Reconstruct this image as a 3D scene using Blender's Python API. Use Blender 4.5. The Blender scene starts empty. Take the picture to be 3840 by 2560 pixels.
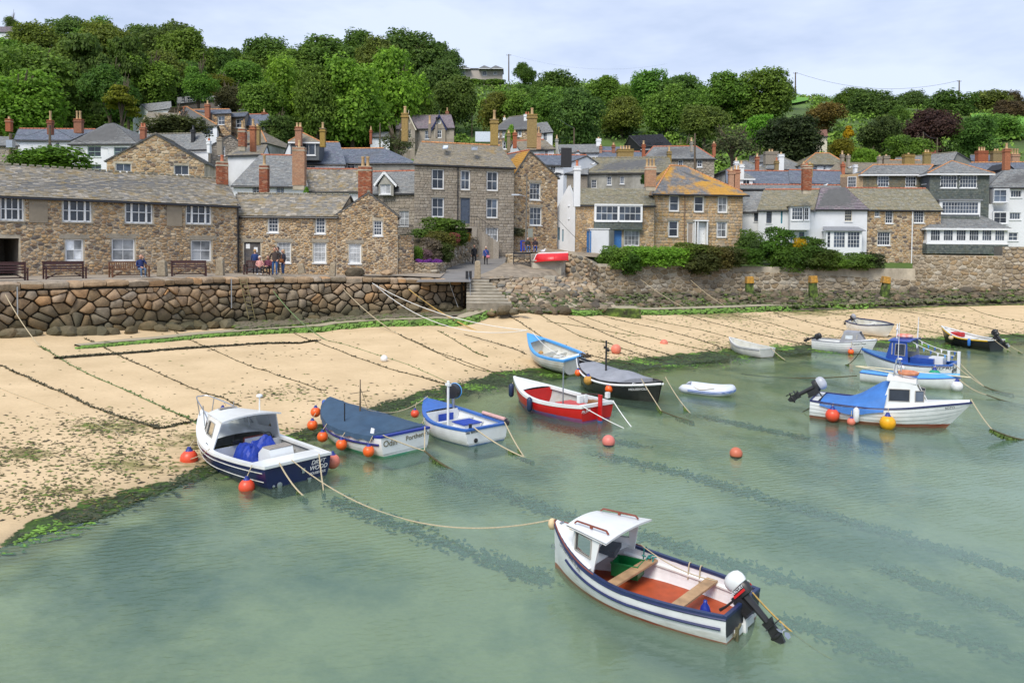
import bpy,bmesh,math,random
from math import sin,cos,pi,radians as rad,sqrt,atan2
from mathutils import Vector,Matrix,noise
import numpy as np
V=Vector
SC=bpy.context.scene
COL=SC.collection
# ------------------------------------------------ camera

CAM_H,FPX=6.0,2880.0
PITCH,ROLL=rad(1.8),rad(0.5)
PPX,PPY=1920.0,1015.5
cd=bpy.data.cameras.new('camera');cam=bpy.data.objects.new('camera',cd);COL.objects.link(cam)
cd.sensor_width=36.0;cd.lens=27.0;cd.shift_y=-(1280-PPY)/3840;cd.clip_start=.1;cd.clip_end=3000
CM=Matrix.Translation((0,0,CAM_H))@Matrix.Rotation(pi/2-PITCH,4,'X')@Matrix.Rotation(ROLL,4,'Z')
cam.matrix_world=CM;SC.camera=cam
C3=CM.to_3x3()
# ------------------------------------------------ sky

SUN_EL,SUN_AZ=rad(50),rad(205)
w=bpy.data.worlds.new("World");SC.world=w;w.use_nodes=True
nt=w.node_tree;nt.nodes.clear();N=nt.nodes.new;L=nt.links.new
out=N('ShaderNodeOutputWorld');bg=N('ShaderNodeBackground');bg.inputs[1].default_value=.115
sky=N('ShaderNodeTexSky');sky.sky_type='NISHITA';sky.sun_disc=False
sky.sun_elevation=SUN_EL;sky.sun_rotation=SUN_AZ;sky.dust_density=2
tc=N('ShaderNodeTexCoord');mp=N('ShaderNodeMapping');mp.inputs['Scale'].default_value=(1,1,3.2)
n1=N('ShaderNodeTexNoise');n1.inputs['Scale'].default_value=1.7;n1.inputs['Detail'].default_value=6;n1.inputs['Roughness'].default_value=.58
L(tc.outputs['Generated'],mp.inputs[0]);L(mp.outputs[0],n1.inputs[0])
cr=N('ShaderNodeValToRGB');cr.color_ramp.elements[0].position=.40;cr.color_ramp.elements[1].position=.62
cr.color_ramp.elements[0].color=(3.1,3.8,5.3,1);cr.color_ramp.elements[1].color=(5.0,5.6,6.9,1)
L(n1.outputs[0],cr.inputs[0])
mx=N('ShaderNodeMix');mx.data_type='RGBA';mx.inputs[0].default_value=.9
L(sky.outputs[0],mx.inputs[6]);L(cr.outputs[0],mx.inputs[7]);L(mx.outputs[2],bg.inputs[0]);L(bg.outputs[0],out.inputs[0])
sl=bpy.data.lights.new('sun','SUN');sl.energy=2.3;sl.angle=rad(26);sl.color=(1,.94,.84)
so=bpy.data.objects.new('sun',sl);COL.objects.link(so)
sd=V((sin(SUN_AZ)*cos(SUN_EL),cos(SUN_AZ)*cos(SUN_EL),sin(SUN_EL)))
so.rotation_euler=sd.to_track_quat('Z','Y').to_euler();so.location=(0,-20,60)
vs=SC.view_settings;vs.view_transform='Standard';vs.look='None';vs.exposure=0.54;vs.gamma=1;vs.use_curve_mapping=False
SC.cycles.use_denoising=True;SC.cycles.max_bounces=6;SC.cycles.diffuse_bounces=3;SC.cycles.glossy_bounces=3;SC.cycles.transparent_max_bounces=8
SC.cycles.caustics_reflective=False;SC.cycles.caustics_refractive=False
# ------------------------------------------------ helpers

R=random.Random(7)
def ray(px,py):return C3@V(((px-PPX)/FPX,-(py-PPY)/FPX,-1))
def P(px,py,Y):
	d=ray(px,py);t=Y/d.y;return V((d.x*t,Y,CAM_H+d.z*t))
def G(px,py,z=0.0):
	d=ray(px,py);t=(z-CAM_H)/d.z;return V((d.x*t,d.y*t,z))
def lerp(a,b,t):return a+(b-a)*t
def interp(x,xs,ys):return float(np.interp(x,xs,ys))
def tag(o,label=None,cat=None,group=None,kind=None):
	if label:o['label']=label
	if cat:o['category']=cat
	if group:o['group']=group
	if kind:o['kind']=kind
	return o
def empty(name,loc,label,cat,group=None,rz=0):
	o=bpy.data.objects.new(name,None);COL.objects.link(o);o.location=loc;o.rotation_euler=(0,0,rz);o.empty_display_size=.2
	return tag(o,label,cat,group)
def origin(o):
	p=V((0,0,0))
	while o is not None:p+=V(o.location);o=o.parent
	return p
def copy_tree(o,parent=None):
	c=o.copy();COL.objects.link(c);c.parent=parent
	for ch in list(o.children):copy_tree(ch,c)
	return c
class MB:
	def __init__(s):s.v=[];s.f=[];s.m=[]
	def add(s,vs,fs,m=0):
		b=len(s.v);s.v+=[tuple(p)for p in vs]
		for f in fs:s.f.append([i+b for i in f]);s.m.append(m)
	def box(s,c,size,rot=None,m=0,taper=1.0):
		x,y,z=[a/2 for a in size];c=V(c)
		vs=[V((sx*x*(taper if sz>0 else 1),sy*y*(taper if sz>0 else 1),sz*z))for sz in(-1,1)for sy in(-1,1)for sx in(-1,1)]
		if rot is not None:vs=[rot@p for p in vs]
		s.add([p+c for p in vs],[(0,2,3,1),(4,5,7,6),(0,1,5,4),(2,6,7,3),(0,4,6,2),(1,3,7,5)],m)
	def bar(s,a,b,w,h,m=0,up=V((0,0,1))):
		a,b=V(a),V(b);d=(b-a);l=d.length
		if l<1e-6:return
		d/=l;sx=d.cross(up)
		if sx.length<1e-3:sx=d.cross(V((1,0,0)))
		sx.normalize();uz=sx.cross(d)
		s.box((a+b)/2,(w,l,h),Matrix((sx,d,uz)).transposed(),m)
	def quad(s,a,b,c,d,m=0):s.add([a,b,c,d],[(0,1,2,3)],m)
	def poly(s,pts,m=0):s.add(pts,[tuple(range(len(pts)))],m)
	def tube(s,pts,r,n=6,m=0,cap=True,rs=None):
		pts=[V(p)for p in pts];vs=[];fs=[]
		prev=None
		for i,p in enumerate(pts):
			d=(pts[min(i+1,len(pts)-1)]-pts[max(i-1,0)])
			if d.length<1e-7:d=V((0,0,1))
			d.normalize()
			if prev is None:
				a=d.cross(V((0,0,1)))
				if a.length<.05:a=d.cross(V((1,0,0)))
			else:a=prev-d*prev.dot(d)
			a.normalize();prev=a;b=d.cross(a);rr=rs[i]if rs else r
			for k in range(n):
				t=2*pi*k/n;vs.append(p+a*cos(t)*rr+b*sin(t)*rr)
		for i in range(len(pts)-1):
			for k in range(n):
				k2=(k+1)%n;fs.append((i*n+k,i*n+k2,(i+1)*n+k2,(i+1)*n+k))
		if cap:fs.append(tuple(range(n))[::-1]);fs.append(tuple((len(pts)-1)*n+k for k in range(n)))
		s.add(vs,fs,m)
	def lathe(s,prof,c=(0,0,0),n=12,m=0,rot=None,sx=1,sy=1):
		c=V(c);vs=[];fs=[]
		for r,z in prof:
			for k in range(n):
				t=2*pi*k/n;p=V((r*cos(t)*sx,r*sin(t)*sy,z));vs.append((rot@p if rot is not None else p)+c)
		for i in range(len(prof)-1):
			for k in range(n):
				k2=(k+1)%n;fs.append((i*n+k,i*n+k2,(i+1)*n+k2,(i+1)*n+k))
		fs.append(tuple(range(n))[::-1]);fs.append(tuple((len(prof)-1)*n+k for k in range(n)))
		s.add(vs,fs,m)
	def ball(s,c,r,n=12,m=0,sc=(1,1,1),rot=None):
		k=max(5,n//2);prof=[(max(1e-4,sin(pi*i/k)),-cos(pi*i/k))for i in range(k+1)]
		c=V(c);vs=[];fs=[]
		for pr,pz in prof:
			for j in range(n):
				t=2*pi*j/n;p=V((pr*cos(t)*r*sc[0],pr*sin(t)*r*sc[1],pz*r*sc[2]));vs.append((rot@p if rot is not None else p)+c)
		for i in range(k):
			for j in range(n):
				j2=(j+1)%n;fs.append((i*n+j,i*n+j2,(i+1)*n+j2,(i+1)*n+j))
		s.add(vs,fs,m)
	def build(s,name,mats,parent=None,smooth=False,local=False,loc=None,bev=0):
		if not isinstance(mats,(list,tuple)):mats=[mats]
		off=V((0,0,0))
		if loc is not None:off=V(loc)
		if parent is not None and not local:off=origin(parent)
		vs=np.array(s.v,dtype=np.float32).reshape(-1,3)
		if not local:vs=vs-np.array(off,dtype=np.float32)
		me=bpy.data.meshes.new(name);me.from_pydata(vs.tolist(),[],s.f)
		for m in mats:me.materials.append(m)
		if len(mats)>1:me.polygons.foreach_set('material_index',s.m)
		if smooth:
			me.polygons.foreach_set('use_smooth',[True]*len(s.f))
			if smooth!='full':
				try:me.set_sharp_from_angle(angle=rad(40))
				except Exception:pass
		me.update()
		o=bpy.data.objects.new(name,me);COL.objects.link(o)
		if parent is not None:o.parent=parent
		elif loc is not None:o.location=loc
		if bev:
			b=o.modifiers.new('b','BEVEL');b.width=bev;b.segments=2;b.limit_method='ANGLE'
		return o
def arc(n,a0,a1):return[lerp(a0,a1,i/(n-1))for i in range(n)]
def catmull(pts,n=8):
	pts=[V(p)for p in pts]
	if len(pts)<3:return[lerp(pts[0],pts[-1],i/n)for i in range(n+1)]
	q=[2*pts[0]-pts[1]]+pts+[2*pts[-1]-pts[-2]];o=[]
	for i in range(1,len(q)-2):
		a,b,c,d=q[i-1:i+3]
		for k in range(n):
			t=k/n;o.append(.5*((2*b)+(c-a)*t+(2*a-5*b+4*c-d)*t*t+(3*b-a-3*c+d)*t**3))
	o.append(pts[-1]);return o
# ------------------------------------------------ materials

MATS={}
def _new(name):
	m=bpy.data.materials.new(name);m.use_nodes=True;nt=m.node_tree
	return m,nt,nt.nodes.new,nt.links.new,nt.nodes['Principled BSDF']
def noise_node(nt,scale,detail=4,rough=.55,coord='Object',stretch=(1,1,1),world=False):
	N=nt.nodes.new;L=nt.links.new
	if world:g=N('ShaderNodeNewGeometry');src=g.outputs['Position']
	else:g=N('ShaderNodeTexCoord');src=g.outputs[coord]
	mp=N('ShaderNodeMapping');mp.inputs['Scale'].default_value=stretch
	n=N('ShaderNodeTexNoise');n.inputs['Scale'].default_value=scale;n.inputs['Detail'].default_value=detail;n.inputs['Roughness'].default_value=rough
	L(src,mp.inputs[0]);L(mp.outputs[0],n.inputs[0]);return n
def ramp(nt,src,stops,interp='LINEAR'):
	r=nt.nodes.new('ShaderNodeValToRGB');cr=r.color_ramp;cr.interpolation=interp
	while len(cr.elements)<len(stops):cr.elements.new(.5)
	for e,(p,c)in zip(cr.elements,stops):
		e.position=p;e.color=(c[0],c[1],c[2],1)if isinstance(c,(tuple,list))else(c,c,c,1)
	nt.links.new(src,r.inputs[0]);return r
def mixc(nt,fac,a,b,blend='MIX'):
	m=nt.nodes.new('ShaderNodeMix');m.data_type='RGBA';m.blend_type=blend
	for i,x in((0,fac),(6,a),(7,b)):
		if isinstance(x,(int,float)):m.inputs[i].default_value=x
		elif isinstance(x,tuple):m.inputs[i].default_value=(*x[:3],1)
		else:nt.links.new(x,m.inputs[i])
	return m.outputs[2]
def bump(nt,b,src,strength=.3,dist=.02):
	n=nt.nodes.new('ShaderNodeBump');n.inputs['Strength'].default_value=strength;n.inputs['Distance'].default_value=dist
	nt.links.new(src,n.inputs['Height']);nt.links.new(n.outputs[0],b.inputs['Normal'])
def mat(name,col,rough=.6,metal=0,var=.12,scale=6,dirt=None,bmp=0,spec=.5,coat=0,world=False,objcol=False):
	"""painted / plain surfaces with soft wear"""
	if name in MATS:return MATS[name]
	m,nt,N,L,b=_new(name)
	b.inputs['Roughness'].default_value=rough;b.inputs['Metallic'].default_value=metal
	b.inputs['Specular IOR Level'].default_value=spec;b.inputs['Coat Weight'].default_value=coat
	n=noise_node(nt,scale,world=world)
	base=tuple(col[:3])
	if objcol:
		oi=N('ShaderNodeObjectInfo');base=oi.outputs['Color']
	r=ramp(nt,n.outputs[0],[(.3,1-var),(.7,1+var)])
	c=mixc(nt,1.0,base,r.outputs[0],'MULTIPLY')
	if dirt:
		n2=noise_node(nt,scale*.4,6,.7,stretch=(1,1,.5),world=world);r2=ramp(nt,n2.outputs[0],[(.45,0.0),(.7,dirt[1])])
		c=mixc(nt,r2.outputs[0],c,dirt[0])
	L(c,b.inputs['Base Color'])
	if bmp:bump(nt,b,noise_node(nt,scale*4,world=world).outputs[0],bmp)
	MATS[name]=m;m['col']=list(col[:3]);m['rough']=rough;return m
def stone_mat(name,pal,rough=.85,fine=9,lichen=None,low=None,bmp=.5):
	"""every separate piece takes its own shade from the palette"""
	if name in MATS:return MATS[name]
	m,nt,N,L,b=_new(name);b.inputs['Roughness'].default_value=rough;b.inputs['Specular IOR Level'].default_value=.25
	g=N('ShaderNodeNewGeometry');oi=N('ShaderNodeObjectInfo')
	a=N('ShaderNodeMath');a.operation='ADD';L(g.outputs['Random Per Island'],a.inputs[0]);L(oi.outputs['Random'],a.inputs[1])
	fr=N('ShaderNodeMath');fr.operation='FRACT';L(a.outputs[0],fr.inputs[0])
	k=len(pal);r=ramp(nt,fr.outputs[0],[((i+.5)/k,c)for i,c in enumerate(pal)])
	n=noise_node(nt,fine,6,.65,world=True);r2=ramp(nt,n.outputs[0],[(.3,.68),(.7,1.25)])
	c=mixc(nt,1.0,r.outputs[0],r2.outputs[0],'MULTIPLY')
	if lichen:
		n3=noise_node(nt,lichen[2],7,.7,world=True);r3=ramp(nt,n3.outputs[0],[(lichen[1],0.0),(lichen[1]+.12,.85)])
		c=mixc(nt,r3.outputs[0],c,lichen[0])
	if low:
		sp=N('ShaderNodeSeparateXYZ');L(g.outputs['Position'],sp.inputs[0])
		n4=noise_node(nt,1.2,4,world=True)
		ma=N('ShaderNodeMath');ma.operation='MULTIPLY_ADD';L(n4.outputs[0],ma.inputs[0]);ma.inputs[1].default_value=1.4;L(sp.outputs[2],ma.inputs[2])
		mr=N('ShaderNodeMapRange');L(ma.outputs[0],mr.inputs[0]);mr.inputs[1].default_value=low[1]+.7;mr.inputs[2].default_value=low[2]+.7;mr.inputs[3].default_value=low[3];mr.inputs[4].default_value=0
		c=mixc(nt,mr.outputs[0],c,low[0])
	L(c,b.inputs['Base Color'])
	if bmp:bump(nt,b,noise_node(nt,fine*3,5,.7,world=True).outputs[0],bmp,.03)
	MATS[name]=m;return m
def glass_mat(name,col=(.03,.04,.05),rough=.06):
	if name in MATS:return MATS[name]
	m,nt,N,L,b=_new(name)
	n=noise_node(nt,.9,3,world=True);r=ramp(nt,n.outputs[0],[(.35,tuple(c*.5 for c in col)),(.65,tuple(c*1.8 for c in col))]);oi=N('ShaderNodeObjectInfo');ro_=ramp(nt,oi.outputs['Random'],[(0,.45),(.6,1.0),(.85,1.6),(1,2.4)]);L(mixc(nt,1.0,r.outputs[0],ro_.outputs[0],'MULTIPLY'),b.inputs['Base Color'])
	b.inputs['Roughness'].default_value=rough;b.inputs['Specular IOR Level'].default_value=.6
	bump(nt,b,noise_node(nt,.8,2,world=True).outputs[0],.06,.05);MATS[name]=m;return m
def foliage_mat(name='foliage'):
	if name in MATS:return MATS[name]
	m,nt,N,L,b=_new(name);b.inputs['Roughness'].default_value=.65;b.inputs['Specular IOR Level'].default_value=.25
	oi=N('ShaderNodeObjectInfo');g=N('ShaderNodeNewGeometry')
	r=ramp(nt,g.outputs['Random Per Island'],[(0,(.74,.74,.65)),(.6,(1.05,1.05,1)),(1,(1.6,1.55,1.25))])
	n=noise_node(nt,.55,4,.6,world=True);r2=ramp(nt,n.outputs[0],[(.3,(.74,.78,.78)),(.7,(1.3,1.25,.9))])
	c=mixc(nt,1.0,oi.outputs['Color'],r.outputs[0],'MULTIPLY');c=mixc(nt,1.0,c,r2.outputs[0],'MULTIPLY')
	L(c,b.inputs['Base Color'])
	tr=N('ShaderNodeBsdfTranslucent');L(c,tr.inputs[0]);ms=N('ShaderNodeMixShader');ms.inputs[0].default_value=.42
	o=nt.nodes['Material Output'];L(b.outputs[0],ms.inputs[1]);L(tr.outputs[0],ms.inputs[2]);L(ms.outputs[0],o.inputs[0])
	MATS[name]=m;return m
WHITE=mat('white_paint',(.78,.79,.80),.45,var=.05,scale=5)
CREAM=mat('cream_paint',(.62,.57,.45),.5,var=.08)
BLACKP=mat('black_paint',(.02,.02,.022),.4,var=.2)
NAVY=mat('navy_paint',(.012,.02,.09),.35,var=.2)
GLASS=glass_mat('dark_glass',(.035,.045,.06))
NET=glass_mat('curtained_glass',(.30,.31,.32),.15)
LEAF=foliage_mat()
BARK=mat('bark',(.12,.09,.06),.9,var=.3,scale=3,bmp=.4)
METAL=mat('galvanised_metal',(.5,.52,.54),.35,1,var=.1)
DARKWOOD=mat('dark_wood',(.055,.018,.016),.55,var=.25,scale=8)
TEAK=mat('teak_wood',(.16,.07,.035),.6,var=.3,scale=8)
TERRA=mat('terracotta',(.42,.14,.07),.8,var=.2,scale=4)
POTC=mat('buff_clay',(.50,.34,.18),.8,var=.2,scale=4)
RENDERW=mat('white_render',(.74,.76,.79),.8,var=.05,scale=.7,dirt=((.42,.42,.4),.35),bmp=.35,world=True)
SLATEB=mat('slate_edge',(.09,.10,.11),.7,var=.2,world=True,scale=2)
GUTTER=mat('black_gutter',(.02,.02,.025),.4)
RIDGER=mat('red_ridge_tile',(.46,.16,.09),.85,var=.2,scale=3,world=True)
RIDGEO=mat('orange_ridge_tile',(.55,.25,.10),.85,var=.25,scale=2,world=True)
RIDGEG=mat('grey_ridge_tile',(.22,.20,.15),.85,var=.25,scale=2,world=True)
CONC=mat('concrete',(.44,.40,.33),.9,var=.2,scale=1.5,dirt=((.12,.11,.07),.7),bmp=.4,world=True)
MORTAR=mat('lime_mortar',(.50,.44,.34),.95,var=.2,scale=1.2,dirt=((.19,.16,.12),.8),bmp=.5,world=True)
MORTARG=mat('grey_mortar',(.25,.22,.185),.95,var=.2,scale=1.2,bmp=.5,world=True)
DARKJ=mat('dark_joint',(.07,.058,.042),.95,var=.3,scale=2,world=True)
ROPEM=mat('pale_rope',(.48,.40,.26),.8,var=.2,scale=30)
ROPEW=mat('white_rope',(.75,.75,.72),.7,var=.1,scale=30)
ROPEG=mat('weedy_rope',(.085,.075,.035),.9,var=.4,scale=12)
ROPEGR=mat('green_rope',(.13,.20,.08),.8,var=.3,scale=12)
ROPEY=mat('yellow_rope',(.50,.33,.10),.8,var=.2,scale=20)
BUOYR=mat('orange_red_vinyl',(.80,.07,.025),.38,var=.1,scale=3,dirt=((.45,.12,.06),.5))
BUOYP=mat('faded_pink_vinyl',(.78,.20,.13),.5,var=.15,scale=4,dirt=((.45,.18,.12),.7))
# ================================================ GROUND

_sh=[(-900,2500),(0,2050),(350,1955),(700,1810),(1180,1640),(1550,1520),(1900,1440),(2300,1395),(2720,1345),(3000,1325),(3400,1298),(3840,1280),(4400,1262)]
SHP=[G(a,b,0)for a,b in _sh];SHX=[p.x for p in SHP];SHY=[p.y for p in SHP]
_ft=[(-500,1262,34),(0,1255,37.2),(800,1228,45.6),(1250,1222,50),(1560,1225,48),(1760,1222,46.4),(1950,1208,47.5),(2300,1190,55),(3000,1172,66),(3840,1150,68),(4400,1135,70)]
KX,KK=[],[]
for a,b,Y in _ft:
	p=P(a,b,Y);KX.append(p.x);KK.append(p.z/(Y-interp(p.x,SHX,SHY)))
def sandz(x,y):
	s=y-interp(x,SHX,SHY)
	if s>0:z=s*interp(x,KX,KK)
	else:z=max(-1.5,s*.055)
	return z+.035*noise.noise((x*.35,y*.35,0))*min(1,abs(s)*.3)
def GG(px,py,dz=0.0):
	"""where the line of sight meets the beach"""
	d=ray(px,py);p=G(px,py,.4)
	for _ in range(14):
		t=(sandz(p.x,p.y)+dz-CAM_H)/d.z;p=V((d.x*t,d.y*t,CAM_H+d.z*t))
	return p
def terrain_mesh(name,xs,ys,zf,m,smooth=True):
	mb=MB();nx,ny=len(xs),len(ys)
	mb.v=[(x,y,zf(x,y))for y in ys for x in xs]
	mb.f=[(j*nx+i,j*nx+i+1,(j+1)*nx+i+1,(j+1)*nx+i)for j in range(ny-1)for i in range(nx-1)];mb.m=[0]*len(mb.f)
	o=mb.build(name,m,smooth='full');return o
def sand_mat():
	m,nt,N,L,b=_new('sand');b.inputs['Roughness'].default_value=.9;b.inputs['Specular IOR Level'].default_value=.2
	g=N('ShaderNodeNewGeometry');at=N('ShaderNodeAttribute');at.attribute_name='shore';sep=N('ShaderNodeSeparateColor');L(at.outputs['Color'],sep.inputs[0])
	n=noise_node(nt,.5,6,.6,world=True);c=ramp(nt,n.outputs[0],[(.3,(.545,.405,.235)),(.7,(.67,.505,.305))]).outputs[0]
	nf=noise_node(nt,9,6,.8,stretch=(.7,1.4,1),world=True);rf=ramp(nt,nf.outputs[0],[(.3,.88),(.55,1.04)]);c=mixc(nt,1,c,rf.outputs[0],'MULTIPLY')
	nw=noise_node(nt,1.1,9,.75,stretch=(.8,1.6,1),world=True)
	a=N('ShaderNodeMath');a.operation='ADD';L(nw.outputs[0],a.inputs[0]);L(sep.outputs[0],a.inputs[1])
	rw=ramp(nt,a.outputs[0],[(.86,0.0),(1.12,.8)]);n5=noise_node(nt,2.3,5,world=True)
	weed=ramp(nt,n5.outputs[0],[(.35,(.10,.085,.03)),(.6,(.16,.17,.04)),(.75,(.22,.26,.05))])
	c=mixc(nt,rw.outputs[0],c,weed.outputs[0])
	nb=noise_node(nt,.9,8,.7,world=True);ab=N('ShaderNodeMath');ab.operation='ADD';L(nb.outputs[0],ab.inputs[0]);L(sep.outputs[1],ab.inputs[1])
	rb=ramp(nt,ab.outputs[0],[(.95,0.0),(1.1,1.0)]);n6=noise_node(nt,1.6,8,.75,world=True)
	gw=ramp(nt,n6.outputs[0],[(.36,(.022,.03,.012)),(.5,(.05,.085,.018)),(.62,(.09,.19,.02)),(.75,(.12,.10,.04))])
	c=mixc(nt,rb.outputs[0],c,gw.outputs[0])
	nu=noise_node(nt,.17,6,.62,world=True);ru=ramp(nt,nu.outputs[0],[(.46,0.0),(.60,.85)]);ubm=N('ShaderNodeMath');ubm.operation='MULTIPLY';L(ru.outputs[0],ubm.inputs[0]);L(sep.outputs[2],ubm.inputs[1])
	c=mixc(nt,ubm.outputs[0],c,(.025,.085,.06))
	rwt=ramp(nt,at.outputs['Alpha'],[(0,1.0),(1,.6)]);c=mixc(nt,1.0,c,rwt.outputs[0],'MULTIPLY');rr2=ramp(nt,at.outputs['Alpha'],[(.3,.9),(1,.35)]);L(rr2.outputs[0],b.inputs['Roughness'])
	L(c,b.inputs['Base Color']);bump(nt,b,nf.outputs[0],.5,.03);return m
XS=list(np.arange(-60,70.1,.55));YS=list(np.arange(-14,80.1,.55))
beach=terrain_mesh('beach',XS,YS,sandz,sand_mat());tag(beach,kind='structure')
ca=beach.data.color_attributes.new('shore','FLOAT_COLOR','POINT');cols=[]
LIT=[(760,1650,330,.52),(420,1600,300,.50),(80,1700,260,.52),(500,1740,420,.46),(250,1830,300,.44),(1150,1480,260,.30),(1750,1490,220,.22),(1050,1330,150,.1),(2350,1330,260,.30),(2700,1290,260,.36),(2480,1345,240,.28),(2940,1250,300,.34),(3150,1262,150,.38),(3400,1245,260,.38),(3500,1220,300,.25),(3700,1215,200,.2),(2650,1178,330,.5),(3000,1172,420,.5),(3400,1158,300,.42),(2350,1190,140,.3),(2080,1400,200,.2),(3780,1240,200,.36),(60,1900,160,.3),(1350,1530,200,.25)]
LITW=[]
for a,b_,r_,s_ in LIT:
	p=GG(a,b_);q=GG(a+r_,b_);LITW.append((p.x,p.y,abs(q.x-p.x),s_))
def litter(x,y):
	v=0
	for lx,ly,lr,s in LITW:
		d=((x-lx)/lr)**2+((y-ly)/(lr*.62))**2
		v=max(v,s*math.exp(-d*1.1))
	return v
for p in beach.data.vertices:
	x,y,z=p.co;s=y-interp(x,SHX,SHY)
	band=max(0,1-abs(s-.9)/interp(x,[-15,-8,0,14,30],[2.3,2.2,2.6,3.4,3.6]))*.85
	cols+=[min(.7,litter(x,y)*(1 if s>0 else .4)+.02),min(.75,band*1.1),1.0 if s<-2 else 0.0,max(0,min(1,1-(s-.5)/3.2))if s>-1.5 else 0]
ca.data.foreach_set('color',cols)
# ================================================ WATER

def water_mat():
	m,nt,N,L,b=_new('sea_water');nt.nodes.remove(b);o=nt.nodes['Material Output']
	n1=noise_node(nt,4.2,5,.6,stretch=(.7,1.8,1),world=True);n2=noise_node(nt,.35,3,world=True)
	wv=N('ShaderNodeTexWave');wv.wave_type='BANDS';wv.inputs['Scale'].default_value=1.7;wv.inputs['Distortion'].default_value=7;wv.inputs['Detail'].default_value=3;wv.inputs['Detail Scale'].default_value=1.6
	g=N('ShaderNodeNewGeometry');mp=N('ShaderNodeMapping');mp.inputs['Rotation'].default_value=(0,0,rad(70));L(g.outputs['Position'],mp.inputs[0]);L(mp.outputs[0],wv.inputs[0])
	am=ramp(nt,n2.outputs[0],[(.38,.25),(.62,1.0)])
	ad=N('ShaderNodeMath');ad.operation='MULTIPLY_ADD';L(wv.outputs['Fac'],ad.inputs[0]);ad.inputs[1].default_value=.28;L(n1.outputs[0],ad.inputs[2])
	ml=N('ShaderNodeMath');ml.operation='MULTIPLY';L(ad.outputs[0],ml.inputs[0]);L(am.outputs[0],ml.inputs[1])
	bp=N('ShaderNodeBump');bp.inputs['Strength'].default_value=.22;bp.inputs['Distance'].default_value=.065;L(ml.outputs[0],bp.inputs['Height'])
	tr=N('ShaderNodeBsdfTransparent');tr.inputs[0].default_value=(.70,.91,.79,1)
	df=N('ShaderNodeBsdfDiffuse');df.inputs[0].default_value=(.25,.375,.275,1);L(bp.outputs[0],df.inputs['Normal'])
	gl=N('ShaderNodeBsdfGlossy');gl.inputs['Roughness'].default_value=.03;L(bp.outputs[0],gl.inputs['Normal']);gl.inputs[0].default_value=(.86,.96,.95,1)
	fr=N('ShaderNodeFresnel');fr.inputs[0].default_value=1.4;L(bp.outputs[0],fr.inputs['Normal'])
	at=N('ShaderNodeAttribute');at.attribute_name='depth';dp=ramp(nt,at.outputs['Fac'],[(0,.02),(.25,.17),(1,.36)])
	s1=N('ShaderNodeMixShader');L(dp.outputs[0],s1.inputs[0]);L(tr.outputs[0],s1.inputs[1]);L(df.outputs[0],s1.inputs[2])
	s2=N('ShaderNodeMixShader');L(fr.outputs[0],s2.inputs[0]);L(s1.outputs[0],s2.inputs[1]);L(gl.outputs[0],s2.inputs[2]);L(s2.outputs[0],o.inputs[0]);return m
wx=list(np.arange(-60,90.1,1.0));wy=list(np.arange(-14,74.1,1.0))
water=terrain_mesh('water',wx,wy,lambda x,y:0.0,water_mat());tag(water,kind='structure')
wa=water.data.attributes.new('depth','FLOAT','POINT')
wa.data.foreach_set('value',[min(1.0,max(0,-sandz(p.co.x,p.co.y))/1.3)for p in water.data.vertices])
# ================================================ HILL

HX=[-600,0,500,900,1300,1700,1900,2400,2800,3200,3840,4500]
HPY=[165,180,195,262,235,305,322,322,352,376,392,400]
def sky_z(px):
	yh=908+.0088*px;return CAM_H+(yh-interp(px,HX,HPY))*260/FPX
def hillz(x,y):
	px=1920+x/y*FPX
	L_=interp(px,[1200,1700,2100],[1,.5,0])
	zs=sky_z(px)
	knots=[50,58,68,80,95,130,180,260,300,420]
	lo=[3.6,3.9,4.6,6.5,11,19.5,lerp(19.5,zs,.46),zs,zs+2,zs+3]
	if L_<.75:lo[0]=lo[1]=lo[2]=-.5;lo[3]=3.6;lo[4]=9.5
	z=interp(y,knots,lo)
	if y>100:z+=1.2*noise.noise((x*.03,y*.03,3))
	return z
hm=mat('hill_grass',(.075,.13,.022),.95,var=.55,scale=.12,dirt=((.045,.06,.02),.8),world=True)
hxs=list(np.arange(-300,301,4.0));hys=[60,64,68,72,76,80]+list(np.arange(84,440,6))
mb=MB();cols_=np.arange(-1100,4960,60);nx=len(cols_)
for y in hys:
	for c in cols_:
		x=(c-1920)/FPX*y;mb.v.append((x,y,hillz(x,y)))
mb.f=[(j*nx+i,j*nx+i+1,(j+1)*nx+i+1,(j+1)*nx+i)for j in range(len(hys)-1)for i in range(nx-1)];mb.m=[0]*len(mb.f)
b0=len(mb.v);
for i in range(nx):x,y,z=mb.v[(len(hys)-1)*nx+i];mb.v.append((x*2.6,y*2.6,-3))
for i in range(nx-1):mb.f.append(((len(hys)-1)*nx+i,(len(hys)-1)*nx+i+1,b0+i+1,b0+i));mb.m.append(0)
hill=mb.build('hillside',hm,smooth='full');tag(hill,kind='structure')
mb=MB();mb.quad((-1600,-400,-3.2),(1600,-400,-3.2),(1600,1500,-3.2),(-1600,1500,-3.2))
tag(mb.build('ground',hm),kind='structure')
# ================================================ STONEWORK

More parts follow.
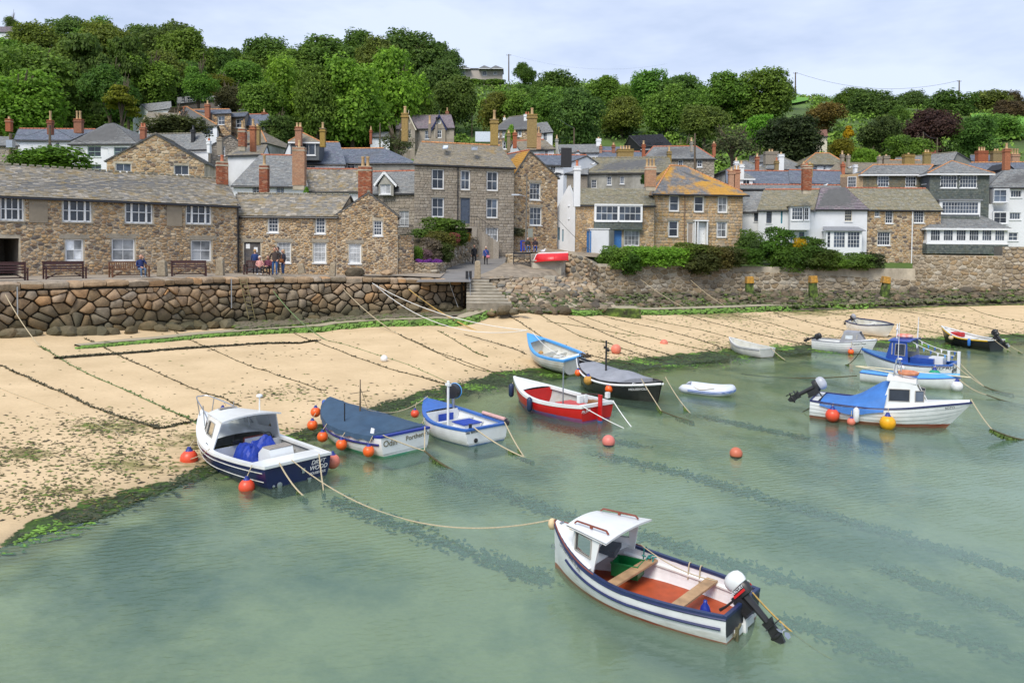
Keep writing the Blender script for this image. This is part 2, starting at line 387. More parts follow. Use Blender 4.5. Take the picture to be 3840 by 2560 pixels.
class Fac:
	"""a vertical facade between two plan points; u runs along it, z up, n outwards"""
	def __init__(s,A,B):
		s.A=V((A[0],A[1]));s.B=V((B[0],B[1]));s.W=(s.B-s.A).length;s.U=(s.B-s.A)/s.W;s.Nn=V((s.U.y,-s.U.x))
		s.U3=V((s.U.x,s.U.y,0));s.N3=V((s.Nn.x,s.Nn.y,0));s.rot=atan2(s.U.y,s.U.x)
	def pt(s,u,z,n=0.0):return V((s.A.x+s.U.x*u+s.Nn.x*n,s.A.y+s.U.y*u+s.Nn.y*n,z))
	def uv(s,px,py):
		d=ray(px,py);den=d.x*s.Nn.x+d.y*s.Nn.y;t=(s.A.x*s.Nn.x+s.A.y*s.Nn.y)/den
		return((d.x*t-s.A.x)*s.U.x+(d.y*t-s.A.y)*s.U.y,CAM_H+d.z*t)
	def rect(s,r):
		a=s.uv(r[0],r[1]);b=s.uv(r[2],r[3]);c=s.uv(r[0],r[3]);d=s.uv(r[2],r[1])
		return((a[0]+c[0])/2,(b[1]+c[1])/2,(b[0]+d[0])/2,(a[1]+d[1])/2)
class PolyFac:
	"""the same for a wall that bends"""
	def __init__(s,pts):
		s.p=[V((a[0],a[1]))for a in pts];s.d=[0]
		for a,b in zip(s.p,s.p[1:]):s.d.append(s.d[-1]+(b-a).length)
		s.W=s.d[-1]
	def pt(s,u,z,n=0.0):
		x=interp(u,s.d,[q.x for q in s.p]);y=interp(u,s.d,[q.y for q in s.p]);e=.6
		t=V((interp(u+e,s.d,[q.x for q in s.p])-interp(u-e,s.d,[q.x for q in s.p]),interp(u+e,s.d,[q.y for q in s.p])-interp(u-e,s.d,[q.y for q in s.p])))
		t.normalize();return V((x+t.y*n,y-t.x*n,z))
def clip(poly,a,b,c):
	"""keep a*x+b*y <= c"""
	o=[];k=len(poly)
	for i in range(k):
		p,q=poly[i],poly[(i+1)%k];dp=a*p[0]+b*p[1]-c;dq=a*q[0]+b*q[1]-c
		if dp<=0:o.append(p)
		if(dp<0<dq)or(dq<0<dp):t=dp/(dp-dq);o.append((p[0]+(q[0]-p[0])*t,p[1]+(q[1]-p[1])*t))
	return o
def clip_outline(poly,outl):
	for i in range(len(outl)):
		(x0,y0),(x1,y1)=outl[i],outl[(i+1)%len(outl)]
		a,b=(y1-y0),-(x1-x0);poly=clip(poly,a,b,a*x0+b*y0)
		if len(poly)<3:return[]
	return poly
def area(p):return .5*sum(p[i][0]*p[(i+1)%len(p)][1]-p[(i+1)%len(p)][0]*p[i][1]for i in range(len(p)))
def cells(outl,cw,ch,rnd,jit=.36,holes=(),course=False,drop=.14):
	us=[p[0]for p in outl];zs=[p[1]for p in outl];u0,u1,z0,z1=min(us),max(us),min(zs),max(zs)
	nx=int((u1-u0)/cw)+3;nz=int((z1-z0)/ch)+3;pts={};res=[]
	if course:
		z=z0
		while z<z1:
			h=ch*rnd.uniform(.75,1.3);u=u0-cw*rnd.random()
			while u<u1:
				wd=cw*rnd.uniform(.55,1.5);q=[(u,z),(u+wd,z),(u+wd,z+h),(u,z+h)];res.append(((u+wd/2,z+h/2),q));u+=wd
			z+=h
	else:
		for j in range(-1,nz+1):
			for i in range(-1,nx+1):
				if rnd.random()<drop:continue
				pts[i,j]=(u0+(i+.5*(j%2)+rnd.uniform(-jit,jit))*cw,z0+(j+rnd.uniform(-jit,jit))*ch)
		st=cw/ch
		for(i,j),c in pts.items():
			q=[(c[0]-cw*1.6,c[1]-ch*1.6),(c[0]+cw*1.6,c[1]-ch*1.6),(c[0]+cw*1.6,c[1]+ch*1.6),(c[0]-cw*1.6,c[1]+ch*1.6)]
			for dj in(-2,-1,0,1,2):
				for di in(-2,-1,0,1,2):
					if(di or dj)and(i+di,j+dj)in pts:
						e=pts[i+di,j+dj];a=(e[0]-c[0])/st/st;b=e[1]-c[1]
						mx_,my_=(e[0]+c[0])/2,(e[1]+c[1])/2;q=clip(q,a,b,a*mx_+b*my_)
						if len(q)<3:break
			res.append((c,q))
	outp=[]
	for c,q in res:
		q=clip_outline(q,outl)
		if len(q)<3:continue
		for(a0,b0,a1,b1)in holes:
			qx=[p[0]for p in q];qz=[p[1]for p in q]
			if max(qx)<=a0 or min(qx)>=a1 or max(qz)<=b0 or min(qz)>=b1:continue
			d=[(a0-c[0],(1,0,a0)),(c[0]-a1,(-1,0,-a1)),(b0-c[1],(0,1,b0)),(c[1]-b1,(0,-1,-b1))]
			d.sort(key=lambda t:-t[0]);q=clip(q,*d[0][1])if d[0][0]>-.12 else[]
			if len(q)<3:break
		if len(q)<3:continue
		ar=area(q)
		if ar<.04*cw*ch:continue
		cx=sum(p[0]for p in q)/len(q);cz=sum(p[1]for p in q)/len(q);outp.append((ar,(cx,cz),q))
	return outp
def stones(parent,fac,outl,cw,ch,mt,n_ind=300,depth=(.03,.07),gap=.02,jit=.36,holes=(),course=False,rounds=1,seed=1,name='stone',cap=.74,cut=.22,drop=.14,keep=1.0,base=-.02,full=True):
	rnd=random.Random(seed);cs=cells(outl,cw,ch,rnd,jit,holes,course,drop);cs.sort(key=lambda t:-t[0])
	rest=MB();off=origin(parent)if parent else V((0,0,0))
	for k,(ar,c,q)in enumerate(cs):
		if rnd.random()>keep:continue
		r=sqrt(abs(ar)/pi);s=max(.5,1-gap/r)
		q=[(c[0]+(p[0]-c[0])*s,c[1]+(p[1]-c[1])*s)for p in q]
		for _ in range(rounds):
			n=len(q);q=[(lerp(q[i][0],q[(i+1)%n][0],t),lerp(q[i][1],q[(i+1)%n][1],t))for i in range(n)for t in(cut,1-cut)]
		n=len(q);d=rnd.uniform(*depth);tx,tz=rnd.uniform(-.3,.3)*d/r,rnd.uniform(-.3,.3)*d/r
		if full:rings=[(1,base,0),(.96,d*.7,1),(cap,d,1)]
		else:rings=[(1,base,0),(.9,d,1)]
		vs=[fac.pt(c[0]+(p[0]-c[0])*sc,c[1]+(p[1]-c[1])*sc,nn+tl*((p[0]-c[0])*tx+(p[1]-c[1])*tz))for sc,nn,tl in rings for p in q]
		fs=[(a*n+i,a*n+(i+1)%n,(a+1)*n+(i+1)%n,(a+1)*n+i)for a in range(len(rings)-1)for i in range(n)]+[tuple((len(rings)-1)*n+i for i in range(n))]
		if k<n_ind:
			me=bpy.data.meshes.new(name);me.from_pydata([tuple(p-off)for p in vs],[],fs);me.materials.append(mt)
			if full:me.polygons.foreach_set('use_smooth',[True]*len(fs))
			o=bpy.data.objects.new(name,me);COL.objects.link(o);o.parent=parent
		else:rest.add(vs,fs)
	if rest.v:tag(rest.build(name+'work' if name=='stone' else name,mt,parent),kind='stuff')
def wall_face(mb,fac,outl,holes,th=.20,m=0,mr=None):
	us=sorted({min(p[0]for p in outl),max(p[0]for p in outl)}|{h[0]for h in holes}|{h[2]for h in holes})
	zs=sorted({min(p[1]for p in outl),max(p[1]for p in outl)}|{h[1]for h in holes}|{h[3]for h in holes})
	for u0,u1 in zip(us,us[1:]):
		for z0,z1 in zip(zs,zs[1:]):
			if u1-u0<1e-5 or z1-z0<1e-5:continue
			cu,cz=(u0+u1)/2,(z0+z1)/2
			if any(h[0]<cu<h[2]and h[1]<cz<h[3]for h in holes):continue
			q=clip_outline([(u0,z0),(u1,z0),(u1,z1),(u0,z1)],outl)
			if len(q)>=3:mb.poly([fac.pt(*p)for p in q],m)
	for(u0,z0,u1,z1)in holes:
		for a,b in(((u0,z0),(u0,z1)),((u0,z1),(u1,z1)),((u1,z1),(u1,z0)),((u1,z0),(u0,z0))):
			mb.quad(fac.pt(*a),fac.pt(*b),fac.pt(b[0],b[1],-th),fac.pt(a[0],a[1],-th),m if mr is None else mr)
ST_QUAY=stone_mat('quay_stone',[(0.242,0.173,0.103),(0.363,0.254,0.155),(0.196,0.146,0.097),(0.413,0.294,0.184),(0.296,0.225,0.157),(0.447,0.258,0.119),(0.352,0.291,0.222),(0.162,0.132,0.092),(0.398,0.319,0.229)],fine=5,lichen=((.30,.27,.20),.62,1.4),low=((.06,.06,.03),1.5,3.1,.8))
ST_WARM=stone_mat('warm_rubble',[(0.472,0.329,0.188),(0.377,0.267,0.157),(0.565,0.424,0.267),(0.299,0.188,0.109),(0.519,0.345,0.172),(0.188,0.127,0.093),(0.597,0.487,0.345),(0.440,0.299,0.157),(0.157,0.127,0.109)],fine=7,lichen=((.40,.36,.28),.62,.8))
ST_GREY=stone_mat('grey_granite',[(0.329,0.283,0.230),(0.276,0.238,0.191),(0.382,0.336,0.276),(0.310,0.264,0.204),(0.355,0.316,0.264)],fine=12,lichen=((.33,.31,.27),.64,1.5))
ST_BLOCK=stone_mat('tawny_granite',[(0.435,0.289,0.159),(0.508,0.363,0.217),(0.348,0.232,0.131),(0.551,0.391,0.217),(0.420,0.334,0.246),(0.289,0.217,0.145),(0.478,0.319,0.159)],fine=8,lichen=((.36,.33,.28),.66,.9))
ST_SEA=stone_mat('sea_wall_stone',[(0.330,0.275,0.198),(0.264,0.209,0.132),(0.396,0.330,0.242),(0.220,0.176,0.121),(0.363,0.264,0.154),(0.440,0.396,0.319)],fine=6,lichen=((.42,.41,.37),.60,.7),low=((.07,.06,.035),1.2,2.4,.8))
ST_ROCK=stone_mat('shore_rock',[(.10,.085,.065),(.17,.13,.085),(.06,.055,.05),(.22,.165,.10),(.12,.095,.06),(.08,.065,.045),(.24,.20,.14)],fine=4,lichen=((.10,.11,.03),.60,1.6))
ST_SLAB=stone_mat('slipway_stone',[(.408,.324,.216),(.324,.240,.144),(.480,.396,.288),(.264,.216,.156),(.432,.288,.168),(.180,.168,.144)],fine=4)
# ================================================ QUAY

QE=[(-700,31,4.0),(0,37.6,4.0),(450,41.4,4.0),(800,46,4.0),(1250,50.5,3.9),(1560,52.2,3.78),(1730,52.8,3.72)]
def XY(px,Y,py=900):p=P(px,py,Y);return(p.x,p.y)
QP=[XY(a,b)for a,b,c in QE];QF=PolyFac(QP);QZ=[c for a,b,c in QE]
def qz(u):return interp(u,QF.d,QZ)
def quayh(x,y):return interp(x,[q[0]for q in QP],QZ)
quay=empty('quay_wall',(QP[1][0],QP[1][1],0),'dry stone quay wall of big rounded brown blocks above the beach','harbour wall')
mb=MB();us=[QF.W*i/40 for i in range(41)]
for a,b in zip(us,us[1:]):
	mb.quad(QF.pt(a,.2,-.12),QF.pt(b,.2,-.12),QF.pt(b,qz(b)-.02,-.25),QF.pt(a,qz(a)-.02,-.25))
mb.build('wall_core',DARKJ,quay)
u_s=QF.d[1]*.72
stones(quay,QF,[(u_s,.55),(QF.W,.55),(QF.W,3.30),(QF.d[-3],3.5),(u_s,3.62)],.52,.42,ST_QUAY,300,depth=(.03,.20),gap=.03,jit=.5,rounds=1,cap=.88,cut=.13,drop=.25,seed=5,base=-.28)
rnd=random.Random(3);u=u_s
while u<QF.W-.2:
	wd=min(rnd.uniform(.5,1.2),QF.W-u);z=qz(u+wd/2);h0=rnd.uniform(.28,.42);m_=MB();k=5;vs=[]
	n=4;g=.02
	pr=[(.08,-h0),(.12,-h0+.06),(.11,-.08),(.02,.0),(-.75,.03)]
	for i in range(n):
		uu=u+g+(wd-2*g)*i/(n-1);e=.03 if i in(0,n-1)else 0;jz=rnd.uniform(-.02,.02)
		vs+=[QF.pt(uu,z+b-(e if b>-.2 else-e),a-e+rnd.uniform(-.02,.02))+V((0,0,jz))for a,b in pr]
	fs=[(i*5+j,(i+1)*5+j,(i+1)*5+j+1,i*5+j+1)for i in range(n-1)for j in range(4)]+[(0,1,2,3,4),tuple((n-1)*5+j for j in(4,3,2,1,0))]
	m_.add(vs,fs);m_.build('coping_stone',ST_QUAY,quay,smooth=True);u+=wd
PAV=mat('quay_paving',(.31,.26,.20),.9,var=.18,scale=1.1,dirt=((.20,.17,.14),.7),bmp=.3,world=True)
TARM=mat('worn_tarmac',(.185,.175,.165),.9,var=.16,scale=.8,dirt=((.24,.21,.17),.5),bmp=.2,world=True)
mb=MB();cu=[QF.d[0]+(QF.W-QF.d[0])*i/30 for i in range(31)]
def lanez(x,y):return interp(y,[50,56,60,66,72,80,90],[3.72,3.75,3.9,4.3,5.2,6.6,8.0])
for a,b in zip(cu,cu[1:]):
	for j in range(8):
		def q_(u_,jj):p=QF.pt(u_,qz(u_),-.6-jj*2.4);return V((p.x,p.y,p.z))
		mb.quad(q_(a,j),q_(b,j),q_(b,j+1),q_(a,j+1))
tag(mb.build('quay_pavement',PAV),kind='structure')
P0,XY0=P,XY
_ra,_rb=[0,58.5,61.5,66,70,75,80,86,100,120,900],[0,58.5,71,76,79.5,83,87,91,103,120,900]
def P(px,py,Y):return P0(px,py,interp(Y,_ra,_rb))
def XY(px,Y,py=900):p=P(px,py,Y);return(p.x,p.y)
# ================================================ HOUSES

def slate_mat(name,cols,lich=None,amt=.58,ls=.5):
	m=stone_mat(name,cols,rough=.75,fine=6,lichen=(lich,amt,ls)if lich else None,bmp=.2);return m
SL_OLD=slate_mat('old_lichened_slate',[(.26,.235,.19),(.20,.185,.155),(.32,.28,.22),(.25,.205,.13),(.17,.17,.17),(.38,.34,.28)],(.30,.21,.08),.54,.9)
SL_GREY=slate_mat('grey_slate',[(0.211,0.223,0.227),(0.267,0.270,0.260),(0.176,0.182,0.188),(0.239,0.236,0.227)],(.24,.24,.22),.64,.5)
SL_BLUE=slate_mat('blue_slate',[(0.152,0.176,0.217),(0.133,0.156,0.198),(0.186,0.208,0.242),(0.159,0.169,0.217)],(.19,.19,.19),.66,.5)
SL_PURP=slate_mat('purple_slate',[(0.220,0.182,0.204),(0.187,0.154,0.182),(0.253,0.209,0.220),(0.198,0.187,0.198)],(.27,.25,.25),.62,.8)
SL_MOSS=slate_mat('mossy_slate',[(0.229,0.210,0.140),(0.198,0.186,0.134),(0.272,0.240,0.163),(0.235,0.228,0.186)],(.30,.19,.05),.60,.45)
SL_ORNG=slate_mat('orange_lichened_slate',[(.16,.165,.18),(.14,.15,.165),(.19,.185,.18),(.17,.16,.15)],(.50,.26,.03),.46,.33)
SL_OCHRE=slate_mat('ochre_lichened_slate',[(0.260,0.228,0.175),(0.222,0.198,0.151),(0.297,0.252,0.175),(0.235,0.216,0.186)],(.36,.23,.07),.58,.4)
SL_GRNH=slate_mat('green_hung_slate',[(.10,.12,.11),(.13,.15,.135),(.08,.095,.095),(.15,.165,.15),(.11,.12,.10)],(.21,.21,.12),.62,.8)
SL_BRNH=slate_mat('brown_hung_slate',[(.17,.15,.10),(.13,.12,.09),(.20,.17,.11),(.15,.15,.12)],(.30,.23,.10),.58,.8)
BRICK=stone_mat('red_brick',[(.34,.11,.055),(.28,.08,.045),(.38,.15,.08),(.22,.09,.06),(.42,.22,.14)],fine=10,lichen=((.5,.45,.4),.70,2.5),bmp=.3)
BRICKP=stone_mat('pale_brick',[(.50,.28,.17),(.45,.24,.15),(.54,.33,.21),(.42,.25,.17)],fine=10,lichen=((.4,.36,.28),.68,2),bmp=.3)
BRICKY=stone_mat('lichened_chimney_stone',[(.30,.21,.07),(.27,.21,.10),(.36,.23,.05),(.24,.19,.12)],fine=8,bmp=.4)
SLATED=mat('roof_deck',(.10,.10,.10),.9,world=True,scale=2)
PLASTER=mat('weathered_render',(.38,.37,.33),.9,var=.2,scale=1,dirt=((.13,.12,.10),.8),bmp=.3,world=True)
GREYWALL=mat('grey_render',(.28,.27,.24),.9,var=.15,scale=1,dirt=((.16,.15,.12),.6),world=True)
BLUEDOOR=mat('blue_door_paint',(.05,.19,.48),.45,var=.1)
GREYDOOR=mat('slate_blue_door_paint',(.07,.09,.13),.45,var=.1)
OLDDOOR=mat('weathered_door',(.10,.09,.085),.8,var=.35,scale=4,dirt=((.05,.07,.12),.5))
BLACKTIMB=mat('black_timber',(.018,.018,.022),.7,world=True)
GREENP=mat('green_paint',(.05,.16,.11),.5)
TEALP=mat('teal_paint',(.03,.20,.27),.5)
LEAD=mat('lead_flashing',(.22,.23,.25),.6,world=True)
def slates(mb_rest,parent,e0,e1,r0,r1,expo=.24,wd=.3,n_ind=0,mt=None,rnd=R,lift=.022,ind_name='slate'):
	e0,e1,r0,r1=V(e0),V(e1),V(r0),V(r1)
	nrm=(e1-e0).cross((r0+r1)/2-(e0+e1)/2)
	if nrm.length<1e-6:return
	nrm.normalize()
	if nrm.z<0:nrm=-nrm
	sl_=((r0+r1)/2-(e0+e1)/2).length;rows=max(2,int(sl_/expo));off=origin(parent);made=0
	cand=[]
	for j in range(rows):
		v0,v1=j/rows,min(1,(j+1.25)/rows)
		a,b=lerp(e0,r0,v0),lerp(e1,r1,v0);a1,b1=lerp(e0,r0,v1),lerp(e1,r1,v1)
		ln=(b-a).length;u=-rnd.random()*wd
		while u<ln:
			w_=wd*rnd.uniform(.7,1.25);u0,u1=max(0,u),min(ln,u+w_*.985);u+=w_
			if u1-u0<.04:continue
			dr=(b-a)/ln;p,q=a+dr*u0,a+dr*u1;l2=(b1-a1).length
			s0=max(0,min(l2,(p-a1).dot(dr)));s1=max(0,min(l2,(q-a1).dot(dr)));p1,q1=a1+dr*s0,a1+dr*s1
			h=lift*rnd.uniform(.8,2.0);up=nrm*h;cand.append((p,q,q1,p1,up))
	if n_ind:rnd.shuffle(cand);ind=cand[:n_ind];cand=cand[n_ind:]
	else:ind=[]
	lo=nrm*.004
	for p,q,q1,p1,up in cand:
		mb_rest.add([p+up,q+up,q1+lo,p1+lo,p,q],[(0,1,2,3),(4,5,1,0)])
	for p,q,q1,p1,up in ind:
		me=bpy.data.meshes.new(ind_name);vs=[p+up-off,q+up-off,q1+lo-off,p1+lo-off,p-off,q-off]
		me.from_pydata([tuple(x)for x in vs],[],[(0,1,2,3),(4,5,1,0)]);me.materials.append(mt)
		o=bpy.data.objects.new(ind_name,me);COL.objects.link(o);o.parent=parent
def window(parent,fac,rc,cols=2,rows=2,fm=WHITE,gm=GLASS,fw=.07,bar=.028,inset=.13,sill=True,sepp=False,sash=True,surround=None,name='window'):
	u0,z0,u1,z1=rc;mb=MB();c3=lambda u,z,n:fac.pt(u,z,n)
	def bx(a,b,c,d,n0,n1,m=mb):
		vs=[c3(u,z,n)for n in(n0,n1)for(u,z)in((a,b),(c,b),(c,d),(a,d))]
		m.add(vs,[(3,2,1,0),(4,5,6,7),(0,1,5,4),(1,2,6,5),(2,3,7,6),(3,0,4,7)])
	n0,n1=-inset-.03,-inset+.04
	bx(u0,z0,u0+fw,z1,n0,n1);bx(u1-fw,z0,u1,z1,n0,n1);bx(u0+fw,z0,u1-fw,z0+fw*1.2,n0,n1+.006);bx(u0+fw,z1-fw,u1-fw,z1,n0,n1)
	ui0,ui1,zi0,zi1=u0+fw,u1-fw,z0+fw*1.2,z1-fw;g0=-inset-.01
	cu=[lerp(ui0,ui1,i/cols)for i in range(cols+1)];cz=[lerp(zi0,zi1,i/rows)for i in range(rows+1)]
	for u in cu[1:-1]:bx(u-bar/2,zi0,u+bar/2,zi1,g0-.02,g0+.025)
	for i,z in enumerate(cz[1:-1]):
		b=bar*(1.9 if sash and rows%2==0 and i+1==rows//2 else 1);bx(ui0,z-b/2,ui1,z+b/2,g0-.02,g0+.03)
	w_=mb.build(name,fm,parent)
	if sepp:
		for i in range(cols):
			for j in range(rows):
				p=MB();p.quad(c3(cu[i]+bar/2,cz[j]+bar/2,g0),c3(cu[i+1]-bar/2,cz[j]+bar/2,g0),c3(cu[i+1]-bar/2,cz[j+1]-bar/2,g0),c3(cu[i]+bar/2,cz[j+1]-bar/2,g0));p.build('pane',gm,w_)
	else:
		p=MB();p.quad(c3(ui0,zi0,g0),c3(ui1,zi0,g0),c3(ui1,zi1,g0),c3(ui0,zi1,g0));p.build('pane',gm,w_)
	if sill:
		p=MB();s=fac;vs=[]
		bx(u0-.07,z0-.08,u1+.07,z0-.005,-inset,.09,p);p.build('sill',surround or WHITE,w_)
	return w_
def door(parent,fac,rc,m,kind='panel',frame=WHITE,name='door'):
	u0,z0,u1,z1=rc;c3=fac.pt;mb=MB()
	def bx(a,b,c,d,n0,n1,mm):
		vs=[c3(u,z,n)for n in(n0,n1)for(u,z)in((a,b),(c,b),(c,d),(a,d))]
		mm.add(vs,[(3,2,1,0),(4,5,6,7),(0,1,5,4),(1,2,6,5),(2,3,7,6),(3,0,4,7)])
	f=.06;bx(u0+f,z0,u1-f,z1-f,-.13,-.09,mb)
	if kind=='panel':
		for a,b in((.08,.30),(.36,.62),(.68,.93)):
			for c,d in((.14,.46),(.54,.86)):bx(lerp(u0+f,u1-f,c),lerp(z0,z1-f,a),lerp(u0+f,u1-f,d),lerp(z0,z1-f,b),-.09,-.075,mb)
	else:
		n=5
		for i in range(n):bx(lerp(u0+f,u1-f,i/n)+.006,z0+.02,lerp(u0+f,u1-f,(i+1)/n)-.006,z1-f-.01,-.09,-.078,mb)
	d_=mb.build(name,m,parent);mb=MB()
	bx(u0,z0,u0+f,z1,-.14,-.03,mb);bx(u1-f,z0,u1,z1,-.14,-.03,mb);bx(u0+f,z1-f,u1-f,z1,-.14,-.03,mb);mb.build('door_frame',frame,d_)
	mb=MB();mb.ball(c3(u1-f-.1,lerp(z0,z1,.48),-.055),.035,8);mb.build('handle',METAL,d_);return d_
def bricks(parent,c,sx,sy,z0,z1,m,rot,bl=.23,bh=.085,name='brickwork'):
	mb=MB();z=z0;k=0;Rm=Matrix.Rotation(rot,3,'Z');c=V((c[0],c[1],0))
	while z<z1-.03:
		for(w_,dx,dy,ax)in((sx,0,-sy/2,0),(sy,-sx/2,0,1),(sy,sx/2,0,1),(sx,0,sy/2,0)):
			u=-w_/2-(bl/2 if k%2 else 0)
			while u<w_/2-.02:
				a,b=max(-w_/2,u),min(w_/2,u+bl-.012);u+=bl
				if b-a<.03:continue
				pr=R.uniform(.0,.012);mid=(a+b)/2
				cc=V((mid,dy,0))if not ax else V((dx,mid,0))
				sz=(b-a,.05+pr,bh-.014)if not ax else(.05+pr,b-a,bh-.014)
				mb.box(c+Rm@cc+V((0,0,z+bh/2)),sz,Rm)
		z+=bh;k+=1
	tag(mb.build(name,m,parent),kind='stuff')
def chimney(parent,px,Y,pyb,pyt,wpx,m=BRICK,pots=2,potpx=22,rot=0,dep=.55,brick=False,potm=POTC,cap=True):
	"""px = centre column, pyb/pyt rows of base and top of the stack, wpx its width, all at distance Y"""
	b=P(px,pyb,Y);t=P(px,pyt,Y);w_=wpx*Y/FPX;Rm=Matrix.Rotation(rot,3,'Z');mb=MB()
	z0,z1=b.z-.9,t.z;d=max(dep,w_*.62)
	mb.box((b.x,Y,(z0+z1)/2),(w_-.04,d-.04,z1-z0),Rm)
	if cap:
		mb.box((b.x,Y,z1-.22),(w_+.1,d+.1,.12),Rm);mb.box((b.x,Y,z1+.03),(w_+.04,d+.04,.10),Rm)
	o=mb.build('chimney',m if not brick else MORTAR,parent)
	if brick:bricks(o,(b.x,Y),w_,d,z0+.4,z1-.02,m,rot)
	ph=potpx*Y/FPX
	for i in range(pots):
		q=(i-(pots-1)/2)*min(.36,w_/max(1,pots));pr=min(.13,w_/(2.4*pots));pm=MB()
		pm.lathe([(pr*1.15,0),(pr*1.1,.05),(pr*.95,.07),(pr*.8,ph*.8),(pr*1.05,ph*.86),(pr*1.0,ph),(pr*.7,ph),(pr*.7,ph*.7)],V((b.x,Y,z1+.08))+Rm@V((q,0,0)),10)
		pm.build('chimney_pot',potm,o,smooth=True)
	return o
def ridge_tiles(parent,a,b,m,r=.11,name='ridge_tiles'):
	a,b=V(a),V(b);n=max(2,int((b-a).length/.42));mb=MB();d=(b-a)
	for i in range(n):
		p,q=a+d*(i/n+.004),a+d*((i+1)/n-.004);p.z+=.03;q.z+=.03;mb.tube([p,lerp(p,q,.12),lerp(p,q,.12),q],r,6,rs=[r*1.12,r*1.12,r,r])
	mb.build(name,m,parent)
def house(name,label,A,B,eave,base=None,roof='S',ridge=None,dh=3.5,wall=RENDERW,rm=SL_GREY,wins=(),doors=(),chim=(),cat='house',st=None,rt=RIDGER,tile=(.26,.32),apex=None,depth=8,n_ind=0,n_sl=0,ov=.22,extra_holes=(),sepp=False,gut=True,holes_only=(),group=None,vov=.12,backc=None):
	"""A, B = (column, distance) of the front corners; eave = row of the eaves at each corner; ridge = (x0, y0, x1, y1) in columns / rows"""
	pa,pb=XY(A[0],A[1]),XY(B[0],B[1]);fac=Fac(pa,pb)
	ev=eave if isinstance(eave,(tuple,list))else(eave,eave)
	ze=(P(A[0],ev[0],A[1]).z+P(B[0],ev[1],B[1]).z)/2
	zb=base if base is not None else min(hillz(*pa),hillz(*pb))-1.2
	root=empty(name,(pa[0],pa[1],zb),label,cat,group);W=fac.W
	holes=[fac.rect(w_[0])for w_ in wins]+[fac.rect(d_[0])for d_ in doors]+[fac.rect(h)for h in extra_holes]
	holes=[(max(.03,h[0]),max(zb+.02,h[1]),min(W-.03,h[2]),h[3])for h in holes]
	Y0=(A[1]+B[1])/2;mb=MB();back=V((-fac.Nn.x,-fac.Nn.y));e=[V((pa[0],pa[1],ze)),V((pb[0],pb[1],ze))]
	up=lambda p,z:V((p.x,p.y,z))
	if roof=='G':
		ap=fac.uv(*apex);outl=[(0,zb),(W,zb),(W,ze),(min(max(ap[0],.1),W-.1),ap[1]),(0,ze)]
		bk=[e[0]+V((back.x,back.y,0))*depth,e[1]+V((back.x,back.y,0))*depth];r0=fac.pt(ap[0],ap[1]);r1=r0+V((back.x,back.y,0))*depth
		planes=[(e[0],bk[0],r0,r1),(bk[1],e[1],r1,r0)];sides=[[up(e[0],zb),up(bk[0],zb),bk[0],e[0]],[up(e[1],zb),up(bk[1],zb),bk[1],e[1]],[up(bk[0],zb),up(bk[1],zb),bk[1],r1,bk[0]]];ridges=[(r0,r1)]
	else:
		outl=[(0,zb),(W,zb),(W,ze),(0,ze)]
		r0=P(ridge[0],ridge[1],A[1]+dh);r1=P(ridge[2],ridge[3],B[1]+dh);r0.z=r1.z=(r0.z+r1.z)/2
		if roof=='S':
			bk=[up(2*r0-e[0],ze),up(2*r1-e[1],ze)]
			planes=[(e[0],e[1],r0,r1),(bk[1],bk[0],r1,r0)]
			sides=[[up(e[0],zb),up(bk[0],zb),bk[0],r0,e[0]],[up(e[1],zb),up(bk[1],zb),bk[1],r1,e[1]],[up(bk[0],zb),up(bk[1],zb),bk[1],bk[0]]];ridges=[(r0,r1)]
		elif roof=='M':
			bk=[up(r0,ze),up(r1,ze)];planes=[(e[0],e[1],r0,r1)]
			sides=[[up(e[0],zb),up(r0,zb),r0,e[0]],[up(e[1],zb),up(r1,zb),r1,e[1]],[up(r0,zb),up(r1,zb),r1,r0]];ridges=[]
		else:
			if backc:bk=[P(backc[0][0],600,backc[0][1]),P(backc[1][0],600,backc[1][1])];bk=[up(p,ze)for p in bk]
			else:bk=[e[0]+V((back.x,back.y,0))*2*dh,e[1]+V((back.x,back.y,0))*2*dh]
			planes=[(e[0],e[1],r0,r1),(bk[0],e[0],r0,r0),(e[1],bk[1],r1,r1),(bk[1],bk[0],r1,r0)]
			sides=[[up(e[0],zb),up(bk[0],zb),bk[0],e[0]],[up(e[1],zb),up(bk[1],zb),bk[1],e[1]],[up(bk[0],zb),up(bk[1],zb),bk[1],bk[0]]]
			ridges=[(r0,r1),(e[0],r0),(e[1],r1)]
	wall_face(mb,fac,outl,holes)
	for s_ in sides:mb.poly(s_)
	wo=mb.build('wall',wall,root)
	if st:stones(root,fac,outl,holes=[(h[0]-.05,h[1]-.1,h[2]+.05,h[3]+.22)for h in holes],n_ind=n_ind,**st)
	mb=MB();sm=MB();decks=[]
	for(a,b,c,d)in planes:
		a,b,c,d=V(a),V(b),V(c),V(d);mid=(a+b)/2;out_=(mid-(c+d)/2);out_.z=0;hz=out_.length or 1
		k=ov/hz;a2=a+(a-c)*k;b2=b+(b-d)*k;dr=(b-a).normalized()
		if roof in('S','M'):a2-=dr*vov;b2+=dr*vov;c=c-dr*vov;d=d+dr*vov
		if roof=='G':
			fr=-V((back.x,back.y,0))*vov
			if(a-e[0]).length<.01:a2+=fr;c=c+fr
			if(b-e[1]).length<.01:b2+=fr;d=d+fr
		nn=(b2-a2).cross(c-a2);nn.normalize();nn=nn if nn.z>0 else-nn
		q=[a2,b2,d,c]if(c-d).length>1e-3 else[a2,b2,c]
		mb.add([p+nn*.05 for p in q]+[p-nn*.06 for p in q],[tuple(range(len(q))),tuple(range(2*len(q)-1,len(q)-1,-1))]+[(i,(i+1)%len(q),(i+1)%len(q)+len(q),i+len(q))for i in range(len(q))])
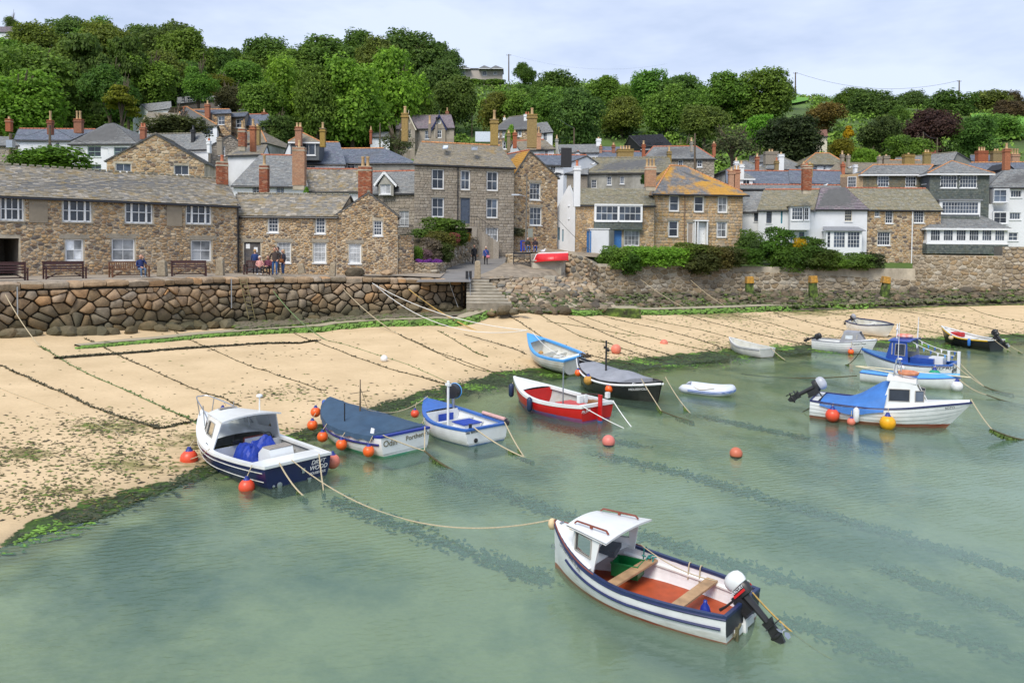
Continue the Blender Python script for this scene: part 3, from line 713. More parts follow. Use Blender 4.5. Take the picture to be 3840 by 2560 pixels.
		decks.append((a2+nn*.055,b2+nn*.055,c+nn*.055,d+nn*.055))
	ro=mb.build('roof',SLATED,root)
	for i,dk in enumerate(decks):
		vis=(dk[0].y+dk[1].y)/2<=(dk[2].y+dk[3].y)/2+.3 or roof in('G','H')and i<3
		slates(sm,ro,*dk,expo=tile[0]if vis else .6,wd=tile[1]if vis else .8,n_ind=n_sl if i==0 else 0,mt=rm)
	if sm.v:tag(sm.build('slates',rm,ro),kind='stuff')
	if rt:
		for i,(a,b)in enumerate(ridges):ridge_tiles(ro,a+V((0,0,.06)),b+V((0,0,.06)),rt,.10 if i==0 else .08)
	if gut and roof!='G':
		a,b=decks[0][0],decks[0][1];g=MB();g.tube([a+fac.N3*.03-V((0,0,.11)),b+fac.N3*.03-V((0,0,.11))],.055,6);g.build('gutter',GUTTER,root)
	for w_ in wins:
		kw=dict(sepp=sepp);kw.update(w_[3]if len(w_)>3 else{});window(root,fac,fac.rect(w_[0]),w_[1],w_[2],**kw)
	for d_ in doors:door(root,fac,fac.rect(d_[0]),d_[1],*(d_[2:]))
	for c in chim:chimney(root,*c[:5],**(c[5]if len(c)>5 else{}))
	return root,fac,zb,ze
def boxz(fac,u0,z0,u1,z1,n0,n1,mb=None,m=0):
	mb=mb or MB();vs=[fac.pt(u,z,n)for n in(n0,n1)for(u,z)in((u0,z0),(u1,z0),(u1,z1),(u0,z1))]
	mb.add(vs,[(3,2,1,0),(4,5,6,7),(0,1,5,4),(1,2,6,5),(2,3,7,6),(3,0,4,7)],m);return mb
def downpipe(root,fac,px,py0,py1,m=GUTTER,r=.05):
	u,z0=fac.uv(px,py1);_,z1=fac.uv(px,py0);mb=MB();mb.tube([fac.pt(u,z1,.12),fac.pt(u,z0,.12)],r,8)
	for k in range(4):mb.tube([fac.pt(u,lerp(z0,z1,k/3.2)+.1,.12),fac.pt(u,lerp(z0,z1,k/3.2)+.18,.12)],r*1.3,8)
	mb.build('downpipe',m,root)
def lintels(root,fac,rects,m,h=.26,ex=.14,n=.05):
	for r in rects:
		u0,z0,u1,z1=fac.rect(r);boxz(fac,u0-ex,z1+.005,u1+ex,z1+h,-.1,n).build('lintel',m,root,bev=.01)
LINT=mat('granite_dressing',(.30,.265,.21),.9,var=.15,scale=3,bmp=.4,world=True)
# ---- long stone house on the quay

W4=[(0,740,90,828),(234,747,344,833),(469,754,573,838),(697,761,793,841)]
w_low=[(245,896,313,979),(419,894,506,979),(717,900,793,979)]
sash=dict(sepp=True,fw=.09,surround=WHITE)
wn=[]
for x0,y0,x1,y1 in W4:w_=x1-x0;wn+=[((x0,y0,x1,y1),1,1,dict(fw=.09,sill=True,surround=LINT))]
for r in w_low:wn.append((r,2,2,dict(sepp=True,fw=.09,gm=NET,sill=False)))
h1,f1,_,_=house('stone_house','long low rubble stone house with sagging lichened slate roof, directly behind the quay benches',(-330,42.5),(893,54.9),(727,762),base=3.7,ridge=(-330,612,838,664),dh=3.6,wall=MORTAR,rm=SL_OLD,wins=wn,rt=RIDGEG,st=dict(cw=.32,ch=.165,mt=ST_WARM,gap=.024,jit=.46,drop=.08,depth=(.02,.07),seed=11),n_ind=300,n_sl=300,tile=(.24,.30),extra_holes=[(-60,893,72,1040)],chim=[(833,57.5,668,610,38,dict(m=BRICK,brick=True,pots=1,potpx=24,potm=TERRA,rot=.5))])
for x0,y0,x1,y1 in W4:
	u0,z0,u1,z1=f1.rect((x0,y0,x1,y1));mb=MB();w_=u1-u0
	boxz(f1,u0+w_*.20,z0+.05,u0+w_*.27,z1-.02,-.12,-.03,mb);boxz(f1,u0+w_*.73,z0+.05,u0+w_*.80,z1-.02,-.12,-.03,mb)
	zc=(z0+z1)/2;boxz(f1,u0+w_*.27,zc-.03,u0+w_*.73,zc+.03,-.12,-.05,mb);boxz(f1,u0+w_*.485,z0+.08,u0+w_*.515,z1-.05,-.12,-.055,mb)
	for a in(.04,.80):boxz(f1,u0+w_*a,zc-.02,u0+w_*(a+.16),zc+.02,-.12,-.055,mb)
	mb.build('window_bars',WHITE,h1)
lintels(h1,f1,w_low,LINT,.3,.35)
for r in[(108,745,178,835),(624,762,681,848)]:
	u0,z0,u1,z1=f1.rect(r);boxz(f1,u0,z0,u1,z1,-.05,.085).build('rendered_patch',mat('patch_render',(.27,.23,.175),.95,var=.15,scale=1.5,bmp=.3,world=True),h1)
downpipe(h1,f1,890,765,1018)
mb=MB();u0,z0,u1,z1=f1.rect((-60,893,72,1040));mb.quad(f1.pt(u0-1,3.9,-5),f1.pt(u1+1,3.9,-5),f1.pt(u1+1,6.2,-5),f1.pt(u0-1,6.2,-5));mb.quad(f1.pt(u0-1,3.96,0),f1.pt(u1+1,3.96,0),f1.pt(u1+1,3.96,-5),f1.pt(u0-1,3.96,-5));mb.quad(f1.pt(u1+.02,3.9,0),f1.pt(u1+.02,6.2,0),f1.pt(u1+.02,6.2,-5),f1.pt(u1+.02,3.9,-5));mb.quad(f1.pt(u0-1,6.2,0),f1.pt(u1+1,6.2,0),f1.pt(u1+1,6.2,-5),f1.pt(u0-1,6.2,-5))
mb.build('passage',MORTARG,h1)
mb=MB();p=P(635,632,62)
# ---- second stone house with the right-hand gable

W2=[(1004,810,1044,872),(1182,815,1220,876)]
W2b=[(1038,908,1090,985),(1174,909,1223,985),(1308,913,1354,988)]
h2,f2,_,_=house('stone_cottage','rubble stone cottage with weathered plank door beside the stone gable, behind the seated group',(897,55.2),(1262,55.4),(806,813),base=3.7,ridge=(890,724,1310,740),dh=3.2,wall=MORTAR,rm=SL_OLD,wins=[(r,3,4,dict(sepp=False,gm=GLASS,fw=.08,bar=.022))for r in W2]+[(r,3,4,dict(gm=NET,fw=.08,bar=.022))for r in W2b[:2]],doors=[((915,908,977,1020),OLDDOOR,'plank',OLDDOOR)],rt=RIDGEG,ov=.15,st=dict(cw=.30,ch=.15,mt=ST_WARM,gap=.023,jit=.46,drop=.07,depth=(.02,.07),seed=12),n_ind=260,n_sl=100)
lintels(h2,f2,W2b[:2]+[(915,908,977,1020)],LINT,.25,.2)
for r,c in(((921,914,936,932),(.75,.76,.78)),((951,927,965,945),(.75,.76,.78))):
	u0,z0,u1,z1=f2.rect(r);boxz(f2,u0,z0,u1,z1,-.08,-.07).build('notice',WHITE,h2)
u,z=f2.uv(925,968);
h2g,f2g,_,_=house('gabled_cottage','rubble stone gable end with leaning red brick chimney and three small white windows',(1262,55.4),(1492,56.2),(813,800),base=3.6,roof='G',apex=(1382,722),depth=6.5,wall=MORTAR,rm=SL_OLD,wins=[((1400,827,1434,884),3,4,dict(fw=.08,bar=.022)),(W2b[2],3,4,dict(gm=NET,fw=.08,bar=.022))],rt=RIDGEG,st=dict(cw=.30,ch=.15,mt=ST_WARM,gap=.023,jit=.46,drop=.07,depth=(.02,.07),seed=13),n_ind=260,vov=.06,chim=[(1370,57.2,722,628,46,dict(m=BRICK,brick=True,pots=2,potpx=36))])
lintels(h2g,f2g,[W2b[2]],LINT,.25,.2)
# ---- tall granite house

W3=[(1619,634,1665,710),(1727,639,1763,713),(1825,643,1868,716),(1619,741,1665,815),(1824,745,1867,818)]
h3,f3,z3b,_=house('granite_house','tall square granite house with slate-blue door, iron railed steps and lichened roof',(1553,61.5),(1926,64.0),(612,628),base=3.9,ridge=(1580,532,1874,553),dh=4.2,wall=MORTARG,rm=SL_OCHRE,wins=[(r,2,2,dict(sepp=True,fw=.10,surround=LINT))for r in W3]+[((1822,854,1868,906),3,2,dict(sepp=True,gm=NET,fw=.09,sill=False))],doors=[((1727,742,1762,838),GREYDOOR,'panel',GREYDOOR)],rt=RIDGEO,st=dict(cw=.44,ch=.26,mt=ST_GREY,gap=.012,depth=(.02,.045),seed=14,course=True,rounds=0),n_ind=300,n_sl=300,ov=.2,tile=(.26,.3),chim=[(1572,65.5,548,495,25,dict(m=BRICKY,pots=1,potpx=26)),(1862,67.5,560,512,31,dict(m=BRICKY,pots=1,potpx=34)),(1652,66.5,535,528,11,dict(m=MORTARG,pots=1,potpx=30,cap=False)),(1674,67,535,528,9,dict(m=MORTARG,pots=1,potpx=26,cap=False,potm=BLACKP))])
lintels(h3,f3,W3+[(1727,742,1762,838)],LINT,.2,.12,.05)
downpipe(h3,f3,1715,628,838,r=.045)
for r in[(1659,551,1682,563),(1768,556,1791,568)]:
	a=P(r[0],r[3],63.6);b=P(r[2],r[1],64.6);mb=MB();dpt=V((b.x-a.x,0,0));up_=V((0,1.0,b.z-a.z));a+=V((0,-.12,.1))
	mb.quad(a,a+dpt,a+dpt+up_,a+up_);o=mb.build('roof_light',glass_mat('skylight_glass',(.3,.33,.36),.2),h3);m2=MB()
	for p_,q_ in((a,a+dpt),(a+dpt,a+dpt+up_),(a+dpt+up_,a+up_),(a+up_,a)):m2.bar(p_,q_,.07,.05)
	m2.build('frame',LEAD,o)
mb=MB();u0,z0=f3.uv(1720,850);u1,_=f3.uv(1768,850);u2,z2=f3.uv(1862,905)
boxz(f3,u0-.6,z0-.16,u1+.2,z0,0.02,1.3,mb);boxz(f3,u1-.25,3.9,u1+.2,z0-.16,0.02,1.3,mb)
for k in range(8):uu=u1+.2+k*.27;boxz(f3,uu,3.9,uu+.27,z0-(k+1)*.17,.02,1.2,mb)
mb.build('outside_stair',ST_GREY,h3);mb=MB()
pr=[f3.pt(u1-.6,z0,1.28),f3.pt(u1+.2,z0,1.28),f3.pt(u1+.2+8*.27,z0-8*.17,1.2)]
mb.tube([p+V((0,0,.95))for p in pr],.02,5)
for k in range(9):t=k/8;p=lerp(pr[1],pr[2],t);mb.tube([p,p+V((0,0,.95))],.013,4)
for k in range(3):p=lerp(pr[0],pr[1],k/3);mb.tube([p,p+V((0,0,.95))],.013,4)
mb.build('stair_railing',BLACKP,h3)
# ---- gabled chapel-like house behind the lamp

W5=[(1987,686,2027,750),(1987,777,2031,845)]
h4,f4,_,_=house('stone_gable_house','narrow dark stone gable house behind the lamp post with two white casement windows',(1926,66),(2089,69),(648,672),base=4.0,roof='G',apex=(1985,566),depth=9,wall=MORTAR,rm=SL_ORNG,wins=[(r,3,3,dict(fw=.08,sash=False,sepp=True))for r in W5],rt=RIDGER,st=dict(cw=.34,ch=.21,mt=ST_WARM,gap=.018,depth=(.02,.06),seed=15),n_ind=200,chim=[(1985,67.5,568,496,38,dict(m=BRICKY,pots=1,potpx=24))])
lintels(h4,f4,W5,LINT,.25,.15)
# ---- white cottage with end chimney, window band above blue doors

wc,fwc,zwc,_=house('white_cottage','white end-gabled cottage with tall white chimney, long window band and bright blue doors',(2157,68),(2452,68.5),(765,768),base=3.2,ridge=(2140,704,2440,712),dh=3.4,wall=MORTAR,rm=SL_MOSS,wins=[((2340,863,2398,922),4,3,dict(gm=NET,fw=.07,sill=False))],doors=[((2291,864,2331,930),BLUEDOOR,'plank',BLUEDOOR)],rt=None,st=dict(cw=.38,ch=.24,mt=ST_BLOCK,gap=.018,depth=(.02,.06),seed=16),n_ind=120,extra_holes=[])
ub0,zb0=fwc.uv(2226,830);ub1,zb1=fwc.uv(2406,768);_,zap=fwc.uv(2300,861)
boxz(fwc,ub0,zap,ub1,zb0,0.0,.5).build('window_apron',SL_GRNH,wc)
mb=MB();boxz(fwc,ub0,zb1-.12,ub1,zb1+.02,0,.55,mb);boxz(fwc,ub0,zb0,ub0+.1,zb1-.12,0,.5,mb);boxz(fwc,ub1-.1,zb0,ub1,zb1-.12,0,.5,mb);mb.build('window_box',WHITE,wc)
fb=Fac((fwc.pt(0,0,.5).x,fwc.pt(0,0,.5).y),(fwc.pt(fwc.W,0,.5).x,fwc.pt(fwc.W,0,.5).y));mid=(ub0+ub1)/2
for a,b in((ub0+.1,mid),(mid,ub1-.1)):window(wc,fb,(a,zb0+.01,b,zb1-.13),4,2,sepp=True,fw=.10,inset=.05,sill=True)
mb=MB()
rnd=random.Random(4)
for j in range(5):
	for i in range(22):u=lerp(ub0,ub1,i/22);z=lerp(zap,zb0,j/5);boxz(fwc,u+.01,z,u+(ub1-ub0)/22-.01,z+(zb0-zap)/5-.01,.5,.515+rnd.random()*.012,mb)
tag(mb.build('slates',SL_GRNH,wc),kind='stuff')
ge=Fac(XY(2086,69.8),XY(2156,67.9));zl=P(2086,775,69.8).z
mb=MB();outl=[(0,3.6),(ge.W,3.2),(ge.W,P(2156,765,67.9).z+.1),(ge.W*.62,P(2129,702,68.7).z+.3),(ge.W*.40,P(2115,725,69).z),(0,zl)]
wall_face(mb,ge,outl,[ge.rect((2092,852,2099,900)),ge.rect((2108,860,2113,905))]);mb.poly([ge.pt(p[0],p[1],-.3)for p in outl]);mb.build('gable_wall',RENDERW,wc)
for r in((2092,852,2099,900),(2108,860,2113,905)):window(wc,ge,ge.rect(r),1,2,fm=TEALP,sill=False)
chimney(wc,2133,68.9,760,664,26,m=RENDERW,pots=1,potpx=22,potm=TERRA,dep=.6)
for(px_,py_)in((2135,772),(2135,821)):p=P(px_,py_,68.5);mb=MB();mb.box(p,(.3,.14,.08));mb.build('wall_bracket',RENDERW,wc)
lt=Fac(XY(2212,65.3),XY(2284,65.3));root=empty('lean_to_shed',(lt.A.x,lt.A.y,3.2),'small white lumpy-rendered lean-to shed with blue plank door on its left side','shed')
zt=P(2240,860,65.3).z;mb=MB();boxz(lt,0,3.0,lt.W,zt,-2.6,0,mb);mb.build('wall',RENDERW,root,bev=.08);mb=MB();boxz(lt,-.1,zt,lt.W+.08,zt+.09,-2.7,.08,mb);mb.build('roof',WHITE,root,bev=.03)
ld=Fac(XY(2199,66.2),XY(2212,65.25));door(root,ld,(0,P(2205,958,65.6).z,ld.W,P(2205,866,65.6).z),BLUEDOOR,'plank',BLUEDOOR)
side=Fac(XY(2284,65.3),XY(2303,67.9));mb=MB();boxz(side,0.03,3.0,side.W,zt-.02,-.2,0,mb);mb.build('side_wall',PLASTER,root)
# ---- square house with orange-lichened hip roof

W6=[(2510,732,2547,793),(2603,735,2640,796),(2692,737,2728,798),(2507,828,2544,889),(2688,832,2726,891)]
sq,fs,zs_,_=house('square_stone_house','square tawny granite house with orange-lichened hipped slate roof and two front doors',(2452,69.5),(2783,70.5),(716,725),base=3.9,roof='H',ridge=(2513,624,2569,626),dh=5,backc=((2385,78),(2760,80)),wall=MORTAR,rm=SL_ORNG,wins=[(r,1,2,dict(sepp=True,fw=.11,surround=LINT))for r in W6[:2]]+[(W6[2],2,2,dict(sepp=True,fw=.11,surround=LINT,gm=NET)),(W6[3],1,2,dict(sepp=True,fw=.11,surround=LINT)),(W6[4],2,2,dict(sepp=True,fw=.11,surround=LINT,gm=NET))],doors=[((2578,834,2600,915),mat('beige_door',(.33,.27,.22),.5),'panel'),((2618,834,2645,915),WHITE,'panel')],rt=RIDGEO,ov=.42,st=dict(cw=.46,ch=.30,mt=ST_BLOCK,gap=.014,depth=(.02,.05),seed=17,course=True,rounds=1),n_ind=300,n_sl=0,tile=(.26,.28),chim=[(2390,76,705,655,38,dict(m=BRICKP,brick=True,pots=3,potpx=28))])
lintels(sq,fs,W6+[(2578,834,2645,915)],LINT,.3,.16)
mb=MB()
for x in(2602,2612,2648):u,z=fs.uv(x,832);_,z2=fs.uv(x,918);boxz(fs,u-.05,z2,u+.05,z,0,.5,mb)
u0,z0=fs.uv(2598,830);u1,_=fs.uv(2652,830);boxz(fs,u0,z0,u1,z0+.12,0,.55,mb);mb.build('door_hood',WHITE,sq)
downpipe(sq,fs,2565,722,900,m=mat('brown_pipe',(.2,.13,.09),.5));
lft=Fac(XY(2396,76),XY(2452,69.5));mb=MB();zz=P(2452,716,69.5).z-.05
stones(sq,lft,[(0,6.0),(lft.W,6.0),(lft.W,zz),(0,zz)],.5,.3,ST_BLOCK,0,gap=.014,seed=18)
# ---- white cottage row right

wr,fr_,zr,_=house('white_rendered_cottage','lumpy white cottage with mossy roof, corner bay window and teal shutter',(2842,76.5),(3056,75),(787,781),base=4.0,ridge=(2868,722,3075,704),dh=3.6,wall=RENDERW,rm=SL_MOSS,wins=[((2874,794,2894,837),3,4,dict(fm=BLACKP,fw=.05)),((2997,870,3016,895),1,1,dict(fm=TEALP,sill=False))],doors=[((2926,790,2937,838),TEALP,'plank'),((2962,876,2972,915),TEALP,'plank')],rt=RIDGER,chim=[(2935,80,715,648,31,dict(m=BRICK,brick=True,pots=1,potpx=10,potm=TERRA))])
lw,flw,_,_=house('white_cottage_wing','white wing with grey slate roof between square house and bay-windowed cottage',(2780,78.5),(2842,77.5),(790,789),base=4.0,ridge=(2775,722,2868,718),dh=3.2,wall=RENDERW,rm=SL_GREY,wins=[((2828,795,2844,830),2,3,dict(fm=BLACKP,fw=.05))],rt=None)
by=Fac(XY(2962,74.2),XY(3036,73.8));ub0,z0=0,P(3000,826,74).z;z1=P(3000,777,74).z;zlo=P(3000,862,74).z
mb=MB();boxz(by,0,zlo,by.W,z0,-1.2,0,mb);boxz(by,0,z1-.02,by.W,z1+.1,-1.2,.06,mb);boxz(by,0,z0,.12,z1,-1.2,0,mb);boxz(by,by.W-.12,z0,by.W,z1,-1.2,0,mb);bb=mb.build('bay',RENDERW,wr)
window(wr,by,(.12,z0,by.W*.64,z1-.02),4,3,sepp=False,fw=.08,inset=.05,sash=False);window(wr,by,(by.W*.64+.1,z0,by.W-.12,z1-.02),2,3,fw=.08,inset=.05,sash=False)
sm=MB();a=by.pt(-.15,z1+.1,.2);b=by.pt(by.W+.15,z1+.1,.2);c=by.pt(by.W*.75,z1+1.0,-1.5);slates(sm,wr,a,b,c,c+V((.3,0,0)),mt=SL_MOSS);slates(sm,wr,by.pt(-.15,z1+.1,-1.6),a,c,c,mt=SL_MOSS);slates(sm,wr,b,by.pt(by.W+.15,z1+.1,-1.6),c,c,mt=SL_MOSS);tag(sm.build('bay_roof',SL_MOSS,wr),kind='stuff')
w2r,f2r,_,_=house('white_bay_cottage','white cottage with purple slate hip and low bay of black-shadowed casements',(3056,75),(3250,74),(782,779),base=3.6,roof='H',ridge=(3078,704,3170,706),dh=3.6,wall=RENDERW,rm=SL_PURP,wins=[((3168,782,3195,830),3,4,dict(fm=CREAM,fw=.06))],rt=None)
by=Fac(XY(3098,72.9),XY(3232,72.5));z0=P(3150,930,73).z;z1=P(3150,868,73).z;mb=MB();boxz(by,0,3.6,by.W,z0,-1.4,0,mb);boxz(by,-.05,z1,by.W+.05,z1+.12,-1.4,.1,mb);mb.build('bay',RENDERW,w2r)
for a,b in((.02,.13),(.2,.54),(.59,.95)):window(w2r,by,(by.W*a,z0,by.W*b,z1),1 if b<.2 else 4,4,fw=.07,inset=.04,sash=False,sill=False)
mb=MB();boxz(by,0,z0,by.W*.02,z1,-.9,0,mb);boxz(by,by.W*.13,z0,by.W*.2,z1,-.3,0,mb);boxz(by,by.W*.54,z0,by.W*.59,z1,-.3,0,mb);boxz(by,by.W*.95,z0,by.W,z1,-.9,0,mb);mb.build('mullions',WHITE,w2r)
mb=MB();a,b=by.pt(-.3,z1+.12,.25),by.pt(by.W+.3,z1+.12,.25);c,d=by.pt(by.W,z1+.55,-1.2),by.pt(0,z1+.55,-1.2);mb.quad(a,b,c,d);mb.quad(a-V((0,0,.08)),b-V((0,0,.08)),b,a);mb.build('bay_roof',LEAD,w2r)
# ---- stone house with small-paned windows

sh,fsh,_,_=house('stone_house_small_panes','rubble stone house with small-paned white windows and a long white downpipe',(3250,74.5),(3526,74.5),(783,785),base=2.6,ridge=(3170,706,3472,711),dh=3.8,wall=MORTAR,rm=SL_MOSS,wins=[((3281,786,3299,813),2,3),((3321,786,3349,838),3,4,dict(sash=False)),((3427,788,3466,836),4,4,dict(sash=False)),((3291,870,3339,920),5,3,dict(sash=False))],rt=RIDGER,st=dict(cw=.38,ch=.24,mt=ST_WARM,gap=.02,depth=(.02,.06),seed=19),n_ind=240)
lintels(sh,fsh,[(3291,870,3339,920)],LINT,.2,.1);downpipe(sh,fsh,3415,788,1003,m=WHITE,r=.06)
# ---- slate-hung house with bands of windows

gh=empty('slate_hung_house',(XY(3500,78)[0],78,3.0),'tall slate-hung house with three bands of white windows and glazed sunroom over the sea wall','house')
def slab(Aa,Bb,py0,py1,wallm,hung=None,dep=6,rects=(),cr_=(5,3),root=gh,zb=None):
	fc=Fac(XY(*Aa),XY(*Bb));z1=P(Aa[0],py0,Aa[1]).z;z0=P(Aa[0],py1,Aa[1]).z if zb is None else zb;hs=[fc.rect(r[0])for r in rects];mb=MB();wall_face(mb,fc,[(0,z0),(fc.W,z0),(fc.W,z1),(0,z1)],hs)
	for u in(0,fc.W):mb.quad(fc.pt(u,z0,0),fc.pt(u,z1,0),fc.pt(u,z1,-dep),fc.pt(u,z0,-dep))
	mb.quad(fc.pt(0,z0,-dep),fc.pt(fc.W,z0,-dep),fc.pt(fc.W,z1,-dep),fc.pt(0,z1,-dep));mb.build('wall',wallm,root)
	if hung:
		sm=MB();rw=random.Random(int(Aa[0]));h=.2;nr=int((z1-z0)/h)
		for j in range(nr):
			u=-rw.random()*.3
			while u<fc.W:
				w_=rw.uniform(.2,.34);a,b=max(0,u),min(fc.W,u+w_-.01);u+=w_;za,zb_=z0+j*h,z0+(j+1)*h
				if b-a<.05 or any(q[0]-.02<(a+b)/2<q[2]+.02 and q[1]-.05<(za+zb_)/2<q[3]+.02 for q in hs):continue
				d=.02+rw.random()*.02;sm.add([fc.pt(a,za,d),fc.pt(b,za,d),fc.pt(b,zb_,.004),fc.pt(a,zb_,.004),fc.pt(a,za,0),fc.pt(b,za,0)],[(0,1,2,3),(4,5,1,0)])
		tag(sm.build('hung_slates',hung,root),kind='stuff')
	for r in rects:window(root,fc,fc.rect(r[0]),r[1],r[2],fw=.07,inset=.05,sash=False,sill=r[3]if len(r)>3 else True)
	return fc,z0,z1
def hiproof(root,fc,z,dep,apexes,m,ov=.4,name='roof',ridge=RIDGEO):
	c=[fc.pt(-ov,z,ov),fc.pt(fc.W+ov,z,ov),fc.pt(fc.W+ov,z,-dep-ov),fc.pt(-ov,z,-dep-ov)];a,b=apexes;mb=MB()
	mb.add(c+[a,b],[(0,1,5,4),(1,2,5),(2,3,4,5),(3,0,4),(0,1,2,3)]);o=mb.build(name,SLATED,root);sm=MB();L_=V((0,0,.03))
	slates(sm,o,c[0]+L_,c[1]+L_,a+L_,b+L_,mt=m);slates(sm,o,c[3]+L_,c[0]+L_,a+L_,a+L_,mt=m);slates(sm,o,c[1]+L_,c[2]+L_,b+L_,b+L_,mt=m);tag(sm.build('slates',m,o),kind='stuff')
	g=MB();g.bar(c[0]-V((0,0,.08)),c[1]-V((0,0,.08)),.06,.16);g.bar(c[3]-V((0,0,.08)),c[0]-V((0,0,.08)),.06,.16);g.build('fascia',WHITE,o)
	if ridge:ridge_tiles(o,a+L_,b+L_,ridge,.09);ridge_tiles(o,c[0]+L_,a+L_,ridge,.07);ridge_tiles(o,c[1]+L_,b+L_,ridge,.07)
fc,z0,z1=slab((3480,79),(3704,78.5),652,830,SLATEB,SL_GRNH,7,[((3526,657,3589,705),6,3),((3598,657,3664,705),6,3),((3458+62,660,3460+64,661),1,1)][:2])
hiproof(gh,fc,z1,7,(P(3567,606,82),P(3572,606,82.2)),SL_GREY)
fc,z0,z1=slab((3231,83),(3446,82),655,720,SLATEB,SL_BRNH,6,[((3291,659,3334,702),4,3),((3395,661,3436,702),4,3)])
hiproof(gh,fc,z1,6,(P(3275,620,86),P(3500,620,86)),SL_GREY)
fc,z0,z1=slab((3146,86),(3231,83),655,720,ST_WARM,None,5,[((3178,662,3211,704),4,3)])
fc,z0,z1=slab((3446,82),(3481,79.2),653,715,SLATEB,SL_GRNH,3,[((3459,658,3476,690),2,3)])
fc,z0,z1=slab((3520,76.6),(3673,76.2),752,812,WHITE,None,3,[((3532,757,3670,802),12,3)]);mb=MB();boxz(fc,-.15,z1,fc.W+.15,z1+.14,-3,.2,mb);mb.build('bay_top',LEAD,gh)
fc,z0,z1=slab((3524,76.3),(3670,75.9),806,824,SLATEB,SL_GRNH,3)
fc,z0,z1=slab((3676,78.6),(3722,78.6),765,960,RENDERW,None,4)
zz=4.2
fc,z0,z1=slab((3476,73.6),(3778,73.2),858,912,WHITE,None,5,[((3489+i*48.3,861,3489+i*48.3+38,904),4,2,False)for i in range(6)])
fl,_,_=slab((3446,75.4),(3476,73.6),858,912,WHITE,None,3,[((3450,861,3474,904),3,2,False)])
mb=MB();boxz(fc,-.1,z0-.09,fc.W+.1,z0,0,.1,mb);mb.build('sunroom_sill',WHITE,gh)
slab((3476,73.5),(3782,73.1),912,950,SLATEB,SL_GRNH,5);slab((3441,75.6),(3476,73.5),912,950,SLATEB,SL_GRNH,3)
hiproof(gh,fc,z1+.05,5.2,(P(3524,812,77),P(3672,806,77.6)),SL_GREY,ov=.3,ridge=None)
mb=MB();boxz(fc,-.3,z1-.02,fc.W+.3,z1+.12,0,.3,mb);mb.build('sunroom_fascia',WHITE,gh)
mb=MB();
for x in(3560,3620,3680):a=P(x,955,73.6);b=P(x-14,985,74.8);mb.bar(a,b,.18,.18)
mb.build('bracket',DARKWOOD,gh)
chimney(gh,3648,83,628,585,22,m=BRICK,pots=1,potpx=20)
# ---- modern white house, right edge

mw,fm_,_,_=house('white_modern_house','white rendered house with stacked bay windows and grey hipped roof at the right edge',(3700,80),(3990,78),(702,700),base=3.4,roof='H',ridge=(3770,636,3960,636),dh=4.5,wall=RENDERW,rm=SL_GREY,wins=[((3790,713,3832,741),4,1),((3786,797,3828,824),4,1),((3782,872,3818,903),2,2)],rt=None,chim=[(3733,84,640,632,8,dict(m=TERRA,pots=1,potpx=16,potm=TERRA))])
for py0,py1 in((708,760),(792,840)):
	slab((3722,78.2),(3781,77.8),py0,py1+2,RENDERW,None,2,[((3726,py0+3,3776,py1-2),2,2)],root=mw)
# ---- rows behind

def bh(name,label,A,B,eave,ridge=None,**k):return house(name,label,A,B,eave,ridge=ridge,**k)
sw=dict(sepp=False,fw=.06)
def W(*rs,c=2,r=2,**k):return[(q,c,r,dict(sw,**k))for q in rs]
H=house
CH=lambda px,Y,pb,pt_,w_,**k:(px,Y,pb,pt_,w_,k)
H('white_terrace_house','white terrace with blue slate roof behind the telegraph pole at far left',(60,84),(272,84),524,ridge=(72,485,360,488),dh=4,rm=SL_BLUE,wins=W((208,533,222,557),(178,540,196,560)),chim=[CH(285,86,500,480,18,pots=1,potpx=34,brick=False),CH(372,90,492,472,30,pots=2,potpx=30),CH(116,92,485,470,20,pots=1,potpx=10)],rt=RIDGER)
H('stone_outbuilding','low grey stone outbuilding with pink render at the left edge',(-60,76),(72,76),545,ridge=(-60,515,30,512),dh=3,wall=PLASTER,rm=SL_GREY,chim=[CH(88,77,548,520,16,pots=1,potpx=18)],st=dict(cw=.5,ch=.3,mt=ST_GREY,seed=31),rt=None)
H('white_hipped_house','white house with pyramid slate roof and pale green window frames behind the stone gable',(268,80),(512,79),(536,536),roof='H',ridge=(400,464,425,464),dh=4.5,rm=SL_GREY,rt=None,wins=W((328,549,378,588),(427,552,478,586),(330,617,379,650),fm=mat('pale_green_paint',(.35,.48,.42),.5)),n_ind=0)
H('slate_roofed_wing','grey slate wing with white wall right of the pyramid roof',(600,84),(782,82),(560,562),ridge=(500,494,760,516),dh=4.2,rm=SL_GREY,rt=RIDGEG,wins=W((560,620,590,640)),chim=[CH(608,88,515,502,20,pots=2,potpx=14,potm=TERRA)])
hg,fg,_,_=H('broad_gable_house','broad rubble stone gable with two white casements above the long quay roof',(402,70),(768,72),(606,606),roof='G',apex=(582,503),depth=7,wall=MORTAR,rm=SL_GREY,wins=W((433,613,491,644),(653,620,707,656),c=2,r=1),rt=RIDGEG,st=dict(cw=.5,ch=.25,mt=ST_WARM,gap=.02,depth=(.02,.05),seed=21),n_ind=260)
H('brown_roofed_house','house with broad brown lichened roof and white wall up the hill left',(700,108),(815,106),(470,476),roof='H',ridge=(668,406,700,406),dh=6,rm=SL_OCHRE,backc=((520,112),(830,120)),wins=W((750,476,798,506),c=4,r=2),chim=[CH(703,112,470,426,20,m=BLACKP,pots=1,potpx=18,potm=TERRA)],rt=RIDGEO)
H('ivied_white_end','low wide roof half hidden by a grey-leaved tree left of the brown roof',(525,106),(705,107),(478,472),ridge=(560,440,672,408),dh=5,rm=SL_OCHRE,rt=None)
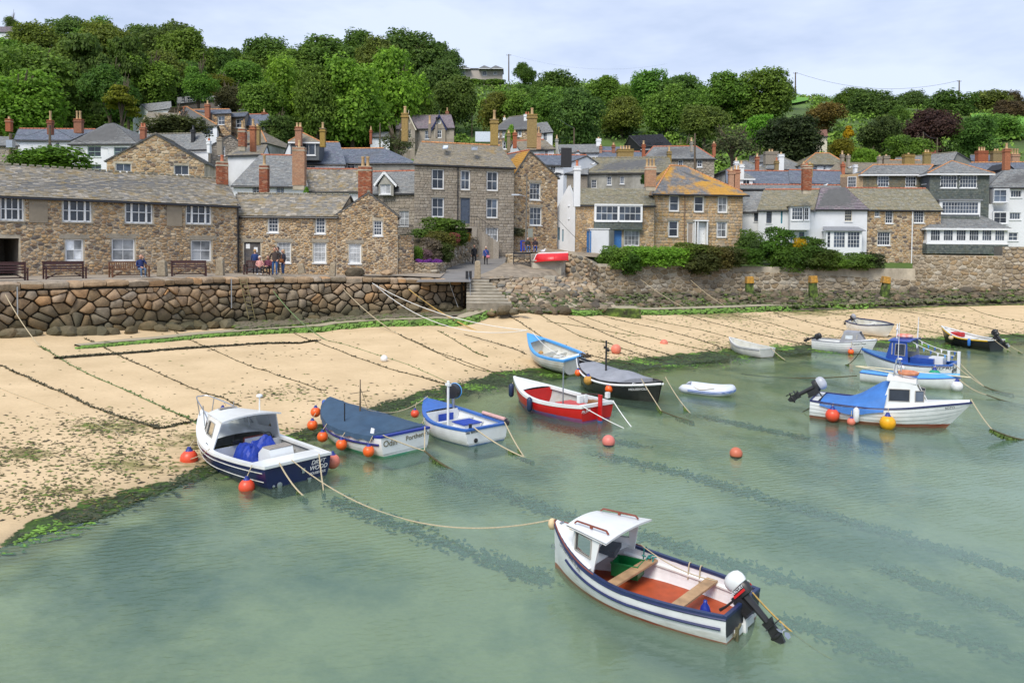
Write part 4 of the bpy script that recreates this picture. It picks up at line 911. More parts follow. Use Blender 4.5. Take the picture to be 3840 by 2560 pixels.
H('stone_terrace_house','stone terrace house with white windows and blue slate roof beside the grey chalet',(800,112),(868,111),(425,428),ridge=(715,402,862,424),dh=4,wall=MORTARG,rm=SL_BLUE,rt=RIDGEO,wins=W((817,436,842,468)),chim=[CH(789,113,425,398,18,pots=1,potpx=14)],st=dict(cw=.45,ch=.25,mt=ST_WARM,seed=33))
H('stone_terrace_cottage','second stone terrace cottage with white casement, right of the taller one',(868,113),(920,112),(436,440),ridge=(862,422,930,428),dh=4,wall=MORTARG,rm=SL_BLUE,rt=RIDGEG,wins=W((885,447,911,479)),st=dict(cw=.45,ch=.25,mt=ST_WARM,seed=34))
H('stone_end_cottage','end stone cottage with red ridge and blue-grey slate roof',(920,114),(1024,113),(468,472),ridge=(905,428,1005,434),dh=4.5,wall=MORTARG,rm=SL_BLUE,rt=RIDGER,wins=W((975,455,996,485)),chim=[CH(993,118,440,425,16,pots=1,potpx=12)],st=dict(cw=.45,ch=.25,mt=ST_WARM,seed=35))
H('white_barn','small white gabled barn below the woods with grey roof',(560,128),(645,125),(412,412),ridge=(527,384,640,390),dh=3.5,rm=SL_GREY,rt=None)
H('timber_chalet','long grey timber chalet with glazed front on the wooded slope',(668,148),(862,142),(374,384),ridge=(664,338,900,376),dh=5,wall=mat('grey_timber',(.16,.14,.13),.85,world=True),rm=SL_GREY,rt=None,wins=W((680,362,690,384),(700,364,720,386),(740,366,756,380),(818,376,836,396),(843,380,857,398)),cat='chalet')
H('garden_shed','small dark slatted garden shed below the tall green tree',(896,138),(972,136),412,ridge=(900,404,962,412),dh=2.5,wall=BLACKTIMB,rm=SL_GREY,rt=None,wins=W((902,416,918,428),(926,418,944,430)),cat='shed')
H('stone_gabled_cottage','grey rubble gabled cottage with single white window, behind red chimney',(792,88),(932,90),(548,552),roof='G',apex=(862,507),depth=8,wall=MORTARG,rm=SL_GREY,rt=None,wins=W((820,548,844,584)),st=dict(cw=.45,ch=.25,mt=ST_GREY,seed=36),chim=[CH(781,90,525,510,12,m=BLACKP,pots=1,potpx=16,potm=BLACKP)])
H('lichen_hipped_house','house with lichen-brown hipped roof above the grey gable',(885,98),(1000,97),536,roof='H',ridge=(905,500,980,488),dh=5,wall=PLASTER,rm=SL_OCHRE,rt=RIDGEO,chim=[CH(980,99,535,520,12,m=WHITE,pots=1,potpx=16)])
H('white_lean_roof_house','white-walled house with orange-brown low roof left of the big slate slope',(855,82),(985,80),(575,585),ridge=(905,562,1000,530),dh=4,rm=SL_OCHRE,rt=None,chim=[CH(895,84,575,545,20,m=ST_GREY,pots=1,potpx=0),CH(866,82,570,560,12,m=WHITE,pots=1,potpx=10,potm=TERRA)])
b13=H('big_slate_roof_house','white house with big bird-streaked slate slope and two small dark windows',(876,66),(1150,66.5),(691,697),base=4,ridge=(978,580,1124,590),dh=5,rm=SL_GREY,rt=RIDGER,wins=W((946,696,975,724),(1035,699,1066,728),c=2,r=3),tile=(.26,.3),chim=[CH(1024,71.5,575,535,24,m=BRICK,brick=True,pots=1,potpx=28),CH(1052,73,575,524,20,m=BRICK,brick=False,pots=1,potpx=26),CH(1113,66.3,730,662,30,m=BRICK,brick=True,pots=1,potpx=38)])
H('dormer_house','slate roofed house with big white dormer under a lichened pyramid cap',(1130,76),(1292,76),(612,612),base=6,ridge=(1085,530,1270,541),dh=4.5,rm=SL_BLUE,rt=RIDGEO,wins=W((1145,620,1182,636)),chim=[CH(1268,80,552,520,20,m=BRICKY,pots=1,potpx=22),CH(1178,82,545,512,24,m=BRICK,pots=2,potpx=16),CH(1040-20,84,540,506,34,m=BRICKY,pots=2,potpx=10)])
dm=Fac(XY(1090,74.6),XY(1196,74.6));rd=empty('white_dormer',(dm.A.x,dm.A.y,P(1100,583,74.6).z),'white framed roof dormer with three-light window, slate cheeks and lichened cap','dormer')
za,zb_=P(1100,600,74.6).z,P(1100,533,74.6).z;mb=MB();boxz(dm,0,za,dm.W,zb_,-2.4,0,mb);mb.build('cheek',SLATEB,rd);window(rd,dm,(dm.W*.2,P(1100,582,74.6).z,dm.W*.88,zb_-.05),3,1,inset=-.03,sepp=True)
hiproof(rd,dm,zb_,2.4,(P(1135,501,76.2),P(1138,501,76.2)),SL_OCHRE,ov=.2)
H('long_slate_house','long dark slate roofed house with small white window, left of the granite house',(1296,80),(1555,79),(603,618),base=6,ridge=(1275,545,1440,574),dh=5,wall=GREYWALL,rm=SL_BLUE,rt=RIDGEO,wins=W((1300,610,1330,634),(1498,634,1538,643)))
H('low_slate_house','house with plain weathered roof carrying a tall pale brick chimney',(1142,69),(1352,69),(714,714),base=4,ridge=(1135,633,1342,640),dh=4.5,rm=SL_OLD,rt=RIDGER,wins=W((1168,718,1188,728)),chim=[CH(1222,68.4,706,602,44,m=BRICKP,brick=True,pots=1,potpx=26)])
bg_,fbg,_,_=H('bargeboard_house','granite house with carved white bargeboard dormer beside the tall granite house',(1400,64),(1556,62.6),(726,722),base=3.9,ridge=(1395,645,1556,646),dh=4.2,wall=MORTARG,rm=SL_GREY,rt=RIDGER,wins=W((1497,791,1533,848),gm=NET),st=dict(cw=.4,ch=.26,mt=ST_GREY,gap=.012,depth=(.02,.04),seed=41,course=True,rounds=0),n_ind=80)
dg=Fac(XY(1404,63.2),XY(1488,62.8));ap=dg.uv(1442,648);zz0=P(1440,735,63).z;ze_=P(1440,694,63).z;mb=MB();hr=dg.rect((1425,691,1465,728))
outl=[(dg.W*.18,zz0),(dg.W*.85,zz0),(dg.W*.85,ze_),(ap[0],ap[1]-.1),(dg.W*.18,ze_)];wall_face(mb,dg,outl,[hr]);mb.build('dormer_wall',PLASTER,bg_);window(bg_,dg,hr,2,1,gm=NET)
mb=MB();a,b,c=dg.pt(0,P(1402,695,63).z,.15),dg.pt(ap[0],ap[1]+.05,.15),dg.pt(dg.W,P(1488,698,63).z,.15)
for p,q in((a,b),(b,c)):
	mb.bar(p,q,.05,.17)
	for k in range(9):r=lerp(p,q,(k+.5)/9);mb.box(r-V((0,0,.12)),(.12,.05,.09),Matrix.Rotation(rad(45),3,'Y'))
mb.build('bargeboard',WHITE,bg_);sm=MB();bk3=V((0,3,0));slates(sm,bg_,a+bk3,a,b+bk3,b,mt=SL_GREY);slates(sm,bg_,c,c+bk3,b,b+bk3,mt=SL_GREY);tag(sm.build('dormer_slates',SL_GREY,bg_),kind='stuff')
tv,ftv,_,_=H('gabled_villa','grey Victorian villa pair with one cream and one navy pointed gable on the slope',(1485,132),(1700,130),(478,484),ridge=(1480,432,1690,438),dh=5,wall=ST_GREY,rm=SL_PURP,rt=RIDGEG,wins=W((1593,490,1609,522)),chim=[CH(1486,137,432,412,13,pots=1,potpx=14),CH(1677,136,440,420,12,pots=1,potpx=14)])
for cx,col in((1532,CREAM),(1646,NAVY)):
	g=Fac(XY(cx-22,130.4),XY(cx+22,130));z0,z1=ftv.uv(cx,600)[1]+2,P(cx,478,130).z;apz=P(cx,442,130).z;mb=MB();hs=[g.rect((cx-8,487,cx+10,518)),g.rect((cx-8,538,cx+10,562)),g.rect((cx-7,450,cx+8,464))]
	wall_face(mb,g,[(0,z0-6),(g.W,z0-6),(g.W,z1),(g.W/2,apz),(0,z1)],hs);mb.quad(g.pt(g.W,z0-6),g.pt(g.W,z1),g.pt(g.W,z1,-3),g.pt(g.W,z0-6,-3));mb.quad(g.pt(0,z0-6),g.pt(0,z1),g.pt(0,z1,-3),g.pt(0,z0-6,-3));mb.build('bay_gable',ST_GREY,tv)
	for q in hs:window(tv,g,q,2,2,fm=col if col is CREAM else WHITE,fw=.12,sill=False)
	mb=MB();tp=g.pt(g.W/2,apz+.45,.25)
	for u in(-.3,g.W+.3):mb.bar(g.pt(u,z1-.5,.25),tp,.1,.2)
	mb.bar(tp,tp+V((0,0,.8)),.08,.08);mb.build('bargeboard',col,tv);sm=MB();bk3=V((0,4,0));a,c=g.pt(-.6,z1-.5,.2),g.pt(g.W+.6,z1-.5,.2);slates(sm,tv,a+bk3,a,tp+bk3,tp,expo=.5,wd=.5,mt=SL_PURP);slates(sm,tv,c,c+bk3,tp,tp+bk3,expo=.5,wd=.5,mt=SL_PURP);tag(sm.build('gable_slates',SL_PURP,tv),kind='stuff')
H('white_shed','small white walled shed left of the gabled villa',(1388,126),(1460,126),(512,514),ridge=(1400,494,1455,498),dh=3,rm=SL_GREY,rt=None,chim=[CH(1391,120,520,490,9,pots=1,potpx=14)],cat='shed')
H('ivy_clad_house','stone house with tall white chimney, bay windows and ivy on the slope above the lane',(1850,118),(2012,116),(484,484),roof='H',ridge=(1910,440,1975,436),dh=5.5,wall=MORTARG,rm=SL_GREY,rt=RIDGEG,wins=W((1942,482,1956,512),(2012-10,486,2010,512),(1884,485,1894,515),(1898,483,1908,515),(1862,490,1872,515),(1884,530,1906,560),fw=.12),st=dict(cw=.5,ch=.3,mt=ST_WARM,seed=45),chim=[CH(1977,120,484,432,27,m=WHITE,pots=2,potpx=10,potm=TERRA),CH(1892,123,450,445,10,m=WHITE,pots=1,potpx=10)])
H('white_annexe','white annexe with one sash window, right side of the ivy-clad house',(2012,117),(2068,115),(497,497),ridge=(1995,462,2050,462),dh=4,rm=SL_GREY,rt=None,wins=W((2036,500,2050,528)),chim=[CH(2040,120,478,462,14,m=WHITE,pots=0)])
mb=MB();p=P(1822,540,108);q=P(1822,503,108);mb.box((p.x,109,(p.z+q.z)/2),(2.8,3,q.z-p.z));o=mb.build('portable_cabin',mat('cabin_white',(.6,.66,.72),.6),loc=(p.x,109,p.z));tag(o,'plain white boxy cabin half hidden below the bushes','cabin')
tb,ftb,_,_=H('hilltop_bungalow','pale hilltop bungalow with three small hipped roofs on the skyline',(1716,250),(1880,250),(258,260),ridge=(1718,256,1878,258),dh=5,wall=mat('pale_stone_wall',(.45,.40,.36),.9,world=True),rm=SL_GREY,rt=None,wins=W((1724,266,1744,284),(1808,266,1826,284),(1850,269,1864,280),fw=.15,sill=False),chim=[CH(1824,253,258,254,4,m=WHITE,pots=0)])
for cx in(1735,1815,1858):
	g=Fac(XY(cx-20,248.5),XY(cx+20,248.5));hiproof(tb,g,P(cx,258,248.5).z,8,(P(cx,246,252),P(cx+1,246,252)),SL_GREY,ridge=None)
H('orange_roofed_house','house with orange-lichened roof and white gable behind the stone gable house',(1950,92),(2075,90),(560,562),ridge=(1925,530,2040,528),dh=4,rm=SL_OCHRE,rt=RIDGER,wins=W((2042,563,2054,580)),chim=[CH(1930,93,545,518,16,pots=1,potpx=10),CH(2016,94,548,520,18,m=BRICKP,pots=1,potpx=24),CH(1908,88,560,524,14,m=BRICKY,pots=1,potpx=12)])
H('slate_row_house','white house with pale slate roof and dark sash behind the black chimney block',(1990,80),(2110,80),(617,619),base=8,ridge=(1985,578,2200,590),dh=4.5,rm=SL_BLUE,rt=RIDGER,wins=W((2064,623,2083,648),c=3,r=3),chim=[CH(2106,78,622,588,40,m=BLACKTIMB,pots=0,cap=False)])
H('white_bungalow','low white bungalow with long grey roof and dome-capped chimney',(2098,106),(2252,105),(571,572),ridge=(2094,541,2250,545),dh=4,rm=SL_GREY,rt=None,wins=W((2178,572,2196,588)),chim=[CH(2085,108,560,530,11,m=PLASTER,pots=1,potpx=14),CH(2240,110,548,528,18,m=WHITE,pots=1,potpx=6)])
H('white_bungalow','low white bungalow with blue-grey roof and red chimney left of the black chalet',(2252,106),(2345,106),(573,574),ridge=(2250,551,2340,552),dh=4,rm=SL_BLUE,rt=None,chim=[CH(2245,104,582,560,10,m=BRICK,pots=1,potpx=8),CH(2292,104,572,555,12,m=BRICK,pots=1,potpx=10)])
H('small_white_gable','little white gable with slate roof in front of the long bungalow',(2110,98),(2195,98),(589,590),roof='G',apex=(2168,568),depth=6,rm=SL_GREY,rt=RIDGER)
H('lichen_chimney_house','slate roofed house under a broad ochre chimney stack, left of the brick-chimneyed house',(2240,98),(2420,98),(592,594),ridge=(2255,570,2400,572),dh=4,rm=SL_BLUE,rt=RIDGER,chim=[CH(2330,98,588,575,60,m=BRICKY,pots=4,potpx=14),CH(2398,99,580,556,12,m=BRICK,pots=1,potpx=14)])
wh,fwh,_,_=H('weathered_house','weathered grey-white house with broad lichened roof and peeling boarded walls',(2200,84),(2520,82),(640,652),base=5,ridge=(2206,592,2505,594),dh=5,wall=PLASTER,rm=SL_MOSS,rt=RIDGEG,wins=W((2218,674,2237,706),(2276,662,2293,694),(2325,662,2341,690),c=2,r=3))
H('weathered_house_end','stone-faced left end of the weathered house with one net-curtained window',(2086,80),(2200,82),(660,642),base=5,ridge=(2150,640,2206,594),dh=4.6,wall=ST_GREY,rm=SL_GREY,rt=None,wins=W((2150,672,2170,702),gm=NET))
H('stone_row_house','square stone house with hipped slate roof in front of the telegraph pole',(2408,96),(2674,95),(593,596),roof='H',ridge=(2450,551,2610,552),dh=5,wall=MORTARG,rm=SL_GREY,rt=RIDGER,wins=W((2495,600,2507,616),(2543,600,2562,625),(2614,600,2634,627),fw=.09),st=dict(cw=.5,ch=.3,mt=ST_GREY,seed=51),n_ind=60,chim=[CH(2572,99,555,545,9,m=ST_GREY,pots=1,potpx=14),CH(2484,92,600,586,16,m=BRICKY,pots=1,potpx=20),CH(2655,100,572,552,11,m=BRICK,pots=1,potpx=8)])
H('black_chalet','black boarded chalet with wide glass front on the slope',(2395,124),(2510,122),(545,545),ridge=(2362,506,2480,508),dh=6,wall=BLACKTIMB,rm=slate_mat('black_sheet',[(.02,.02,.025),(.025,.025,.03)]),rt=None,wins=W((2405,537,2440,560),(2456,536,2486,546),c=3,r=1,fm=BLACKP),cat='chalet')
H('dark_slate_terrace','long blue-black slate terrace roof with red ridge behind the white cottages',(2722,86),(2960,86),(688,688),base=6,ridge=(2725,645,2975,642),dh=4.2,rm=SL_BLUE,rt=RIDGER,wins=W((2770,678,2800,692)),chim=[CH(2690,84,712,662,22,m=BRICKP,pots=1,potpx=14),CH(2708,84,706,658,24,m=BRICK,pots=2,potpx=16),CH(2732,86,660,636,18,m=WHITE,pots=1,potpx=14)])
H('dark_slate_terrace','right-hand end of the blue-black terrace roof, above the mossy cottage roof',(2960,86),(3160,87),(688,688),base=6,ridge=(2960,642,3150,642),dh=4.2,wall=ST_WARM,rm=SL_BLUE,rt=RIDGER,chim=[CH(2984,90,650,632,18,m=BRICKY,pots=1,potpx=8)])
H('brick_parapet_house','low weathered building with red coping behind the white cottages',(2776,83),(3150,83),(712,706),base=5,ridge=(2776,698,3150,694),dh=2,wall=PLASTER,rm=SL_GREY,rt=RIDGER)
tu=Fac(XY(2766,85),XY(2822,85));rd=empty('turret',(tu.A.x,85,P(2790,692,85).z),'little white octagonal-look turret with pointed slate cap on the terrace','turret');za,zb_=P(2790,696,85).z,P(2790,670,85).z;mb=MB();boxz(tu,.1,za,tu.W-.1,zb_,-1.5,0,mb);mb.build('wall',WHITE,rd);window(rd,tu,(tu.W*.25,za+.1,tu.W*.75,zb_-.1),2,1,inset=-.03,sill=False);hiproof(rd,tu,zb_,1.5,(P(2792,648,86),P(2793,648,86)),SL_GREY,ov=.15,ridge=None)
H('grey_roofed_house','house with pale slate roof and orange pots, lower of the roofs under the dark tree',(2720,96),(2870,96),(640,642),roof='H',ridge=(2790,606,2800,606),dh=4,rm=SL_GREY,rt=RIDGEG,chim=[CH(2804,95,645,604,13,m=BRICK,pots=1,potpx=14),CH(2732,97,640,618,16,m=WHITE,pots=1,potpx=14)])
H('big_hipped_house','broad hipped slate house with wide stone chimney right of the tall orange chimney',(2860,104),(3032,104),(633,635),roof='H',ridge=(2900,585,2920,585),dh=6,rm=SL_GREY,rt=RIDGEG,chim=[CH(2868,104,600,580,48,m=ST_GREY,pots=2,potpx=10),CH(2902,102,630,590,20,m=WHITE,pots=1,potpx=8),CH(2883,100,640,615,14,m=BRICKY,pots=1,potpx=12,potm=TERRA),CH(2985,102,640,625,16,m=BRICKP,pots=1,potpx=10)])
H('roof_wing','low slate wing with ridge left of the broad hipped house',(2806,110),(2900,108),(606,608),ridge=(2812,590,2880,576),dh=4,rm=SL_GREY,rt=None)
H('cream_hipped_house','white bungalow with buff hipped roof below the tile-roofed house',(3005,102),(3172,102),(617,618),roof='H',ridge=(3058,577,3110,577),dh=6,rm=SL_MOSS,rt=RIDGEO,wins=W((3035,622,3065,638),(3088,622,3098,638)),chim=[CH(3130,104,610,590,12,m=ST_GREY,pots=1,potpx=14),CH(3150,103,612,594,10,m=ST_GREY,pots=1,potpx=6),CH(3118,97,640,628,12,m=TERRA,pots=1,potpx=8,potm=TERRA)])
H('tile_roofed_bungalow','buff bungalow with red-brown tiled roof up among the shrubs',(3012,142),(3094,140),(512,514),ridge=(3010,490,3098,490),dh=4,wall=CREAM,rm=slate_mat('brown_tile',[(.22,.11,.08),(.19,.10,.08),(.25,.13,.09)]),rt=None,wins=W((3044,517,3068,540),fw=.14))
H('lichened_row_house','wide buff-lichened roof with a white gull on it, behind the slate-hung house',(3100,98),(3330,98),(648,650),ridge=(3140,612,3300,616),dh=4.5,rm=SL_OCHRE,rt=RIDGEG,chim=[CH(3180-15,98,640,630,12,m=WHITE,pots=0)])
H('lichened_row_house','ochre roof between two lichened chimney stacks right of the gull roof',(3290,104),(3480,104),(622,624),ridge=(3295,602,3450,604),dh=4,rm=SL_OCHRE,rt=RIDGEO,chim=[CH(3262,102,622,598,14,m=ST_GREY,pots=1,potpx=6),CH(3286,102,618,596,22,m=ST_GREY,pots=1,potpx=6),CH(3370,103,612,590,38,m=BRICKY,pots=1,potpx=6),CH(3440,104,600,582,26,m=BRICKY,pots=2,potpx=10)])
H('tiny_red_roof_house','tiny white house with red roof beside the telegraph pole under the purple tree',(3484,128),(3512,128),(580,582),ridge=(3482,564,3510,564),dh=3,rm=slate_mat('red_tile',[(.28,.09,.06),(.24,.08,.06)]),rt=None)
H('grey_gable_house','grey rendered gable end with slate roof at upper right',(3562,104),(3660,108),(612,616),roof='G',apex=(3588,572),depth=9,wall=GREYWALL,rm=SL_GREY,rt=RIDGEG)
H('upper_slate_house','slate roof with red and buff chimney groups right of the grey gable',(3640,110),(3800,110),(618,618),ridge=(3640,580,3740,588),dh=5,wall=GREYWALL,rm=SL_BLUE,rt=RIDGEG,chim=[CH(3662,112,592,572,38,m=BRICK,pots=3,potpx=14),CH(3716,112,590,572,34,m=BRICKY,pots=2,potpx=8),CH(3780,110,600,585,28,m=BRICKP,pots=3,potpx=20)])
H('dormered_slate_house','broad blue slate roof with black gabled dormer at right edge',(3590,92),(3960,90),(676,672),base=8,ridge=(3640,612,3960,610),dh=5,rm=SL_BLUE,rt=RIDGEO,wins=W((3830,680,3840,690)))
dm=Fac(XY(3742,90.5),XY(3795,90.5));rd=empty('black_dormer',(dm.A.x,90.5,P(3760,655,90.5).z),'black gabled dormer with white casement in the blue slate roof','dormer');za,zb_=P(3760,656,90.5).z,P(3760,634,90.5).z;mb=MB();outl=[(0,za),(dm.W,za),(dm.W,zb_),(dm.W/2,zb_+.7),(0,zb_)];mb.poly([dm.pt(*p)for p in outl]);mb.quad(dm.pt(0,za),dm.pt(0,zb_),dm.pt(0,zb_,-3),dm.pt(0,za,-3));mb.quad(dm.pt(-.1,zb_-.1,.1),dm.pt(dm.W/2,zb_+.75,.1),dm.pt(dm.W/2,zb_+.75,-3),dm.pt(-.1,zb_-.1,-3));mb.quad(dm.pt(dm.W+.1,zb_-.1,.1),dm.pt(dm.W/2,zb_+.75,.1),dm.pt(dm.W/2,zb_+.75,-3),dm.pt(dm.W+.1,zb_-.1,-3));mb.build('cheek',BLACKTIMB,rd);window(rd,dm,(dm.W*.4,za+.1,dm.W*.85,zb_-.02),2,1,inset=-.03,sill=False)
H('white_hilltop_house','white house with dark roof among trees at the upper left corner',(-80,190),(54,190),(118,122),ridge=(-80,100,46,102),dh=4,base=CAM_H+46,rm=SL_PURP,rt=None,wins=W((22,128,33,144),fw=.12),chim=[CH(50,192,120,108,8,m=WHITE,pots=0)])
# ================================================ LANE, STEPS, SEA WALLS

P,XY=P0,XY0
LR=[(50.5,1057,1560,1765),(53,1045,1575,1770),(57,1027,1620,1815),(61,1010,1670,1850),(69,985,1730,1893),(73,965,1765,1905),(76,945,1795,1965),(80,922,1865,2015),(85,905,1925,2075),(92,888,2065,2105),(100,880,2075,2115)]
mb=MB()
for a,b in zip(LR,LR[1:]):
	n=6
	for i in range(n):
		q=lambda r,t:P(lerp(r[2],r[3],t),r[1],r[0])
		mb.quad(q(a,i/n),q(a,(i+1)/n),q(b,(i+1)/n),q(b,i/n))
tag(mb.build('lane',TARM),kind='structure')
def ground_strip(name,rows,m,kind='structure'):
	mb=MB()
	for a,b in zip(rows,rows[1:]):
		for i in range(len(a)-1):mb.quad(P(*a[i]),P(*a[i+1]),P(*b[i+1]),P(*b[i]))
	return tag(mb.build(name,m),kind=kind)
ground_strip('forecourt',[[(1370,1034,52.5),(1500,1034,53),(1650,1040,53.2)],[(1300,1022,58),(1500,1026,57),(1680,1015,60)]],PAV)
ground_strip('courtyard',[[(1898,948,75),(2000,945,72.5),(2130,958,69.5),(2260,965,72)],[(1960,930,80),(2060,912,84),(2160,940,80),(2300,940,80)]],mat('courtyard_earth',(.30,.24,.17),.95,var=.25,scale=1.2,bmp=.3,world=True))
ground_strip('garden_terrace',[[(2120,992,71.2),(2450,998,72.6),(2800,1000,74.4),(3100,1000,74),(3240,1000,73.8)],[(2120,930,86),(2450,938,86),(2800,950,86),(3100,945,86),(3250,945,84)]],hm)
RISER=mat('shade_toned_concrete',(.25,.22,.17),.95,var=.3,scale=2,world=True)  # darker tone puts shade into the colour of step risers and sides
st_=empty('harbour_steps',P(1790,1140,50),'flight of pale concrete harbour steps at the end of the quay wall','steps')
for k in range(8):
	y0=53.1-.43*k;z=3.70-.185*k;xl=P(1757,1100,y0).x-.1;xr=P(lerp(1834,1918,k/7),1100,y0-.43).x
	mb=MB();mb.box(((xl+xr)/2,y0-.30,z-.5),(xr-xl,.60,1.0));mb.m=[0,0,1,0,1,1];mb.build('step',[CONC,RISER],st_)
	mb=MB();mb.box(((xl+xr)/2,y0-.595,z-.035),(xr-xl+.02,.03,.07));mb.build('nosing',CONC,st_)
mb=MB();a=P(1758,1055,52.6);b=P(1763,1105,50.6);mb.tube([a+V((0,0,-.3)),a+V((0,0,.55)),b+V((0,0,.7)),b+V((0,0,-.4))],.022,6);mb.build('handrail',METAL,st_)
mb=MB();e=QF.pt(QF.W,0,-.1);mb.box((e.x-.1,e.y+1.4,1.6),(.5,3.0,4.0));mb.build('end_return',DARKJ,quay)
ef=Fac((e.x+.17,e.y-.1),(e.x+.17,e.y+2.9));stones(quay,ef,[(0,.6),(2.9,.6),(2.9,3.7),(0,3.7)],.6,.5,ST_QUAY,0,depth=(.03,.1),gap=.04,seed=77,rounds=2)
class Patch:
	def __init__(s,a,b,c,d):
		s.c=[V(q)for q in(a,b,c,d)];s.W=((s.c[1]-s.c[0]).length+(s.c[2]-s.c[3]).length)/2;s.H=((s.c[3]-s.c[0]).length+(s.c[2]-s.c[1]).length)/2
		s.n=(s.c[1]-s.c[0]).cross(s.c[3]-s.c[0]).normalized()
	def pt(s,u,z,n=0.0):
		t,v=u/s.W,z/s.H;return lerp(lerp(s.c[0],s.c[1],t),lerp(s.c[3],s.c[2],t),v)+s.n*n
slip=empty('stone_slip',P(1900,1150,50.5),'rough stone-paved slope beside the harbour steps, below the upturned red dinghy','slipway')
q0,q1=GG(1835,1212),GG(2330,1192)
pa=Patch(V((q0.x,q0.y+1.2,q0.z+.5)),V((q1.x,q1.y+1.3,q1.z+.45)),P(2200,1040,67),P(1836,1040,54.5))
mb=MB();mb.quad(pa.pt(0,0,-.1),pa.pt(pa.W,0,-.1),pa.pt(pa.W,pa.H,-.1),pa.pt(0,pa.H,-.1));mb.build('bed',MORTAR,slip)
stones(slip,pa,[(0,0),(pa.W,0),(pa.W,pa.H),(0,pa.H)],.66,.62,ST_SLAB,230,depth=(.0,.16),gap=.03,jit=.42,seed=61,rounds=1,base=-.2)
def rubble_wall(name,label,pts,ztop,zbot,m,mort,cw,ch,n_ind,seed,th=.5,cat='wall',top=None,**k):
	fac=PolyFac([XY(*p)for p in pts]);root=empty(name,(*XY(*pts[0]),zbot),label,cat);mb=MB();n=30
	zt=(lambda u:ztop)if not isinstance(ztop,list)else(lambda u:interp(u,fac.d,ztop))
	for i in range(n):
		a,b=fac.W*i/n,fac.W*(i+1)/n;za,zb_=zt(a),zt(b)
		mb.quad(fac.pt(a,zbot),fac.pt(b,zbot),fac.pt(b,zb_),fac.pt(a,za));mb.quad(fac.pt(a,za),fac.pt(b,zb_),fac.pt(b,zb_,-th),fac.pt(a,za,-th));mb.quad(fac.pt(a,za,-th),fac.pt(b,zb_,-th),fac.pt(b,zbot,-th),fac.pt(a,zbot,-th))
	mb.quad(fac.pt(0,zbot),fac.pt(0,zt(0)),fac.pt(0,zt(0),-th),fac.pt(0,zbot,-th));mb.quad(fac.pt(fac.W,zbot),fac.pt(fac.W,zt(fac.W)),fac.pt(fac.W,zt(fac.W),-th),fac.pt(fac.W,zbot,-th))
	mb.build('core',mort,root);zz=min(ztop)if isinstance(ztop,list)else ztop
	if isinstance(ztop,list):outl=[(0,zbot),(fac.W,zbot)]+[(u,z)for u,z in zip(fac.d[::-1],ztop[::-1])]
	else:outl=[(0,zbot),(fac.W,zbot),(fac.W,ztop),(0,ztop)]
	stones(root,fac,outl,cw,ch,m,n_ind,seed=seed,**k);return root,fac
def zat(px,py,Y):return P(px,py,Y).z
ground_strip('rough_ground',[[(1760,1046,52.8),(1840,1046,53.5),(1960,1040,58),(2120,1040,64)],[(1850,1010,61),(1900,1010,61.5),(1990,1005,64),(2120,1000,66)],[(1893,985,69),(1940,975,67.5),(2000,970,67),(2120,975,68)],[(1960,948,76),(2000,948,73),(2060,950,70),(2130,958,70)]],mat('rough_earth',(.27,.22,.16),.95,var=.3,scale=1.5,bmp=.4,world=True))
rubble_wall('garden_wall','rubble garden wall under the flower bank, left side of the lane',[(1598,60),(1660,62),(1745,69),(1826,73.5)],[zat(1610,925,60.5),zat(1680,905,63),zat(1745,890,69),zat(1826,880,73.5)][:4],3.4,ST_SEA,MORTARG,.42,.3,200,62,gap=.03,depth=(.02,.12),rounds=2)
rubble_wall('planter_wall','low grey stone planter with purple flowers on top, foot of the lane',[(1552,57.5),(1640,56.6),(1672,58.5)],zat(1600,985,57),3.4,ST_SEA,MORTARG,.34,.2,110,63,gap=.02,depth=(.02,.08))
rubble_wall('stone_pier','tall rubble garden pier with iron railing right of the stone gable end',[(1492,56.4),(1552,57.4)],zat(1520,882,56.8),3.4,ST_WARM,MORTAR,.34,.2,100,64,th=3)
rubble_wall('seat_wall','low rubble wall with a dark bench against it above the stone slip',[(1897,66.5),(1993,65.5)],zat(1940,952,66),3.5,ST_SLAB,MORTAR,.45,.3,60,65,th=1.6,gap=.03,depth=(.03,.14),rounds=2)
rubble_wall('rubble_bank_wall','lumpy rubble wall between the upturned red dinghy and the white shed',[(2105,67.5),(2150,67),(2200,67.4),(2240,69)],[zat(2110,948,67),zat(2150,945,67),zat(2190,965,67.5),zat(2240,985,69)],2.4,ST_SLAB,MORTAR,.55,.4,90,66,gap=.04,depth=(.05,.2),rounds=2)
sea_t=[zat(2190,985,69),4.45,4.35,4.3,4.3,4.25]
rubble_wall('sea_wall','long old rubble sea wall under the overhanging hedge and the right-hand houses',[(2190,68.5),(2330,70),(2520,71.5),(2800,73),(3100,73),(3442,72.6)],sea_t,1.0,ST_SEA,MORTAR,.6,.36,300,67,gap=.03,depth=(.03,.12),rounds=2)
rubble_wall('sunroom_wall','tall stained sea wall carrying the glazed sunroom',[(3425,72.9),(3470,71.8),(3762,71.4)],zat(3600,958,71.6),1.0,ST_SEA,MORTAR,.55,.32,260,68,gap=.025,depth=(.02,.07),th=2)
rubble_wall('far_sea_wall','darker sea wall at the right edge under the white modern house',[(3760,72.6),(3990,71)],zat(3800,925,72),1.0,ST_SEA,MORTARG,.5,.35,120,69,gap=.03,depth=(.03,.1),th=3)
pf=Fac(XY(1993,64.2),XY(2106,63.6));mb=MB();zt=zat(2050,981,63.8);boxz(pf,0,2.4,pf.W,zt,-2.0,0,mb);boxz(pf,-.08,zt,pf.W+.08,zt+.12,-2.1,.08,mb)
tag(mb.build('concrete_plinth',CONC,loc=(pf.A.x,pf.A.y,2.4),bev=.03),'big stained concrete plinth under the upturned red dinghy','plinth')
